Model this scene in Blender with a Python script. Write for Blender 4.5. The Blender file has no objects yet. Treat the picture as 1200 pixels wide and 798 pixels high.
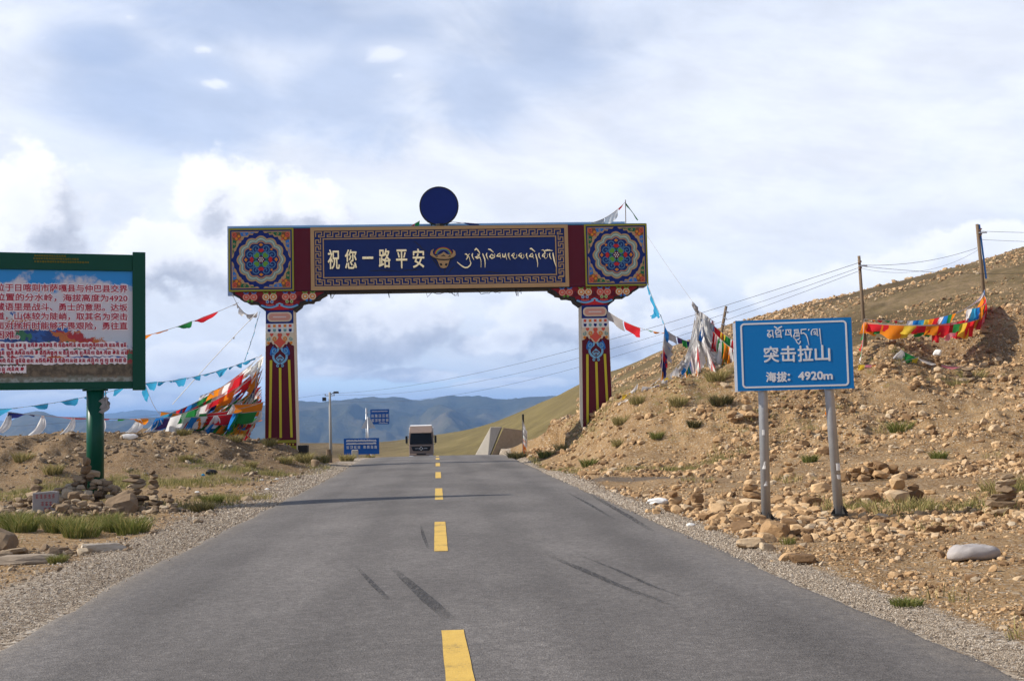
import bpy, math, random
import numpy as np
from mathutils import Matrix, Vector
C = bpy.context.scene.collection
scene = bpy.context.scene
PI = math.pi
R = math.radians

# ------------------------------------------------------------------ camera
cam_data = bpy.data.cameras.new("camera")
cam = bpy.data.objects.new("camera", cam_data)
C.objects.link(cam)
cam_data.sensor_width = 36.0
cam_data.lens = 42.0
cam_data.clip_start = 0.1
cam_data.clip_end = 60000.0
EYE = 1.57
ROLL, PITCH = R(1.3), math.atan(97 / 1400)
r0 = Vector((1, 0, 0)); u0 = Vector((0, -math.sin(PITCH), math.cos(PITCH)))
f0 = Vector((0, math.cos(PITCH), math.sin(PITCH)))
cr, sr = math.cos(ROLL), math.sin(ROLL)
rx = r0 * cr - u0 * sr
ux = r0 * sr + u0 * cr
cam.matrix_world = Matrix(((rx.x, ux.x, -f0.x, 0), (rx.y, ux.y, -f0.y, 0), (rx.z, ux.z, -f0.z, EYE), (0, 0, 0, 1)))
scene.camera = cam

# ------------------------------------------------------------------ exposure
scene.view_settings.view_transform = 'Standard'
scene.view_settings.look = 'None'
scene.view_settings.exposure = 0.47
scene.view_settings.gamma = 1.0
scene.view_settings.use_curve_mapping = False

# ------------------------------------------------------------------ sun
SUN_EL, SUN_AZ = R(34.5), R(-92.4)          # azimuth from +Y towards +X
sd = bpy.data.lights.new("sun", 'SUN')
sd.energy = 5.0
sd.angle = R(0.5)
sd.color = (1.0, 0.93, 0.82)
sun = bpy.data.objects.new("sun", sd)
C.objects.link(sun)
to_sun = Vector((math.sin(SUN_AZ) * math.cos(SUN_EL), math.cos(SUN_AZ) * math.cos(SUN_EL), math.sin(SUN_EL)))
sun.rotation_euler = (-to_sun).to_track_quat('-Z', 'Y').to_euler()

# ------------------------------------------------------------------ node helper
class NT:
    """small wrapper that builds math node chains"""
    def __init__(s, tree): s.t = tree; s.n = tree.nodes; s.l = tree.links
    def new(s, typ, **kw):
        n = s.n.new(typ)
        for k, v in kw.items(): setattr(n, k, v)
        return n
    def put(s, sock, v):
        if isinstance(v, (int, float)): sock.default_value = v
        elif isinstance(v, (tuple, list)):
            if len(v) == 3 and sock.type == 'RGBA': v = tuple(v) + (1,)
            sock.default_value = v
        else: s.l.new(v, sock)
    def m(s, op, a, b=None, c=None, clamp=False):
        n = s.new('ShaderNodeMath', operation=op, use_clamp=clamp)
        s.put(n.inputs[0], a)
        if b is not None: s.put(n.inputs[1], b)
        if c is not None: s.put(n.inputs[2], c)
        return n.outputs[0]
    def vm(s, op, a, b=None, scale=None):
        n = s.new('ShaderNodeVectorMath', operation=op)
        s.put(n.inputs[0], a)
        if b is not None: s.put(n.inputs[1], b)
        if scale is not None: s.put(n.inputs[3], scale)
        return n.outputs['Value'] if op in ('LENGTH', 'DOT_PRODUCT', 'DISTANCE') else n.outputs[0]
    def xyz(s, x, y, z):
        n = s.new('ShaderNodeCombineXYZ')
        for i, v in enumerate((x, y, z)): s.put(n.inputs[i], v)
        return n.outputs[0]
    def sep(s, v):
        n = s.new('ShaderNodeSeparateXYZ'); s.put(n.inputs[0], v); return n.outputs
    def noise(s, vec, scale, detail=4, rough=0.55, dist=0.0):
        n = s.new('ShaderNodeTexNoise')
        s.put(n.inputs['Vector'], vec); n.inputs['Scale'].default_value = scale
        n.inputs['Detail'].default_value = detail; n.inputs['Roughness'].default_value = rough
        n.inputs['Distortion'].default_value = dist
        return n.outputs['Fac']
    def step(s, v, lo, hi, a=0.0, b=1.0):
        n = s.new('ShaderNodeMapRange', interpolation_type='SMOOTHSTEP')
        s.put(n.inputs['Value'], v); s.put(n.inputs['From Min'], lo); s.put(n.inputs['From Max'], hi)
        s.put(n.inputs['To Min'], a); s.put(n.inputs['To Max'], b)
        return n.outputs[0]
    def mix(s, f, a, b, kind='MIX'):
        n = s.new('ShaderNodeMix', data_type='RGBA', blend_type=kind)
        s.put(n.inputs[0], f); s.put(n.inputs[6], a); s.put(n.inputs[7], b)
        return n.outputs[2]
    def ramp(s, f, stops):
        n = s.new('ShaderNodeValToRGB')
        e = n.color_ramp.elements
        while len(e) < len(stops): e.new(0.5)
        for q, (p, c) in zip(e, stops): q.position = p; q.color = tuple(c) + (1,)
        s.put(n.inputs[0], f)
        return n.outputs[0]
    def attr(s, name):
        return s.new('ShaderNodeAttribute', attribute_name=name).outputs['Fac']

# ------------------------------------------------------------------ sky
CUM = [(-0.2211, 0.1828, 0.0571, 0.0443), (-0.1759, 0.189, 0.0393, 0.0329), (-0.2551, 0.1923, 0.0357, 0.03), (-0.1516, 0.1682, 0.03, 0.03), (-0.2111, 0.1345, 0.1214, 0.0429), (-0.2854, 0.1405, 0.0786, 0.0357), (-0.1421, 0.0816, 0.1, 0.0414), (-0.089, 0.088, 0.0536, 0.0371), (-0.1629, 0.0994, 0.0643, 0.0357), (0.0291, 0.0878, 0.0607, 0.03), (0.0001, 0.072, 0.0429, 0.0186), (-0.0287, 0.0655, 0.0321, 0.0129), (0.0717, 0.0774, 0.05, 0.0321), (0.1426, 0.0787, 0.0643, 0.0286), (0.2536, 0.0987, 0.0786, 0.03), (0.3784, 0.1317, 0.0679, 0.02), (0.3206, 0.1189, 0.05, 0.0186), (-0.3881, 0.1741, 0.0679, 0.05), (-0.4423, 0.1425, 0.0857, 0.0571), (-0.3693, 0.1386, 0.0571, 0.0286), (-0.0862, 0.0417, 0.0643, 0.0079), (-0.0008, 0.0342, 0.0571, 0.0064), (-0.1425, 0.0484, 0.0429, 0.0071), (-0.2591, 0.0547, 0.0643, 0.0214), (-0.3438, 0.025, 0.0857, 0.0086)]
BLUE = [(-0.2717, 0.2657, 0.1357, 0.0536), (-0.1396, 0.2732, 0.0857, 0.0536), (-0.1885, 0.332, 0.1643, 0.0429), (0.0347, 0.3059, 0.0857, 0.05), (-0.3314, 0.298, 0.0643, 0.0286), (-0.0243, 0.2732, 0.0643, 0.0429), (-0.1075, 0.035, 0.1429, 0.0064), (0.02, -0.0, 0.0001, 0.0001)]
PUFF = [(-0.392, 0.3086, 0.0429, 0.0286), (-0.241, 0.2784, 0.0186, 0.0064), (-0.099, 0.3061, 0.0329, 0.0129), (-0.2512, 0.3043, 0.0157, 0.0064), (-0.128, 0.337, 0.0357, 0.01), (-0.3117, 0.325, 0.0179, 0.01), (-0.0892, 0.2873, 0.0214, 0.01)]

world = bpy.data.worlds.new("World")
scene.world = world
world.use_nodes = True
world.node_tree.nodes.clear()
W = NT(world.node_tree)
sky = W.new('ShaderNodeTexSky', sky_type='NISHITA')
sky.sun_disc = False
sky.sun_elevation = SUN_EL
sky.sun_rotation = SUN_AZ
sky.altitude = 4900
sky.air_density = 1.0; sky.dust_density = 0.6; sky.ozone_density = 1.0
tc = W.new('ShaderNodeTexCoord')
dx, dy, dz = W.sep(W.vm('NORMALIZE', tc.outputs['Generated']))
az = W.m('ARCTAN2', dx, dy)
el = W.m('ARCSINE', dz)

def cumulus_group():
    g = bpy.data.node_groups.new("cumulus_field", 'ShaderNodeTree')
    g.interface.new_socket("P", in_out='INPUT', socket_type='NodeSocketVector')
    g.interface.new_socket("F", in_out='OUTPUT', socket_type='NodeSocketFloat')
    G = NT(g)
    p = G.new('NodeGroupInput').outputs[0]
    f = None
    for a, e, ra, re in CUM:
        d = G.vm('LENGTH', G.vm('MULTIPLY', G.vm('SUBTRACT', p, (a, e, 0)), (1 / ra, 1 / re, 0)))
        v = G.m('SUBTRACT', 1.0, d)
        f = v if f is None else G.m('SMOOTH_MAX', f, v, 0.12)
    # the same broken cumulus goes on round the rest of the horizon
    x, y, z = G.sep(p)
    out = G.step(G.m('ABSOLUTE', x), 0.5, 0.7)
    band = G.m('MULTIPLY', G.step(y, 0.01, 0.06), G.step(y, 0.42, 0.2))
    gen = G.m('SUBTRACT', G.m('MULTIPLY', G.noise(G.vm('MULTIPLY', p, (1, 1.8, 1)), 5.0, 2), 2.6), 1.55)
    gen = G.m('ADD', gen, G.m('MULTIPLY', G.m('SUBTRACT', G.m('MULTIPLY', out, band), 1.0), 3.0))
    f = G.m('MAXIMUM', f, gen)
    n1 = G.noise(G.vm('MULTIPLY', p, (1.0, 1.25, 1)), 22.0, 6, 0.58)
    f = G.m('ADD', f, G.m('MULTIPLY', G.m('SUBTRACT', n1, 0.5), 1.9))
    G.l.new(f, G.new('NodeGroupOutput').inputs[0])
    return g
cg = cumulus_group()
def cumulus(p):
    n = W.new('ShaderNodeGroup'); n.node_tree = cg
    W.put(n.inputs[0], p); return n.outputs[0]
P0 = W.xyz(az, el, 0.0)
c0 = cumulus(P0)
c1 = cumulus(W.vm('ADD', P0, (-0.015, 0.021, 0)))     # a little towards the sun: what lies there shades this point
def blobs(lst):
    f = None
    for a, e, ra, re in lst:
        d = W.vm('LENGTH', W.vm('MULTIPLY', W.vm('SUBTRACT', P0, (a, e, 0)), (1 / ra, 1 / re, 0)))
        v = W.m('SUBTRACT', 1.0, d)
        f = v if f is None else W.m('SMOOTH_MAX', f, v, 0.25)
    return f
# high veil of thin cloud, thinner where the blue shows
vn = W.noise(W.vm('MULTIPLY', P0, (1.0, 1.9, 1)), 7.0, 6, 0.62, 0.6)
vn2 = W.noise(W.vm('ADD', P0, (3.1, 1.7, 0)), 3.0, 3, 0.5)
blue = W.step(W.m('ADD', blobs(BLUE), W.m('MULTIPLY', W.m('SUBTRACT', vn, 0.5), 2.2)), -0.35, 0.75)
veil = W.m('ADD', W.m('MULTIPLY', vn, 0.5), W.m('MULTIPLY', vn2, 0.55))
veil = W.step(veil, 0.10, 0.62, 0.55, 1.0)
veil = W.m('SUBTRACT', veil, W.m('MULTIPLY', blue, 0.46), clamp=True)
puff = W.step(W.m('ADD', blobs(PUFF), W.m('MULTIPLY', W.m('SUBTRACT', vn, 0.5), 4.2)), -0.1, 1.3, 0.0, 0.8)
veil = W.m('MAXIMUM', veil, puff)
S = 1 / 0.15                                            # the background strength is 0.15
vcol = W.ramp(W.m('ADD', W.m('MULTIPLY', el, 1.6), W.m('MULTIPLY', W.m('SUBTRACT', vn, 0.5), 0.5)),
              [(0.0, (0.68, 0.73, 0.80)), (0.16, (0.80, 0.83, 0.89)), (0.36, (0.82, 0.845, 0.91)), (0.60, (0.72, 0.77, 0.88)), (1.0, (0.64, 0.71, 0.85))])
st_ = W.noise(W.vm('MULTIPLY', W.xyz(W.m('ADD', az, W.m('MULTIPLY', el, -0.9)), W.m('ADD', el, W.m('MULTIPLY', az, 0.25)), 0.3), (1.0, 3.2, 1)), 8.0, 6, 0.62, 0.15)
vcol = W.vm('SCALE', vcol, scale=W.m('ADD', 0.90, W.m('MULTIPLY', W.step(st_, 0.28, 0.70), 0.16)))
vcol = W.mix(puff, vcol, (0.95, 0.96, 1.0))
calpha = W.step(c0, 0.02, 0.42)
lit = W.m('ADD', 0.62, W.m('MULTIPLY', W.m('SUBTRACT', c0, c1), 1.10), clamp=True)
thick = W.step(c0, 0.45, 1.3)
lit = W.m('SUBTRACT', lit, W.m('MULTIPLY', thick, 0.22), clamp=True)
# bases deeper in the bank (lower in the sky) are greyer
low = W.step(el, 0.155, 0.075)
lit = W.m('SUBTRACT', lit, W.m('MULTIPLY', W.m('MULTIPLY', low, W.step(c0, 0.2, 0.9)), 0.30), clamp=True)
ccol = W.ramp(lit, [(0.0, (0.44, 0.46, 0.53)), (0.35, (0.60, 0.62, 0.69)), (0.62, (0.84, 0.845, 0.89)), (0.85, (0.93, 0.94, 0.97)), (1.0, (1.0, 1.0, 1.0))])
up = W.step(el, -0.02, 0.0)
veil = W.m('MULTIPLY', veil, W.step(el, 0.27, 0.65, 1.0, 0.28))
base = W.mix(veil, sky.outputs[0], W.vm('SCALE', vcol, scale=S * 0.90))
full = W.mix(W.m('MULTIPLY', calpha, 0.93), base, W.vm('SCALE', ccol, scale=S * 0.87))
full = W.mix(up, (1.8, 1.6, 1.4), full)
bg = W.new('ShaderNodeBackground')
W.put(bg.inputs[0], full); bg.inputs[1].default_value = 0.15
wo = W.new('ShaderNodeOutputWorld')
W.l.new(bg.outputs[0], wo.inputs[0])
CTRL = [(2.815,7.028,0.02),(4.229,10.132,0.02),(4.005,14.357,0.02),(3.798,18.164,0.02),(2.798,20.206,0.02),(5.771,13.967,0.02),(6.675,19.02,0.02),(1.858,22.662,0.02),(3.647,26.223,0.02),(1.86,30.391,0.02),(1.2,36.32,0.1),(2.111,30.861,0.1),(3.358,30.251,0.1),(4.618,28.752,0.1),(6.258,29.742,0.1),(7.134,25.374,0.15),(8.277,23.516,0.15),(9.47,22.4,0.15),(10.693,21.061,0.15),(-0.721,64,0.313),(0.396,60,0.58),(1.558,58,1.369),(2.356,57,1.881),(3.245,51.5,2.375),(4.017,47.5,2.594),(5.272,46.5,2.941),(6.612,46.5,3.309),(7.956,46.5,3.744),(8.753,46.8,4.009),(10.185,47.5,4.323),(12.21,48.8,4.393),(14.803,50,4.518),(17.292,52.5,5.116),(19.528,54.5,5.606),(22.696,57,6.314),(24.981,58,6.688),(30.694,61,7.775),(2.803,49.6,0.907),(3.848,47,1.649),(1.371,52,0.357),(1.898,47,0.059),(2.96,43,0.221),(4.531,40.5,0.776),(6.567,40.5,1.305),(8.596,40.5,1.547),(11.634,41,1.773),(14.199,40,1.703),(16.195,38,1.635),(18.418,36,1.562),(4.957,44,1.833),(7.493,44,2.59),(9.498,44.5,2.971),(13.25,46.5,3.125),(17.836,50,3.59),(20.549,48,3.431),(23.639,46,3.363),(7.602,36,0.529),(9.737,34.5,0.517),(11.305,32,0.542),(12.942,30.5,0.541),(14.777,29,0.536),(5.459,39,0.367),(-0.78,69,0.21),(-0.88,78,0.22),(0.43,65,0.39),(0.49,74,0.41),(1.69,63,0.91),(1.93,72,0.96),(2.56,62,1.25),(2.93,71,1.32),(3.56,56.5,1.58),(4.13,65.5,1.66),(4.44,52.5,1.73),(5.2,61.5,1.82),(5.84,51.5,1.96),(6.86,60.5,2.06),(7.32,51.5,2.31),(8.6,60.5,2.41),(8.81,51.5,2.74),(10.35,60.5,2.84),(9.69,51.8,3.01),(11.37,60.8,3.11),(11.26,52.5,3.32),(13.19,61.5,3.42),(13.46,53.8,3.39),(15.71,62.8,3.49),(16.28,55,3.52),(18.95,64,3.62),(18.94,57.5,4.12),(21.9,66.5,4.22),(21.32,59.5,4.61),(24.54,68.5,4.71),(24.69,62,5.31),(28.27,71,5.41),(27.13,63,5.69),(31.01,72,5.79),(33.21,66,6.78),(37.74,75,6.88),(32.62,110,9.318),(43.859,110,11.912),(47.435,110,12.385),(55.441,110,14.347),(24.681,115,8.811),(19.703,115,7.688),(13.626,120,5.793),(7.57,120,3.789),(4.036,150,1.369),(-0.302,160,-0.699),(-5.338,175,-2.04),(101.266,200,32.913),(93.911,200,30.175),(86.593,200,27.877),(80.1,202,26.261),(73.839,205,24.87),(67.369,208,23.43),(60.977,212,22.038),(52.763,216,20.77),(44.219,220,19.601),(41.418,222,19.199),(38.854,226,17.481),(33.179,232,16.057),(27.372,240,13.962),(19.09,270,11.334),(12.538,300,8.545),(6.447,320,5.973),(-0.502,345,3.293),(-8.505,370,0.967),(-17.776,400,-0.594),(-31.392,430,-2.31),(-52.178,480,-5.44),(-75.072,520,-8.556),(151.9,300,29.62),(129.9,300,24.88),(110.8,307.5,21.87),(91.5,318,19.04),(66.3,330,16.6),(49.8,348,13.06),(41.1,360,10.96),(18.8,450,5.54),(-0.8,517.5,0.29),(-26.7,600,-3.59),(-78.3,720,-8.44),(-22.132,43,1.398),(-20.53,43.5,1.385),(-18.884,44,1.34),(-17.003,44,1.391),(-15.466,45,1.439),(-14.183,45,1.41),(-12.901,45,1.381),(-11.221,46,1.3),(-9.96,47.8,1.014),(-8.9,48.5,0.703),(-8.054,49,0.36),(-17.807,41.5,0.764),(-15.14,42.3,0.801),(-12.272,42.8,0.783),(-10.111,44,0.58),(-8.742,45,0.33),(-20.653,40.159,0.1),(-17.32,40.375,0.1),(-14.374,40.165,0.1),(-11.243,39.204,0.1),(-8.715,37.906,0.1),(-6.806,36.342,0.1),(-5.953,38.338,0.1),(-25.73,50,0.95),(-36.54,71,-0.6),(-23.83,50.5,0.94),(-33.74,71.5,-0.6),(-21.89,51,0.89),(-30.9,72,-0.6),(-19.71,51,0.94),(-27.82,72,-0.6),(-17.87,52,0.99),(-25.09,73,-0.6),(-16.39,52,0.96),(-23.01,73,-0.6),(-14.91,52,0.93),(-20.93,73,-0.6),(-12.93,53,0.85),(-18.05,74,-0.6),(-11.42,54.8,0.56),(-15.79,75.8,-0.6),(-10.18,55.5,0.25),(-14.04,76.5,-0.6),(-9.948,60,0.006),(-6.231,32.044,0.03),(-8.273,32.923,0.03),(-5.957,20.764,0.03),(-5.117,14.304,0.03),(-5.192,12.121,0.03),(-8.463,19.742,0.03),(-10.95,28.351,0.03),(-13.254,30.905,0.03),(-12.347,24.706,0.03),(-7.359,14.739,0.03),(-3.8,7.628,0.03),(-4.885,16.224,0.03),(-10.988,34.09,0.03),(-123.503,240,-1.435),(-102.993,240,-1.388),(-85.901,240,-1.604),(-74.545,260,-1.919),(-64.651,300,-2.513),(-57.568,320,-2.815),(-47.618,330,-2.984),(-38.229,330,-3.665),(-23.864,130,-1.583),(-19.039,120,-1.323),(-14.323,110,-1.153),(-25.871,120,-1.424),(-34.409,120,-1.401),(-42.948,120,-1.463),(-51.485,120,-1.525),(-11.978,110,-1.362),(-13.001,90,-0.82),(-308.746,600,-6.795),(-200.695,700,-6.829),(-129.859,900,-10.212),(-1.643,900,-8.64),(254.883,900,-5.495),(-5.16,3,-0.03),(-2.66,3,-0.03),(2.34,3,-0.03),(4.84,3,-0.03),(-5.36,6,-0.03),(-2.86,6,-0.03),(2.14,6,-0.03),(4.64,6,-0.03),(-5.55,9,-0.03),(-3.05,9,-0.03),(1.95,9,-0.03),(4.45,9,-0.03),(-5.81,13,-0.03),(-3.31,13,-0.03),(1.69,13,-0.03),(4.19,13,-0.03),(-6.14,18,-0.03),(-3.64,18,-0.03),(1.36,18,-0.03),(3.86,18,-0.03),(-6.53,24,-0.03),(-4.03,24,-0.03),(0.97,24,-0.03),(3.47,24,-0.03),(-6.91,30,-0.03),(-4.41,30,-0.03),(0.59,30,-0.03),(3.09,30,-0.03),(-7.37,37,-0.03),(-4.87,37,-0.03),(0.13,37,-0.03),(2.63,37,-0.03),(-7.82,44,-0.03),(-5.32,44,-0.03),(-0.32,44,-0.03),(2.18,44,-0.03),(-8.21,50,-0.04),(-5.71,50,-0.04),(-0.71,50,-0.04),(0.79,50,-0.04),(-8.6,56,-0.08),(-6.1,56,-0.08),(-1.1,56,-0.08),(0.4,56,-0.08),(-8.99,62,-0.15),(-6.49,62,-0.15),(-1.49,62,-0.15),(0.01,62,-0.15),(-9.38,68,-0.24),(-6.88,68,-0.24),(-1.88,68,-0.24),(-0.38,68,-0.24),(-10.08,75,-0.39),(-7.45,75,-0.39),(-2.2,75,-0.39),(0.42,75,-0.39),(-11.23,85,-0.69),(-8.35,85,-0.69),(-2.6,85,-0.69),(0.27,85,-0.69),(-12.95,100,-1.33),(-9.7,100,-1.33),(-3.2,100,-1.33),(-15.25,120,-2.53),(-11.5,120,-2.53),(-4,120,-2.53),(-17.54,140,-4.13),(-13.29,140,-4.13),(-4.79,140,-4.13),(-19.84,160,-6),(-15.09,160,-6),(-5.59,160,-6),(-23.28,190,-8),(-17.78,190,-8),(-6.78,190,-8)]
# ------------------------------------------------------------------ numeric noise and terrain
def _hash(ix, iy, seed):
    h = (ix.astype(np.int64) * 374761393 + iy.astype(np.int64) * 668265263 + seed * 974711) & 0xFFFFFFFF
    h = ((h ^ (h >> 13)) * 1274126177) & 0xFFFFFFFF
    return ((h ^ (h >> 16)) & 0xFFFF) / 65535.0
def vnoise(x, y, seed=0):
    ix, iy = np.floor(x), np.floor(y)
    fx, fy = x - ix, y - iy
    fx = fx * fx * (3 - 2 * fx); fy = fy * fy * (3 - 2 * fy)
    a = _hash(ix, iy, seed); b = _hash(ix + 1, iy, seed)
    c = _hash(ix, iy + 1, seed); d = _hash(ix + 1, iy + 1, seed)
    return (a + (b - a) * fx) * (1 - fy) + (c + (d - c) * fx) * fy
def fbm(x, y, octaves=4, seed=0, gain=0.5):
    s = 0; a = 1.0; t = 0
    for i in range(octaves):
        s = s + a * vnoise(x * 2 ** i + 17.3 * i, y * 2 ** i - 9.1 * i, seed + i); t += a; a *= gain
    return s / t
def ridged(x, y, octaves=4, seed=0, gain=0.5):
    s = 0; a = 1.0; t = 0
    for i in range(octaves):
        s = s + a * (1 - np.abs(2 * vnoise(x * 2 ** i + 5.3 * i, y * 2 ** i + 3.7 * i, seed + i) - 1)); t += a; a *= gain
    return s / t
def sstep(v, a, b):
    t = np.clip((v - a) / (b - a), 0, 1); return t * t * (3 - 2 * t)

def road_c(Y):
    """x of the road's centre line"""
    return 0.03 - 0.0648 * Y + 0.013 * np.maximum(0, 14 - Y) * (Y > -6) + 0.013 * 20 * (Y <= -6)
def road_z(Y):
    Y = np.asarray(Y, float)
    z = -.0004 * np.clip(Y - 45, 0, 25) ** 2
    t = np.clip(Y - 70, 0, 80)
    z = z - .02 * t - .0005 * t * t
    return z - 6.0 * (1 - np.exp(-np.maximum(Y - 150, 0) / 60))
def half_l(Y): return 3.4 + 0.55 * sstep(np.asarray(Y, float), 35, 70)
def half_r(Y): return 3.38 + 0.42 * sstep(np.asarray(Y, float), 45, 70)

_c = np.array(CTRL, float)
def _warp(X, Y):
    Yc = np.maximum(Y, 2.0)
    return np.clip(X / (Yc + 12), -0.80, 0.80) * 3.0, np.log(np.minimum(Yc, 900) + 12)
_ps, _pt = _warp(_c[:, 0], _c[:, 1])
_res = _c[:, 2] - road_z(_c[:, 1])
def _phi(d2): return np.sqrt(d2 + 0.0025)
_A = _phi((_ps[:, None] - _ps[None]) ** 2 + (_pt[:, None] - _pt[None]) ** 2)
_n = len(_c)
_M = np.zeros((_n + 1, _n + 1)); _M[:_n, :_n] = _A + np.eye(_n) * -0.004; _M[:_n, _n] = 1; _M[_n, :_n] = 1
_w = np.linalg.lstsq(_M, np.append(_res, 0), rcond=1e-9)[0]
def smooth_h(X, Y):
    X = np.asarray(X, float).ravel(); Y = np.asarray(Y, float).ravel()
    out = np.empty(len(X))
    for i in range(0, len(X), 20000):
        s, t = _warp(X[i:i + 20000], Y[i:i + 20000])
        k = _phi((s[:, None] - _ps[None]) ** 2 + (t[:, None] - _pt[None]) ** 2)
        out[i:i + 20000] = k @ _w[:_n] + _w[_n]
    z = out + road_z(Y)
    # behind and far beyond the modelled part: level out, then fall away to the valley floor
    far = sstep(np.hypot(X, Y), 520, 1000)
    z = z * (1 - far) + far * (-14)
    z = z - 110 * sstep(np.hypot(X, Y), 900, 2400)
    back = sstep(-Y, 0, 12)
    return z * (1 - back) + back * 0.0
def edge_dist(X, Y):
    """metres outside the asphalt (negative on it)"""
    o = X - road_c(Y)
    return np.where(o < 0, -o - half_l(Y), o - half_r(Y))
def bank_mask(X, Y):
    z = smooth_h(X, Y) - road_z(Y)
    return sstep(z, 0.25, 0.9) * sstep(X, -4, 1)
def height(X, Y):
    X = np.asarray(X, float); Y = np.asarray(Y, float); sh = X.shape
    X = X.ravel(); Y = Y.ravel()
    z = smooth_h(X, Y)
    e = edge_dist(X, Y)
    off = sstep(e, 0.1, 2.0)
    r = np.hypot(X, Y)
    zr = np.clip((z - road_z(Y)), 0, 2) / 2
    near = 1 - sstep(r, 90, 220)
    amp = off * near * (0.05 + 0.22 * sstep(zr, 0.1, 0.5))
    z = z + amp * (fbm(X * 0.55, Y * 0.55, 5, 3, 0.55) - 0.5) * 2.0
    z = z + off * near * sstep(zr, 0.1, 0.4) * 0.46 * (ridged(X * 0.7, Y * 0.7, 4, 21, 0.6) - 0.6)
    mid = sstep(r, 90, 200) * (1 - sstep(r, 600, 900))
    z = z + mid * 1.6 * (fbm(X * 0.06, Y * 0.06, 5, 9) - 0.5) * sstep(np.abs(X - road_c(Y)), 5, 30)
    # crown of the asphalt bed stays below the road sheet
    lim = road_z(Y) - 0.012 - 0.03 * sstep(-e, 0.2, 0.6)
    z = np.where((e < 0.10) & (Y < 165), np.minimum(z, lim), z)
    z = np.where((e >= 0.05) & (e < 2.0) & (Y < 70), np.minimum(z, road_z(Y) - 0.012 + 0.07 * np.maximum(e - 0.05, 0) + 0.25 * np.maximum(e - 0.8, 0)), z)
    z = z + sstep(e, 0.1, 0.45) * (1 - sstep(e, 0.3, 1.2)) * 0.02 * (fbm(X * 3, Y * 3, 3, 5) - 0.4)
    return z.reshape(sh)
def hz(x, y): return float(height(np.array([x]), np.array([y]))[0])

# ------------------------------------------------------------------ mesh helpers
def mesh_np(name, V, F, mats, matidx=None, smooth=False, parent=None, kind=None):
    """V (n,3) and F (m,k) arrays straight into ONE mesh object"""
    me = bpy.data.meshes.new(name)
    V = np.asarray(V, np.float32); F = np.asarray(F, np.int32)
    me.vertices.add(len(V)); me.vertices.foreach_set("co", V.ravel())
    k = F.shape[1]
    me.loops.add(F.size); me.loops.foreach_set("vertex_index", F.ravel())
    me.polygons.add(len(F)); me.polygons.foreach_set("loop_start", np.arange(0, F.size, k, dtype=np.int32))
    for m in (mats if isinstance(mats, (list, tuple)) else [mats]): me.materials.append(m)
    if matidx is not None: me.polygons.foreach_set("material_index", np.asarray(matidx, np.int32))
    me.polygons.foreach_set("use_smooth", np.full(len(F), smooth, dtype=bool))
    me.update(calc_edges=True); me.validate()
    o = bpy.data.objects.new(name, me); C.objects.link(o)
    if parent is not None: o.parent = parent
    if kind: o["kind"] = kind
    return o
def fattr(o, name, arr):
    a = o.data.attributes.new(name, 'FLOAT', 'POINT'); a.data.foreach_set("value", np.asarray(arr, np.float32).ravel())

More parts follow.
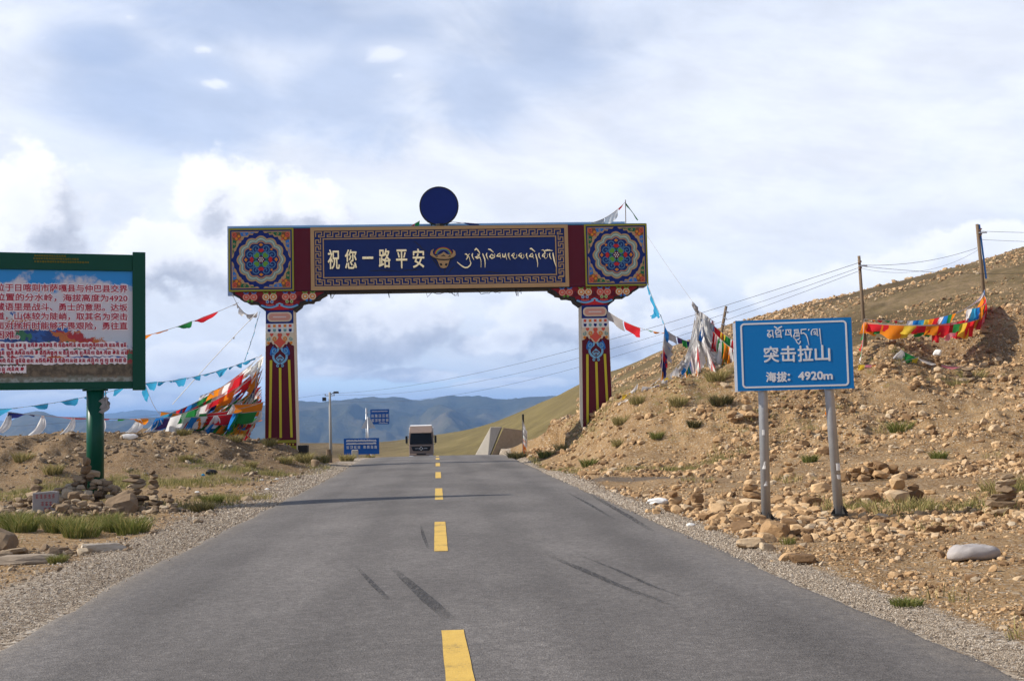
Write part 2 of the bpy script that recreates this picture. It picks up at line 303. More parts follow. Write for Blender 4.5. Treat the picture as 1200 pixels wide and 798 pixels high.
class MB:
    """collects shapes; build() links them as one mesh object"""
    def __init__(s): s.v = []; s.f = []; s.m = []
    def add(s, vs, fs, mi=0):
        b = len(s.v); s.v += [tuple(v) for v in vs]
        for f in fs: s.f.append([b + i for i in f]); s.m.append(mi)
    def box(s, x0, x1, y0, y1, z0, z1, mi=0):
        s.add([(x0, y0, z0), (x1, y0, z0), (x1, y1, z0), (x0, y1, z0), (x0, y0, z1), (x1, y0, z1), (x1, y1, z1), (x0, y1, z1)],
              [(0, 1, 5, 4), (1, 2, 6, 5), (2, 3, 7, 6), (3, 0, 4, 7), (4, 5, 6, 7), (3, 2, 1, 0)], mi)
    def frustum(s, lo, hi, z0, z1, mi=0):
        (a0, a1, b0, b1), (c0, c1, d0, d1) = lo, hi
        s.add([(a0, b0, z0), (a1, b0, z0), (a1, b1, z0), (a0, b1, z0), (c0, d0, z1), (c1, d0, z1), (c1, d1, z1), (c0, d1, z1)],
              [(0, 1, 5, 4), (1, 2, 6, 5), (2, 3, 7, 6), (3, 0, 4, 7), (4, 5, 6, 7), (3, 2, 1, 0)], mi)
    def poly(s, pts, y0, y1, mi=0):
        """outline in x,z pushed from y0 (front) to y1 (back)"""
        n = len(pts)
        area = sum(pts[i][0] * pts[(i + 1) % n][1] - pts[(i + 1) % n][0] * pts[i][1] for i in range(n))
        if area < 0: pts = pts[::-1]
        s.add([(x, y0, z) for x, z in pts] + [(x, y1, z) for x, z in pts],
              [list(range(n)), list(range(2 * n - 1, n - 1, -1))] + [(i, i + n, (i + 1) % n + n, (i + 1) % n) for i in range(n)], mi)
    def prism(s, pts, x0, x1, mi=0):
        """outline in y,z pushed from x0 to x1"""
        n = len(pts)
        s.add([(x0, y, z) for y, z in pts] + [(x1, y, z) for y, z in pts],
              [list(range(n)), list(range(2 * n - 1, n - 1, -1))] + [(i, i + n, (i + 1) % n + n, (i + 1) % n) for i in range(n)], mi)
    def stroke(s, pts, w, y0, y1, mi=0, closed=False):
        """flat ribbon along a path in x,z; w is one width or one per point"""
        n = len(pts); L = []; Rr = []
        ws = w if isinstance(w, (list, tuple)) else [w] * n
        for i in range(n):
            a = pts[(i - 1) % n] if (closed or i > 0) else pts[i]
            b = pts[(i + 1) % n] if (closed or i < n - 1) else pts[i]
            p = pts[i]
            def nrm(q, r):
                dx_, dz_ = r[0] - q[0], r[1] - q[1]; d = math.hypot(dx_, dz_) or 1e-9
                return (-dz_ / d, dx_ / d)
            n1 = nrm(a, p) if a is not p else nrm(p, b)
            n2 = nrm(p, b) if b is not p else n1
            mx, mz = n1[0] + n2[0], n1[1] + n2[1]; d = math.hypot(mx, mz) or 1e-9
            mx, mz = mx / d, mz / d
            k = ws[i] / 2 / max(0.45, mx * n1[0] + mz * n1[1])
            L.append((p[0] + mx * k, p[1] + mz * k)); Rr.append((p[0] - mx * k, p[1] - mz * k))
        vs = []
        for (lx, lz), (qx, qz) in zip(L, Rr): vs += [(lx, y0, lz), (qx, y0, qz), (qx, y1, qz), (lx, y1, lz)]
        fs = []
        for i in range(n if closed else n - 1):
            a, b = 4 * i, 4 * ((i + 1) % n)
            fs += [(a, a + 1, b + 1, b), (a + 1, a + 2, b + 2, b + 1), (a + 3, a, b, b + 3)]
        if not closed: fs += [(3, 2, 1, 0), (4 * n - 4, 4 * n - 3, 4 * n - 2, 4 * n - 1)]
        s.add(vs, fs, mi)
    def disc(s, cx, cz, r, y0, y1, mi=0, n=16, rz=None):
        s.poly([(cx + r * math.cos(2 * PI * i / n), cz + (rz or r) * math.sin(2 * PI * i / n)) for i in range(n)], y0, y1, mi)
    def ring(s, cx, cz, r, w, y0, y1, mi=0, n=18):
        s.stroke([(cx + r * math.cos(2 * PI * i / n), cz + r * math.sin(2 * PI * i / n)) for i in range(n)], w, y0, y1, mi, True)
    def tube(s, pts, r, n=8, mi=0, caps=True):
        pts = [Vector(p) for p in pts]; k = len(pts)
        rs = r if isinstance(r, (list, tuple)) else [r] * k
        vs = []
        for i, p in enumerate(pts):
            t = (pts[min(i + 1, k - 1)] - pts[max(i - 1, 0)]).normalized()
            a = t.orthogonal().normalized() if abs(t.z) > 0.9 else t.cross(Vector((0, 0, 1))).normalized()
            if abs(t.z) > 0.9: a = (Vector((1, 0, 0)) - t * t.x).normalized()
            b = t.cross(a)
            for j in range(n):
                q = 2 * PI * j / n
                vs.append(p + (a * math.cos(q) + b * math.sin(q)) * rs[i])
        fs = [(i * n + j, i * n + (j + 1) % n, (i + 1) * n + (j + 1) % n, (i + 1) * n + j) for i in range(k - 1) for j in range(n)]
        if caps: fs += [list(range(n - 1, -1, -1)), list(range((k - 1) * n, k * n))]
        s.add(vs, fs, mi)
    def grid(s, P, mi=0):
        """P[i][j] points"""
        h, w = len(P), len(P[0])
        s.add([p for row in P for p in row], [(i * w + j, i * w + j + 1, (i + 1) * w + j + 1, (i + 1) * w + j) for i in range(h - 1) for j in range(w - 1)], mi)
    def build(s, name, mats, parent=None, smooth=False, bevel=0):
        me = bpy.data.meshes.new(name); me.from_pydata(s.v, [], s.f)
        for m in (mats if isinstance(mats, (list, tuple)) else [mats]): me.materials.append(m)
        me.polygons.foreach_set("material_index", s.m)
        if smooth: me.polygons.foreach_set("use_smooth", [True] * len(s.f))
        me.update()
        o = bpy.data.objects.new(name, me); C.objects.link(o)
        if parent is not None: o.parent = parent
        if bevel:
            b = o.modifiers.new("bevel", 'BEVEL'); b.width = bevel; b.segments = 2; b.limit_method = 'ANGLE'
        return o
def tag(o, label, cat, group=None):
    o["label"] = label; o["category"] = cat
    if group: o["group"] = group
    return o
def thing(name, label, cat, loc=(0, 0, 0), rz=0.0, group=None):
    o = bpy.data.objects.new(name, None); C.objects.link(o)
    o.empty_display_size = 0.2
    o.location = loc; o.rotation_euler = (0, 0, rz)
    return tag(o, label, cat, group)

# ------------------------------------------------------------------ materials
def pmat(name, color, rough=0.6, var=0.18, scale=3.0, bump=0.0, bscale=40.0, metal=0.0, spec=0.16, trans=0.0, rand=0.0):
    """painted or plain surface with worn, uneven colour"""
    m = bpy.data.materials.new(name); m.use_nodes = True
    N = NT(m.node_tree); p = N.n["Principled BSDF"]
    co = N.new('ShaderNodeTexCoord').outputs['Object']
    n1 = N.noise(co, scale, 6, 0.6); n2 = N.noise(co, scale * 9, 3, 0.6)
    f = N.m('ADD', N.m('MULTIPLY', n1, 0.65), N.m('MULTIPLY', n2, 0.35))
    g = N.m('ADD', 1.0, N.m('MULTIPLY', N.m('SUBTRACT', f, 0.5), 2.6 * var))
    if rand:
        oi = N.new('ShaderNodeObjectInfo').outputs['Random']
        g = N.m('MULTIPLY', g, N.m('ADD', 1 - rand / 2, N.m('MULTIPLY', oi, rand)))
    col = N.vm('SCALE', tuple(color), scale=g)
    N.put(p.inputs['Base Color'], col)
    N.put(p.inputs['Roughness'], N.m('ADD', rough - 0.1, N.m('MULTIPLY', f, 0.2), clamp=True))
    p.inputs['Metallic'].default_value = metal
    p.inputs['Specular IOR Level'].default_value = spec
    if bump:
        b = N.new('ShaderNodeBump'); b.inputs['Strength'].default_value = bump; b.inputs['Distance'].default_value = 0.02
        N.put(b.inputs['Height'], N.noise(co, bscale, 5, 0.65)); N.l.new(b.outputs[0], p.inputs['Normal'])
    if trans:
        t = N.new('ShaderNodeBsdfTranslucent'); N.put(t.inputs[0], col)
        mx = N.new('ShaderNodeMixShader'); mx.inputs[0].default_value = trans
        N.l.new(p.outputs[0], mx.inputs[1]); N.l.new(t.outputs[0], mx.inputs[2])
        N.l.new(mx.outputs[0], N.n["Material Output"].inputs[0])
    return m

def ground_material():
    m = bpy.data.materials.new("ground_soil"); m.use_nodes = True
    N = NT(m.node_tree); p = N.n["Principled BSDF"]
    pos = N.new('ShaderNodeNewGeometry').outputs['Position']
    gravel, grass, far, dust = N.attr("gravel"), N.attr("grass"), N.attr("far"), N.attr("dust")
    nA = N.noise(pos, 0.35, 8, 0.62); nB = N.noise(pos, 2.6, 8, 0.68); nC = N.noise(pos, 14.0, 6, 0.7); nD = N.noise(pos, 0.05, 8, 0.6)
    soil = N.ramp(N.m('ADD', N.m('MULTIPLY', nA, 0.5), N.m('MULTIPLY', nB, 0.5)),
                  [(0.30, (0.125, 0.072, 0.031)), (0.46, (0.215, 0.130, 0.058)), (0.56, (0.300, 0.190, 0.090)), (0.70, (0.39, 0.265, 0.138))])
    # small stones in the soil
    vor = N.new('ShaderNodeTexVoronoi'); vor.inputs['Scale'].default_value = 9.0; N.l.new(pos, vor.inputs['Vector'])
    vor2 = N.new('ShaderNodeTexVoronoi'); vor2.inputs['Scale'].default_value = 26.0; N.l.new(pos, vor2.inputs['Vector'])
    st = N.step(vor.outputs['Distance'], 0.40, 0.30)
    st2 = N.step(vor2.outputs['Distance'], 0.45, 0.36)
    s1 = N.sep(vor.outputs['Color'])[0]; s2 = N.sep(vor2.outputs['Color'])[0]
    stone_c = N.ramp(s1, [(0.0, (0.15, 0.095, 0.055)), (0.35, (0.30, 0.20, 0.115)), (0.7, (0.42, 0.30, 0.18)), (1.0, (0.36, 0.31, 0.25))])
    stone_c2 = N.ramp(s2, [(0.0, (0.13, 0.085, 0.05)), (0.4, (0.29, 0.20, 0.12)), (0.75, (0.40, 0.30, 0.19)), (1.0, (0.38, 0.34, 0.29))])
    col = N.mix(N.m('MULTIPLY', st2, N.step(s2, 0.25, 0.5)), soil, stone_c2)
    col = N.mix(N.m('MULTIPLY', st, N.step(s1, 0.45, 0.6)), col, stone_c)
    # pale crushed gravel along the asphalt
    gcol = N.ramp(s2, [(0.0, (0.15, 0.11, 0.075)), (0.35, (0.29, 0.23, 0.17)), (0.7, (0.40, 0.335, 0.26)), (1.0, (0.50, 0.44, 0.37))])
    gcol = N.mix(N.m('MULTIPLY', N.step(nC, 0.5, 0.75), 0.5), gcol, (0.20, 0.16, 0.12))
    col = N.mix(N.m('MULTIPLY', N.step(N.m('ADD', N.attr('brown'), N.m('MULTIPLY', N.m('SUBTRACT', nB, 0.5), 0.8)), 0.3, 0.7), 0.55), col, N.mix(N.m('MULTIPLY', st2, 0.5), N.ramp(nB, [(0.3, (0.085, 0.055, 0.030)), (0.7, (0.19, 0.128, 0.072))]), stone_c2))
    gm = N.step(N.m('ADD', gravel, N.m('MULTIPLY', N.m('SUBTRACT', nB, 0.5), 0.9)), 0.35, 0.65)
    col = N.mix(gm, col, gcol)
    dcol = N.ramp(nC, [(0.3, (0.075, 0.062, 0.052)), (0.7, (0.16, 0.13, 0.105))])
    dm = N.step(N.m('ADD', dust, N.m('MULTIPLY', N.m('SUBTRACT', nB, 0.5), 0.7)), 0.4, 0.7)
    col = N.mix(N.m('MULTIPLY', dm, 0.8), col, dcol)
    # thin grass
    grc = N.ramp(N.m('ADD', N.m('MULTIPLY', nB, 0.6), N.m('MULTIPLY', nC, 0.4)), [(0.3, (0.052, 0.060, 0.016)), (0.55, (0.105, 0.105, 0.030)), (0.75, (0.19, 0.16, 0.06))])
    am = N.step(N.m('ADD', grass, N.m('ADD', N.m('MULTIPLY', N.m('SUBTRACT', nB, 0.5), 1.2), N.m('MULTIPLY', N.m('SUBTRACT', nC, 0.5), 0.6))), 0.35, 0.75)
    col = N.mix(am, col, grc)
    # hill slopes farther off
    hill = N.ramp(N.m('ADD', N.m('MULTIPLY', nD, 0.55), N.m('MULTIPLY', nA, 0.45)),
                  [(0.32, (0.070, 0.046, 0.022)), (0.45, (0.105, 0.072, 0.032)), (0.55, (0.135, 0.098, 0.040)), (0.70, (0.22, 0.145, 0.072))])
    hill = N.mix(N.m('MULTIPLY', N.step(N.m('ADD', N.m('MULTIPLY', N.noise(pos, 0.9, 6, 0.75), 0.5), N.m('MULTIPLY', nD, 0.5)), 0.47, 0.60), 0.8), hill, N.ramp(nB, [(0.35, (0.15, 0.10, 0.055)), (0.65, (0.33, 0.23, 0.13))]))
    hillg = N.ramp(N.m('ADD', N.m('MULTIPLY', nD, 0.5), N.m('MULTIPLY', nA, 0.5)), [(0.35, (0.105, 0.080, 0.030)), (0.55, (0.175, 0.136, 0.050)), (0.70, (0.24, 0.18, 0.078))])
    hill = N.mix(N.attr("green"), hill, hillg)
    col = N.mix(N.step(N.m('ADD', far, N.m('MULTIPLY', N.m('SUBTRACT', nA, 0.5), 0.5)), 0.3, 0.7), col, hill)
    N.put(p.inputs['Base Color'], col)
    p.inputs['Roughness'].default_value = 0.95; p.inputs['Specular IOR Level'].default_value = 0.15
    h = N.m('ADD', N.m('MULTIPLY', N.m('MAXIMUM', st, N.m('MULTIPLY', st2, 0.5)), 0.5), N.m('ADD', N.m('MULTIPLY', nC, 0.5), N.m('MULTIPLY', nB, 0.8)))
    b = N.new('ShaderNodeBump'); b.inputs['Strength'].default_value = 0.9; b.inputs['Distance'].default_value = 0.07
    N.put(b.inputs['Height'], h); N.l.new(b.outputs[0], p.inputs['Normal'])
    return m

def asphalt_material():
    m = bpy.data.materials.new("asphalt"); m.use_nodes = True
    N = NT(m.node_tree); p = N.n["Principled BSDF"]
    pos = N.new('ShaderNodeNewGeometry').outputs['Position']
    across = N.attr("across")
    fine = N.noise(pos, 90.0, 4, 0.7); mid = N.noise(pos, 9.0, 6, 0.65); big = N.noise(N.vm('MULTIPLY', pos, (1, 0.35, 1)), 0.55, 6, 0.6)
    vor = N.new('ShaderNodeTexVoronoi'); vor.inputs['Scale'].default_value = 70.0; N.l.new(pos, vor.inputs['Vector'])
    sp = N.sep(vor.outputs['Color'])[0]
    v = N.m('ADD', N.m('ADD', N.m('MULTIPLY', big, 0.46), N.m('MULTIPLY', mid, 0.30)), N.m('ADD', N.m('MULTIPLY', fine, 0.25), N.m('MULTIPLY', sp, 0.20)))
    # wheel tracks a touch smoother and darker than the crown between them
    tr = N.m('ABSOLUTE', N.m('SUBTRACT', N.m('ABSOLUTE', across), 1.7))
    tr = N.m('MULTIPLY', N.step(N.m('ABSOLUTE', N.m('SUBTRACT', tr, 0.75)), 0.45, 0.0), 0.05)
    v = N.m('SUBTRACT', v, tr)
    col = N.ramp(v, [(0.30, (0.034, 0.030, 0.028)), (0.50, (0.092, 0.083, 0.077)), (0.62, (0.125, 0.113, 0.105)), (0.82, (0.25, 0.228, 0.21))])
    edge = N.m('MULTIPLY', N.step(N.m('ADD', N.m('ABSOLUTE', across), N.m('MULTIPLY', mid, 0.9)), 3.35, 4.1), 0.55)
    col = N.mix(N.m('MULTIPLY', N.step(N.noise(pos, 0.22, 5, 0.6), 0.52, 0.66), 0.3), col, (0.074, 0.068, 0.064))
    col = N.mix(edge, col, (0.20, 0.165, 0.125))
    N.put(p.inputs['Base Color'], col)
    p.inputs['Roughness'].default_value = 0.85; p.inputs['Specular IOR Level'].default_value = 0.3
    b = N.new('ShaderNodeBump'); b.inputs['Strength'].default_value = 0.55; b.inputs['Distance'].default_value = 0.012
    N.put(b.inputs['Height'], N.m('ADD', fine, N.m('MULTIPLY', vor.outputs['Distance'], 0.8))); N.l.new(b.outputs[0], p.inputs['Normal'])
    return m

def rock_material(name, stops, bump=0.7):
    m = bpy.data.materials.new(name); m.use_nodes = True
    N = NT(m.node_tree); p = N.n["Principled BSDF"]
    g = N.new('ShaderNodeNewGeometry')
    co = N.new('ShaderNodeTexCoord').outputs['Object']
    rnd = N.m('FRACT', N.m('ADD', g.outputs['Random Per Island'], N.m('MULTIPLY', N.new('ShaderNodeObjectInfo').outputs['Random'], 7.31)))
    n = N.noise(g.outputs['Position'], 5.0, 7, 0.65); n2 = N.noise(g.outputs['Position'], 34.0, 5, 0.7)
    col = N.ramp(N.m('ADD', N.m('MULTIPLY', rnd, 0.72), N.m('MULTIPLY', n, 0.28)), stops)
    col = N.vm('SCALE', col, scale=N.m('ADD', 0.62, N.m('ADD', N.m('MULTIPLY', n, 0.36), N.m('MULTIPLY', n2, 0.40))))
    N.put(p.inputs['Base Color'], col)
    p.inputs['Roughness'].default_value = 0.9; p.inputs['Specular IOR Level'].default_value = 0.2
    b = N.new('ShaderNodeBump'); b.inputs['Strength'].default_value = bump; b.inputs['Distance'].default_value = 0.02
    N.put(b.inputs['Height'], N.m('ADD', n, N.m('MULTIPLY', n2, 0.5))); N.l.new(b.outputs[0], p.inputs['Normal'])
    return m
TAN = [(0.05, (0.12, 0.070, 0.036)), (0.25, (0.22, 0.132, 0.066)), (0.48, (0.38, 0.24, 0.122)), (0.72, (0.49, 0.33, 0.18)), (0.90, (0.40, 0.33, 0.24)), (1.0, (0.56, 0.45, 0.31))]
GREY = [(0.05, (0.16, 0.12, 0.085)), (0.4, (0.30, 0.24, 0.18)), (0.7, (0.41, 0.345, 0.27)), (0.95, (0.52, 0.46, 0.385))]
BROWN = [(0.05, (0.10, 0.07, 0.045)), (0.35, (0.20, 0.14, 0.088)), (0.65, (0.30, 0.22, 0.14)), (0.95, (0.40, 0.33, 0.24))]
M_rock = rock_material("tan_stone", TAN)
M_gravel = rock_material("pale_gravel", GREY, 0.3)
M_brown = rock_material("brown_stone", BROWN)

# ------------------------------------------------------------------ ground sheet
def fan(azs, rs):
    A, Rr = np.meshgrid(azs, rs, indexing='ij')
    X = Rr * np.sin(A); Y = Rr * np.cos(A)
    na, nr = A.shape
    i = np.arange(na)[:, None] * nr + np.arange(nr - 1)[None]
    j = (np.arange(na)[:, None] + 1) % na * nr + np.arange(nr - 1)[None]
    F = np.stack([i, i + 1, j + 1, j], -1)
    return X, Y, F
azs = np.concatenate([np.linspace(R(-30), R(30), 560, endpoint=False), np.linspace(R(30), R(330), 110, endpoint=False)])
rs = np.concatenate([np.geomspace(0.5, 5, 24, endpoint=False), np.geomspace(5, 80, 470, endpoint=False), np.geomspace(80, 560, 130, endpoint=False), np.geomspace(560, 26000, 40)])
GX, GY, GF = fan(azs, rs)
GZ = height(GX, GY)
ground = mesh_np("ground", np.stack([GX, GY, GZ], -1).reshape(-1, 3), GF.reshape(-1, 4), ground_material(), smooth=True, kind='structure')
def grass_mask(X, Y):
    """where thin grass grows"""
    g = np.zeros_like(X)
    def spot(x, y, rx_, ry_, a=1.0):
        nonlocal g
        g = np.maximum(g, a * np.clip(1.25 - np.hypot((X - x) / rx_, (Y - y) / ry_), 0, 1))
    spot(-13.5, 35.5, 6.0, 4.5, 0.9); spot(-9.0, 41.0, 3.5, 1.6, 0.75); spot(-6.6, 45.5, 2.0, 3.0, 0.8); spot(-5.2, 52, 1.6, 6.0, 0.7)
    spot(-9.3, 20.6, 3.2, 1.6, 0.70); spot(-7.6, 24.5, 1.8, 2.2, 0.6); spot(-6.4, 27.8, 1.3, 1.2, 0.8); spot(-11, 29, 3, 3, 0.6); spot(-7.3, 20.5, 1.0, 1.0, 0.6)
    spot(0.6, 49, 0.8, 8, 0.75); spot(1.6, 38.5, 0.9, 5, 0.6); spot(5.5, 36.5, 4.0, 1.0, 0.55); spot(7.0, 19.5, 2.6, 1.8, 0.46); spot(9, 22, 3, 1.5, 0.36); spot(5.2, 28, 3, 1.0, 0.3)
    spot(-1.2, 66, 1.2, 8, 0.6); spot(3.5, 50, 3.0, 6, 0.5); spot(6.5, 45, 3, 4, 0.45); spot(16, 48, 8, 5, 0.36); spot(10, 40, 6, 5, 0.30)
    return g
gx, gy, gz = GX.ravel(), GY.ravel(), GZ.ravel()
ed = edge_dist(gx, gy)
fattr(ground, "gravel", np.where(gx < road_c(gy), 1 - sstep(ed, 0.2, 1.9), 1 - sstep(ed, 0.1, 0.85)) * (np.hypot(gx, gy) < 140))
fattr(ground, "grass", grass_mask(gx, gy))
rad = np.hypot(gx, gy)
fattr(ground, "far", sstep(rad, 72, 105))
fattr(ground, "green", sstep(gx / np.maximum(gy, 1), 0.15, 0.0) * sstep(gx / np.maximum(gy, 1), -0.16, -0.05))
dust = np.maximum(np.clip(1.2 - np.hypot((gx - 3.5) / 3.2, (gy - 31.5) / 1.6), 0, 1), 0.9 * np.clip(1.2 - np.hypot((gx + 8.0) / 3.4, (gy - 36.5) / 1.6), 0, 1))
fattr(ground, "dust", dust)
fattr(ground, "brown", sstep(road_c(gy) - gx, 2.5, 5.0) * sstep(gy, 33, 39) * (rad < 70))

# ------------------------------------------------------------------ road
ys = np.concatenate([np.linspace(-30, 2, 33), np.arange(2.25, 80, 0.25), np.arange(80, 160, 1.0)])
us = np.concatenate([[-1.0, -0.985], np.linspace(-0.96, 0.96, 19), [0.985, 1.0]])
RX = np.empty((len(ys), len(us))); RY = RX.copy(); RZ = RX.copy()
for k, u in enumerate(us):
    w = np.where(u < 0, half_l(ys), half_r(ys))
    rag = 0.0
    if abs(u) > 0.97: rag = (fbm(ys * 1.1, ys * 0 + u, 4, 40) - 0.5) * 0.22 * np.sign(u)
    RX[:, k] = road_c(ys) + u * w + rag; RY[:, k] = ys
    RZ[:, k] = road_z(ys) + 0.03 * (1 - u * u) - (0.030 if abs(u) == 1.0 else 0.0)
nU = len(us)
i = np.arange(len(ys) - 1)[:, None] * nU + np.arange(nU - 1)[None]
RF = np.stack([i, i + 1, i + nU + 1, i + nU], -1).reshape(-1, 4)
road = mesh_np("road", np.stack([RX, RY, RZ], -1).reshape(-1, 3), RF, asphalt_material(), smooth=True, kind='structure')
fattr(road, "across", (RX - road_c(RY)).ravel())
def road_top(x, y):
    o = x - float(road_c(np.array(y)))
    w = float(half_l(y)) if o < 0 else float(half_r(y))
    return float(road_z(y)) + 0.03 * (1 - (o / w) ** 2)
def road_patch(name, path, widths, lift, mat):
    """a painted or rubbed mark laid on the asphalt: path of x,y points"""
    mb = MB(); rows = []
    for i, (x, y) in enumerate(path):
        a = path[max(i - 1, 0)]; b = path[min(i + 1, len(path) - 1)]
        d = math.hypot(b[0] - a[0], b[1] - a[1]); nx, ny = (b[1] - a[1]) / d, -(b[0] - a[0]) / d
        w = widths[i] / 2
        rows.append([(x - nx * w, y - ny * w, road_top(x - nx * w, y - ny * w) + lift), (x + nx * w, y + ny * w, road_top(x + nx * w, y + ny * w) + lift)])
    mb.grid(rows)
    return mb.build(name, mat, road)
def worn_paint():
    m = bpy.data.materials.new("yellow_road_paint"); m.use_nodes = True
    N = NT(m.node_tree); p = N.n["Principled BSDF"]
    pos = N.new('ShaderNodeNewGeometry').outputs['Position']
    n = N.noise(pos, 30, 6, 0.7); n2 = N.noise(pos, 3, 5, 0.6)
    col = N.ramp(N.m('ADD', N.m('MULTIPLY', n, 0.5), N.m('MULTIPLY', n2, 0.5)), [(0.33, (0.13, 0.10, 0.06)), (0.40, (0.36, 0.235, 0.055)), (0.47, (0.53, 0.335, 0.06)), (0.65, (0.62, 0.40, 0.075))])
    N.put(p.inputs['Base Color'], col); p.inputs['Roughness'].default_value = 0.75
    b = N.new('ShaderNodeBump'); b.inputs['Strength'].default_value = 0.4; b.inputs['Distance'].default_value = 0.01
    N.put(b.inputs['Height'], N.noise(pos, 90, 4, 0.7)); N.l.new(b.outputs[0], p.inputs['Normal'])
    return m
M_paint = worn_paint()
for k in range(-2, 8):
    y1 = 9.1 + 10.1 * k; y0 = y1 - 4.45
    yy = np.linspace(y0, y1, 16)
    road_patch("lane_dash", [(float(road_c(y)), float(y)) for y in yy], [0.17 + 0.012 * (vnoise(np.array([float(y) * 6]), np.array([0.0]))[0] - 0.5) for y in yy], 0.005, M_paint)
def skid_material():
    m = bpy.data.materials.new("tyre_rubber_mark"); m.use_nodes = True
    N = NT(m.node_tree); p = N.n["Principled BSDF"]
    pos = N.new('ShaderNodeNewGeometry').outputs['Position']
    p.inputs['Base Color'].default_value = (0.036, 0.034, 0.034, 1); p.inputs['Roughness'].default_value = 0.8
    tr = N.new('ShaderNodeBsdfTransparent'); mx = N.new('ShaderNodeMixShader')
    n = N.noise(N.vm('MULTIPLY', pos, (14, 1.5, 1)), 2.2, 5, 0.6)
    N.put(mx.inputs[0], N.m('MULTIPLY', N.m('MULTIPLY', N.attr('fade'), 1.25), N.step(N.m('ADD', n, N.m('MULTIPLY', N.noise(pos, 60, 3, 0.7), 0.3)), 0.36, 0.90)))
    N.l.new(tr.outputs[0], mx.inputs[1]); N.l.new(p.outputs[0], mx.inputs[2]); N.l.new(mx.outputs[0], N.n["Material Output"].inputs[0])
    return m
M_skid = skid_material()
SKIDS = [([(-1.372, 13.198), (-1.058, 11.844), (-0.758, 10.538), (-0.545, 9.618)], [0.12, 0.2, 0.26, 0.2]), ([(-1.794, 13.431), (-1.417, 11.842), (-1.144, 10.745)], [0.08, 0.12, 0.1]), ([(0.334, 14.192), (0.665, 12.747), (0.952, 11.391), (1.301, 10.092)], [0.12, 0.2, 0.16, 0.1]), ([(0.711, 14.115), (1.02, 12.682), (1.25, 11.4), (1.444, 10.603)], [0.06, 0.1, 0.1, 0.05]), ([(1.574, 26.741), (1.737, 22.763), (1.855, 19.64), (1.925, 17.008)], [0.1, 0.22, 0.22, 0.15]), ([(1.145, 26.91), (1.389, 22.879), (1.567, 19.203)], [0.08, 0.16, 0.1]), ([(-1.486, 18.744), (-1.306, 16.894), (-1.104, 15.06)], [0.05, 0.1, 0.06])]
SIGN_ROCKS = [(3.699, 19.668, 0.365, 0.213, "large flat pale tan rock left of the sign's left post"), (3.315, 19.991, 0.294, 0.186, "tan rock with a flat lit top, well left of the sign's left post"), (4.208, 23.835, 0.221, 0.129, 'small wedge of tan rock farthest back left of the sign posts'), (3.117, 16.688, 0.245, 0.155, "brown-shaded rock near the road left of the left post's foot"), (3.639, 18.018, 0.167, 0.153, "dark brown cube of rock leaning on the left post's foot"), (3.348, 16.629, 0.18, 0.103, 'rounded brown rock just in front of the left post'), (3.411, 15.978, 0.334, 0.223, 'largest pale slab of rock in front of the blue sign'), (3.939, 17.284, 0.281, 0.201, 'reddish brown square rock between the sign posts'), (2.812, 14.555, 0.338, 0.135, 'broad tan rock at the gravel edge below the left post'), (3.165, 15.278, 0.213, 0.118, 'dark topped rock lying on the broad tan rock'), (3.672, 16.047, 0.236, 0.099, 'flat grey-tan rock right of the largest slab'), (4.883, 21.28, 0.28, 0.165, 'dark brown rock at the foot of the small cairn between the posts'), (4.383, 18.258, 0.311, 0.127, 'long dark brown rock between the posts, nearer the right one'), (4.378, 19.664, 0.32, 0.122, 'long tan rock lying flat behind the square one'), (5.045, 20.527, 0.349, 0.254, "tall pointed tan rock left of the sign's right post"), (6.084, 23.859, 0.351, 0.203, "big sandy block behind the sign's right post"), (4.827, 19.526, 0.181, 0.121, 'small rounded rock at the base of the pointed tan rock'), (3.071, 12.949, 0.261, 0.11, 'flat pinkish rock by a grass sprig, nearest the gravel'), (2.973, 13.233, 0.184, 0.092, 'grey-brown rock beside the flat pinkish rock'), (3.97, 15.089, 0.112, 0.093, 'lone cube of tan rock in front of the right post'), (3.625, 15.051, 0.121, 0.082, 'lone tan rock between the two posts, towards the road'), (2.961, 14.308, 0.166, 0.089, 'pale rough rock between the broad tan rock and the gravel'), (4.562, 16.963, 0.092, 0.066, "small dark rock right of the right post's foot"), (4.68, 21.593, 0.234, 0.184, 'tan rock just right of the left post, behind its foot'), (3.168, 16.172, 0.175, 0.088, "tan rock squeezed between the broad rock and the post's foot"), (5.581, 20.132, 0.312, 0.14, "flat tan rock at the right edge of the posts' stone pile"), (3.03, 18.899, 0.263, 0.102, "flat rock at the left end of the posts' stone spread"), (3.892, 21.37, 0.198, 0.132, 'small brown rock behind the large flat pale one')]
HAZE = 0.000095
def smooth_path(pts, ws, n=24):
    t = np.linspace(0, 1, len(pts)); q = np.linspace(0, 1, n)
    return list(zip(np.interp(q, t, [p[0] for p in pts]), np.interp(q, t, [p[1] for p in pts]))), list(np.interp(q, t, ws))
for pts, ws in SKIDS:
    a, b = smooth_path(pts, [w * .5 for w in ws])
    fattr(road_patch("skid_mark", a, b, 0.004, M_skid), "fade", np.repeat(0.7 * np.sin(np.linspace(.12, PI - .25, 24)) ** 1.3, 2))

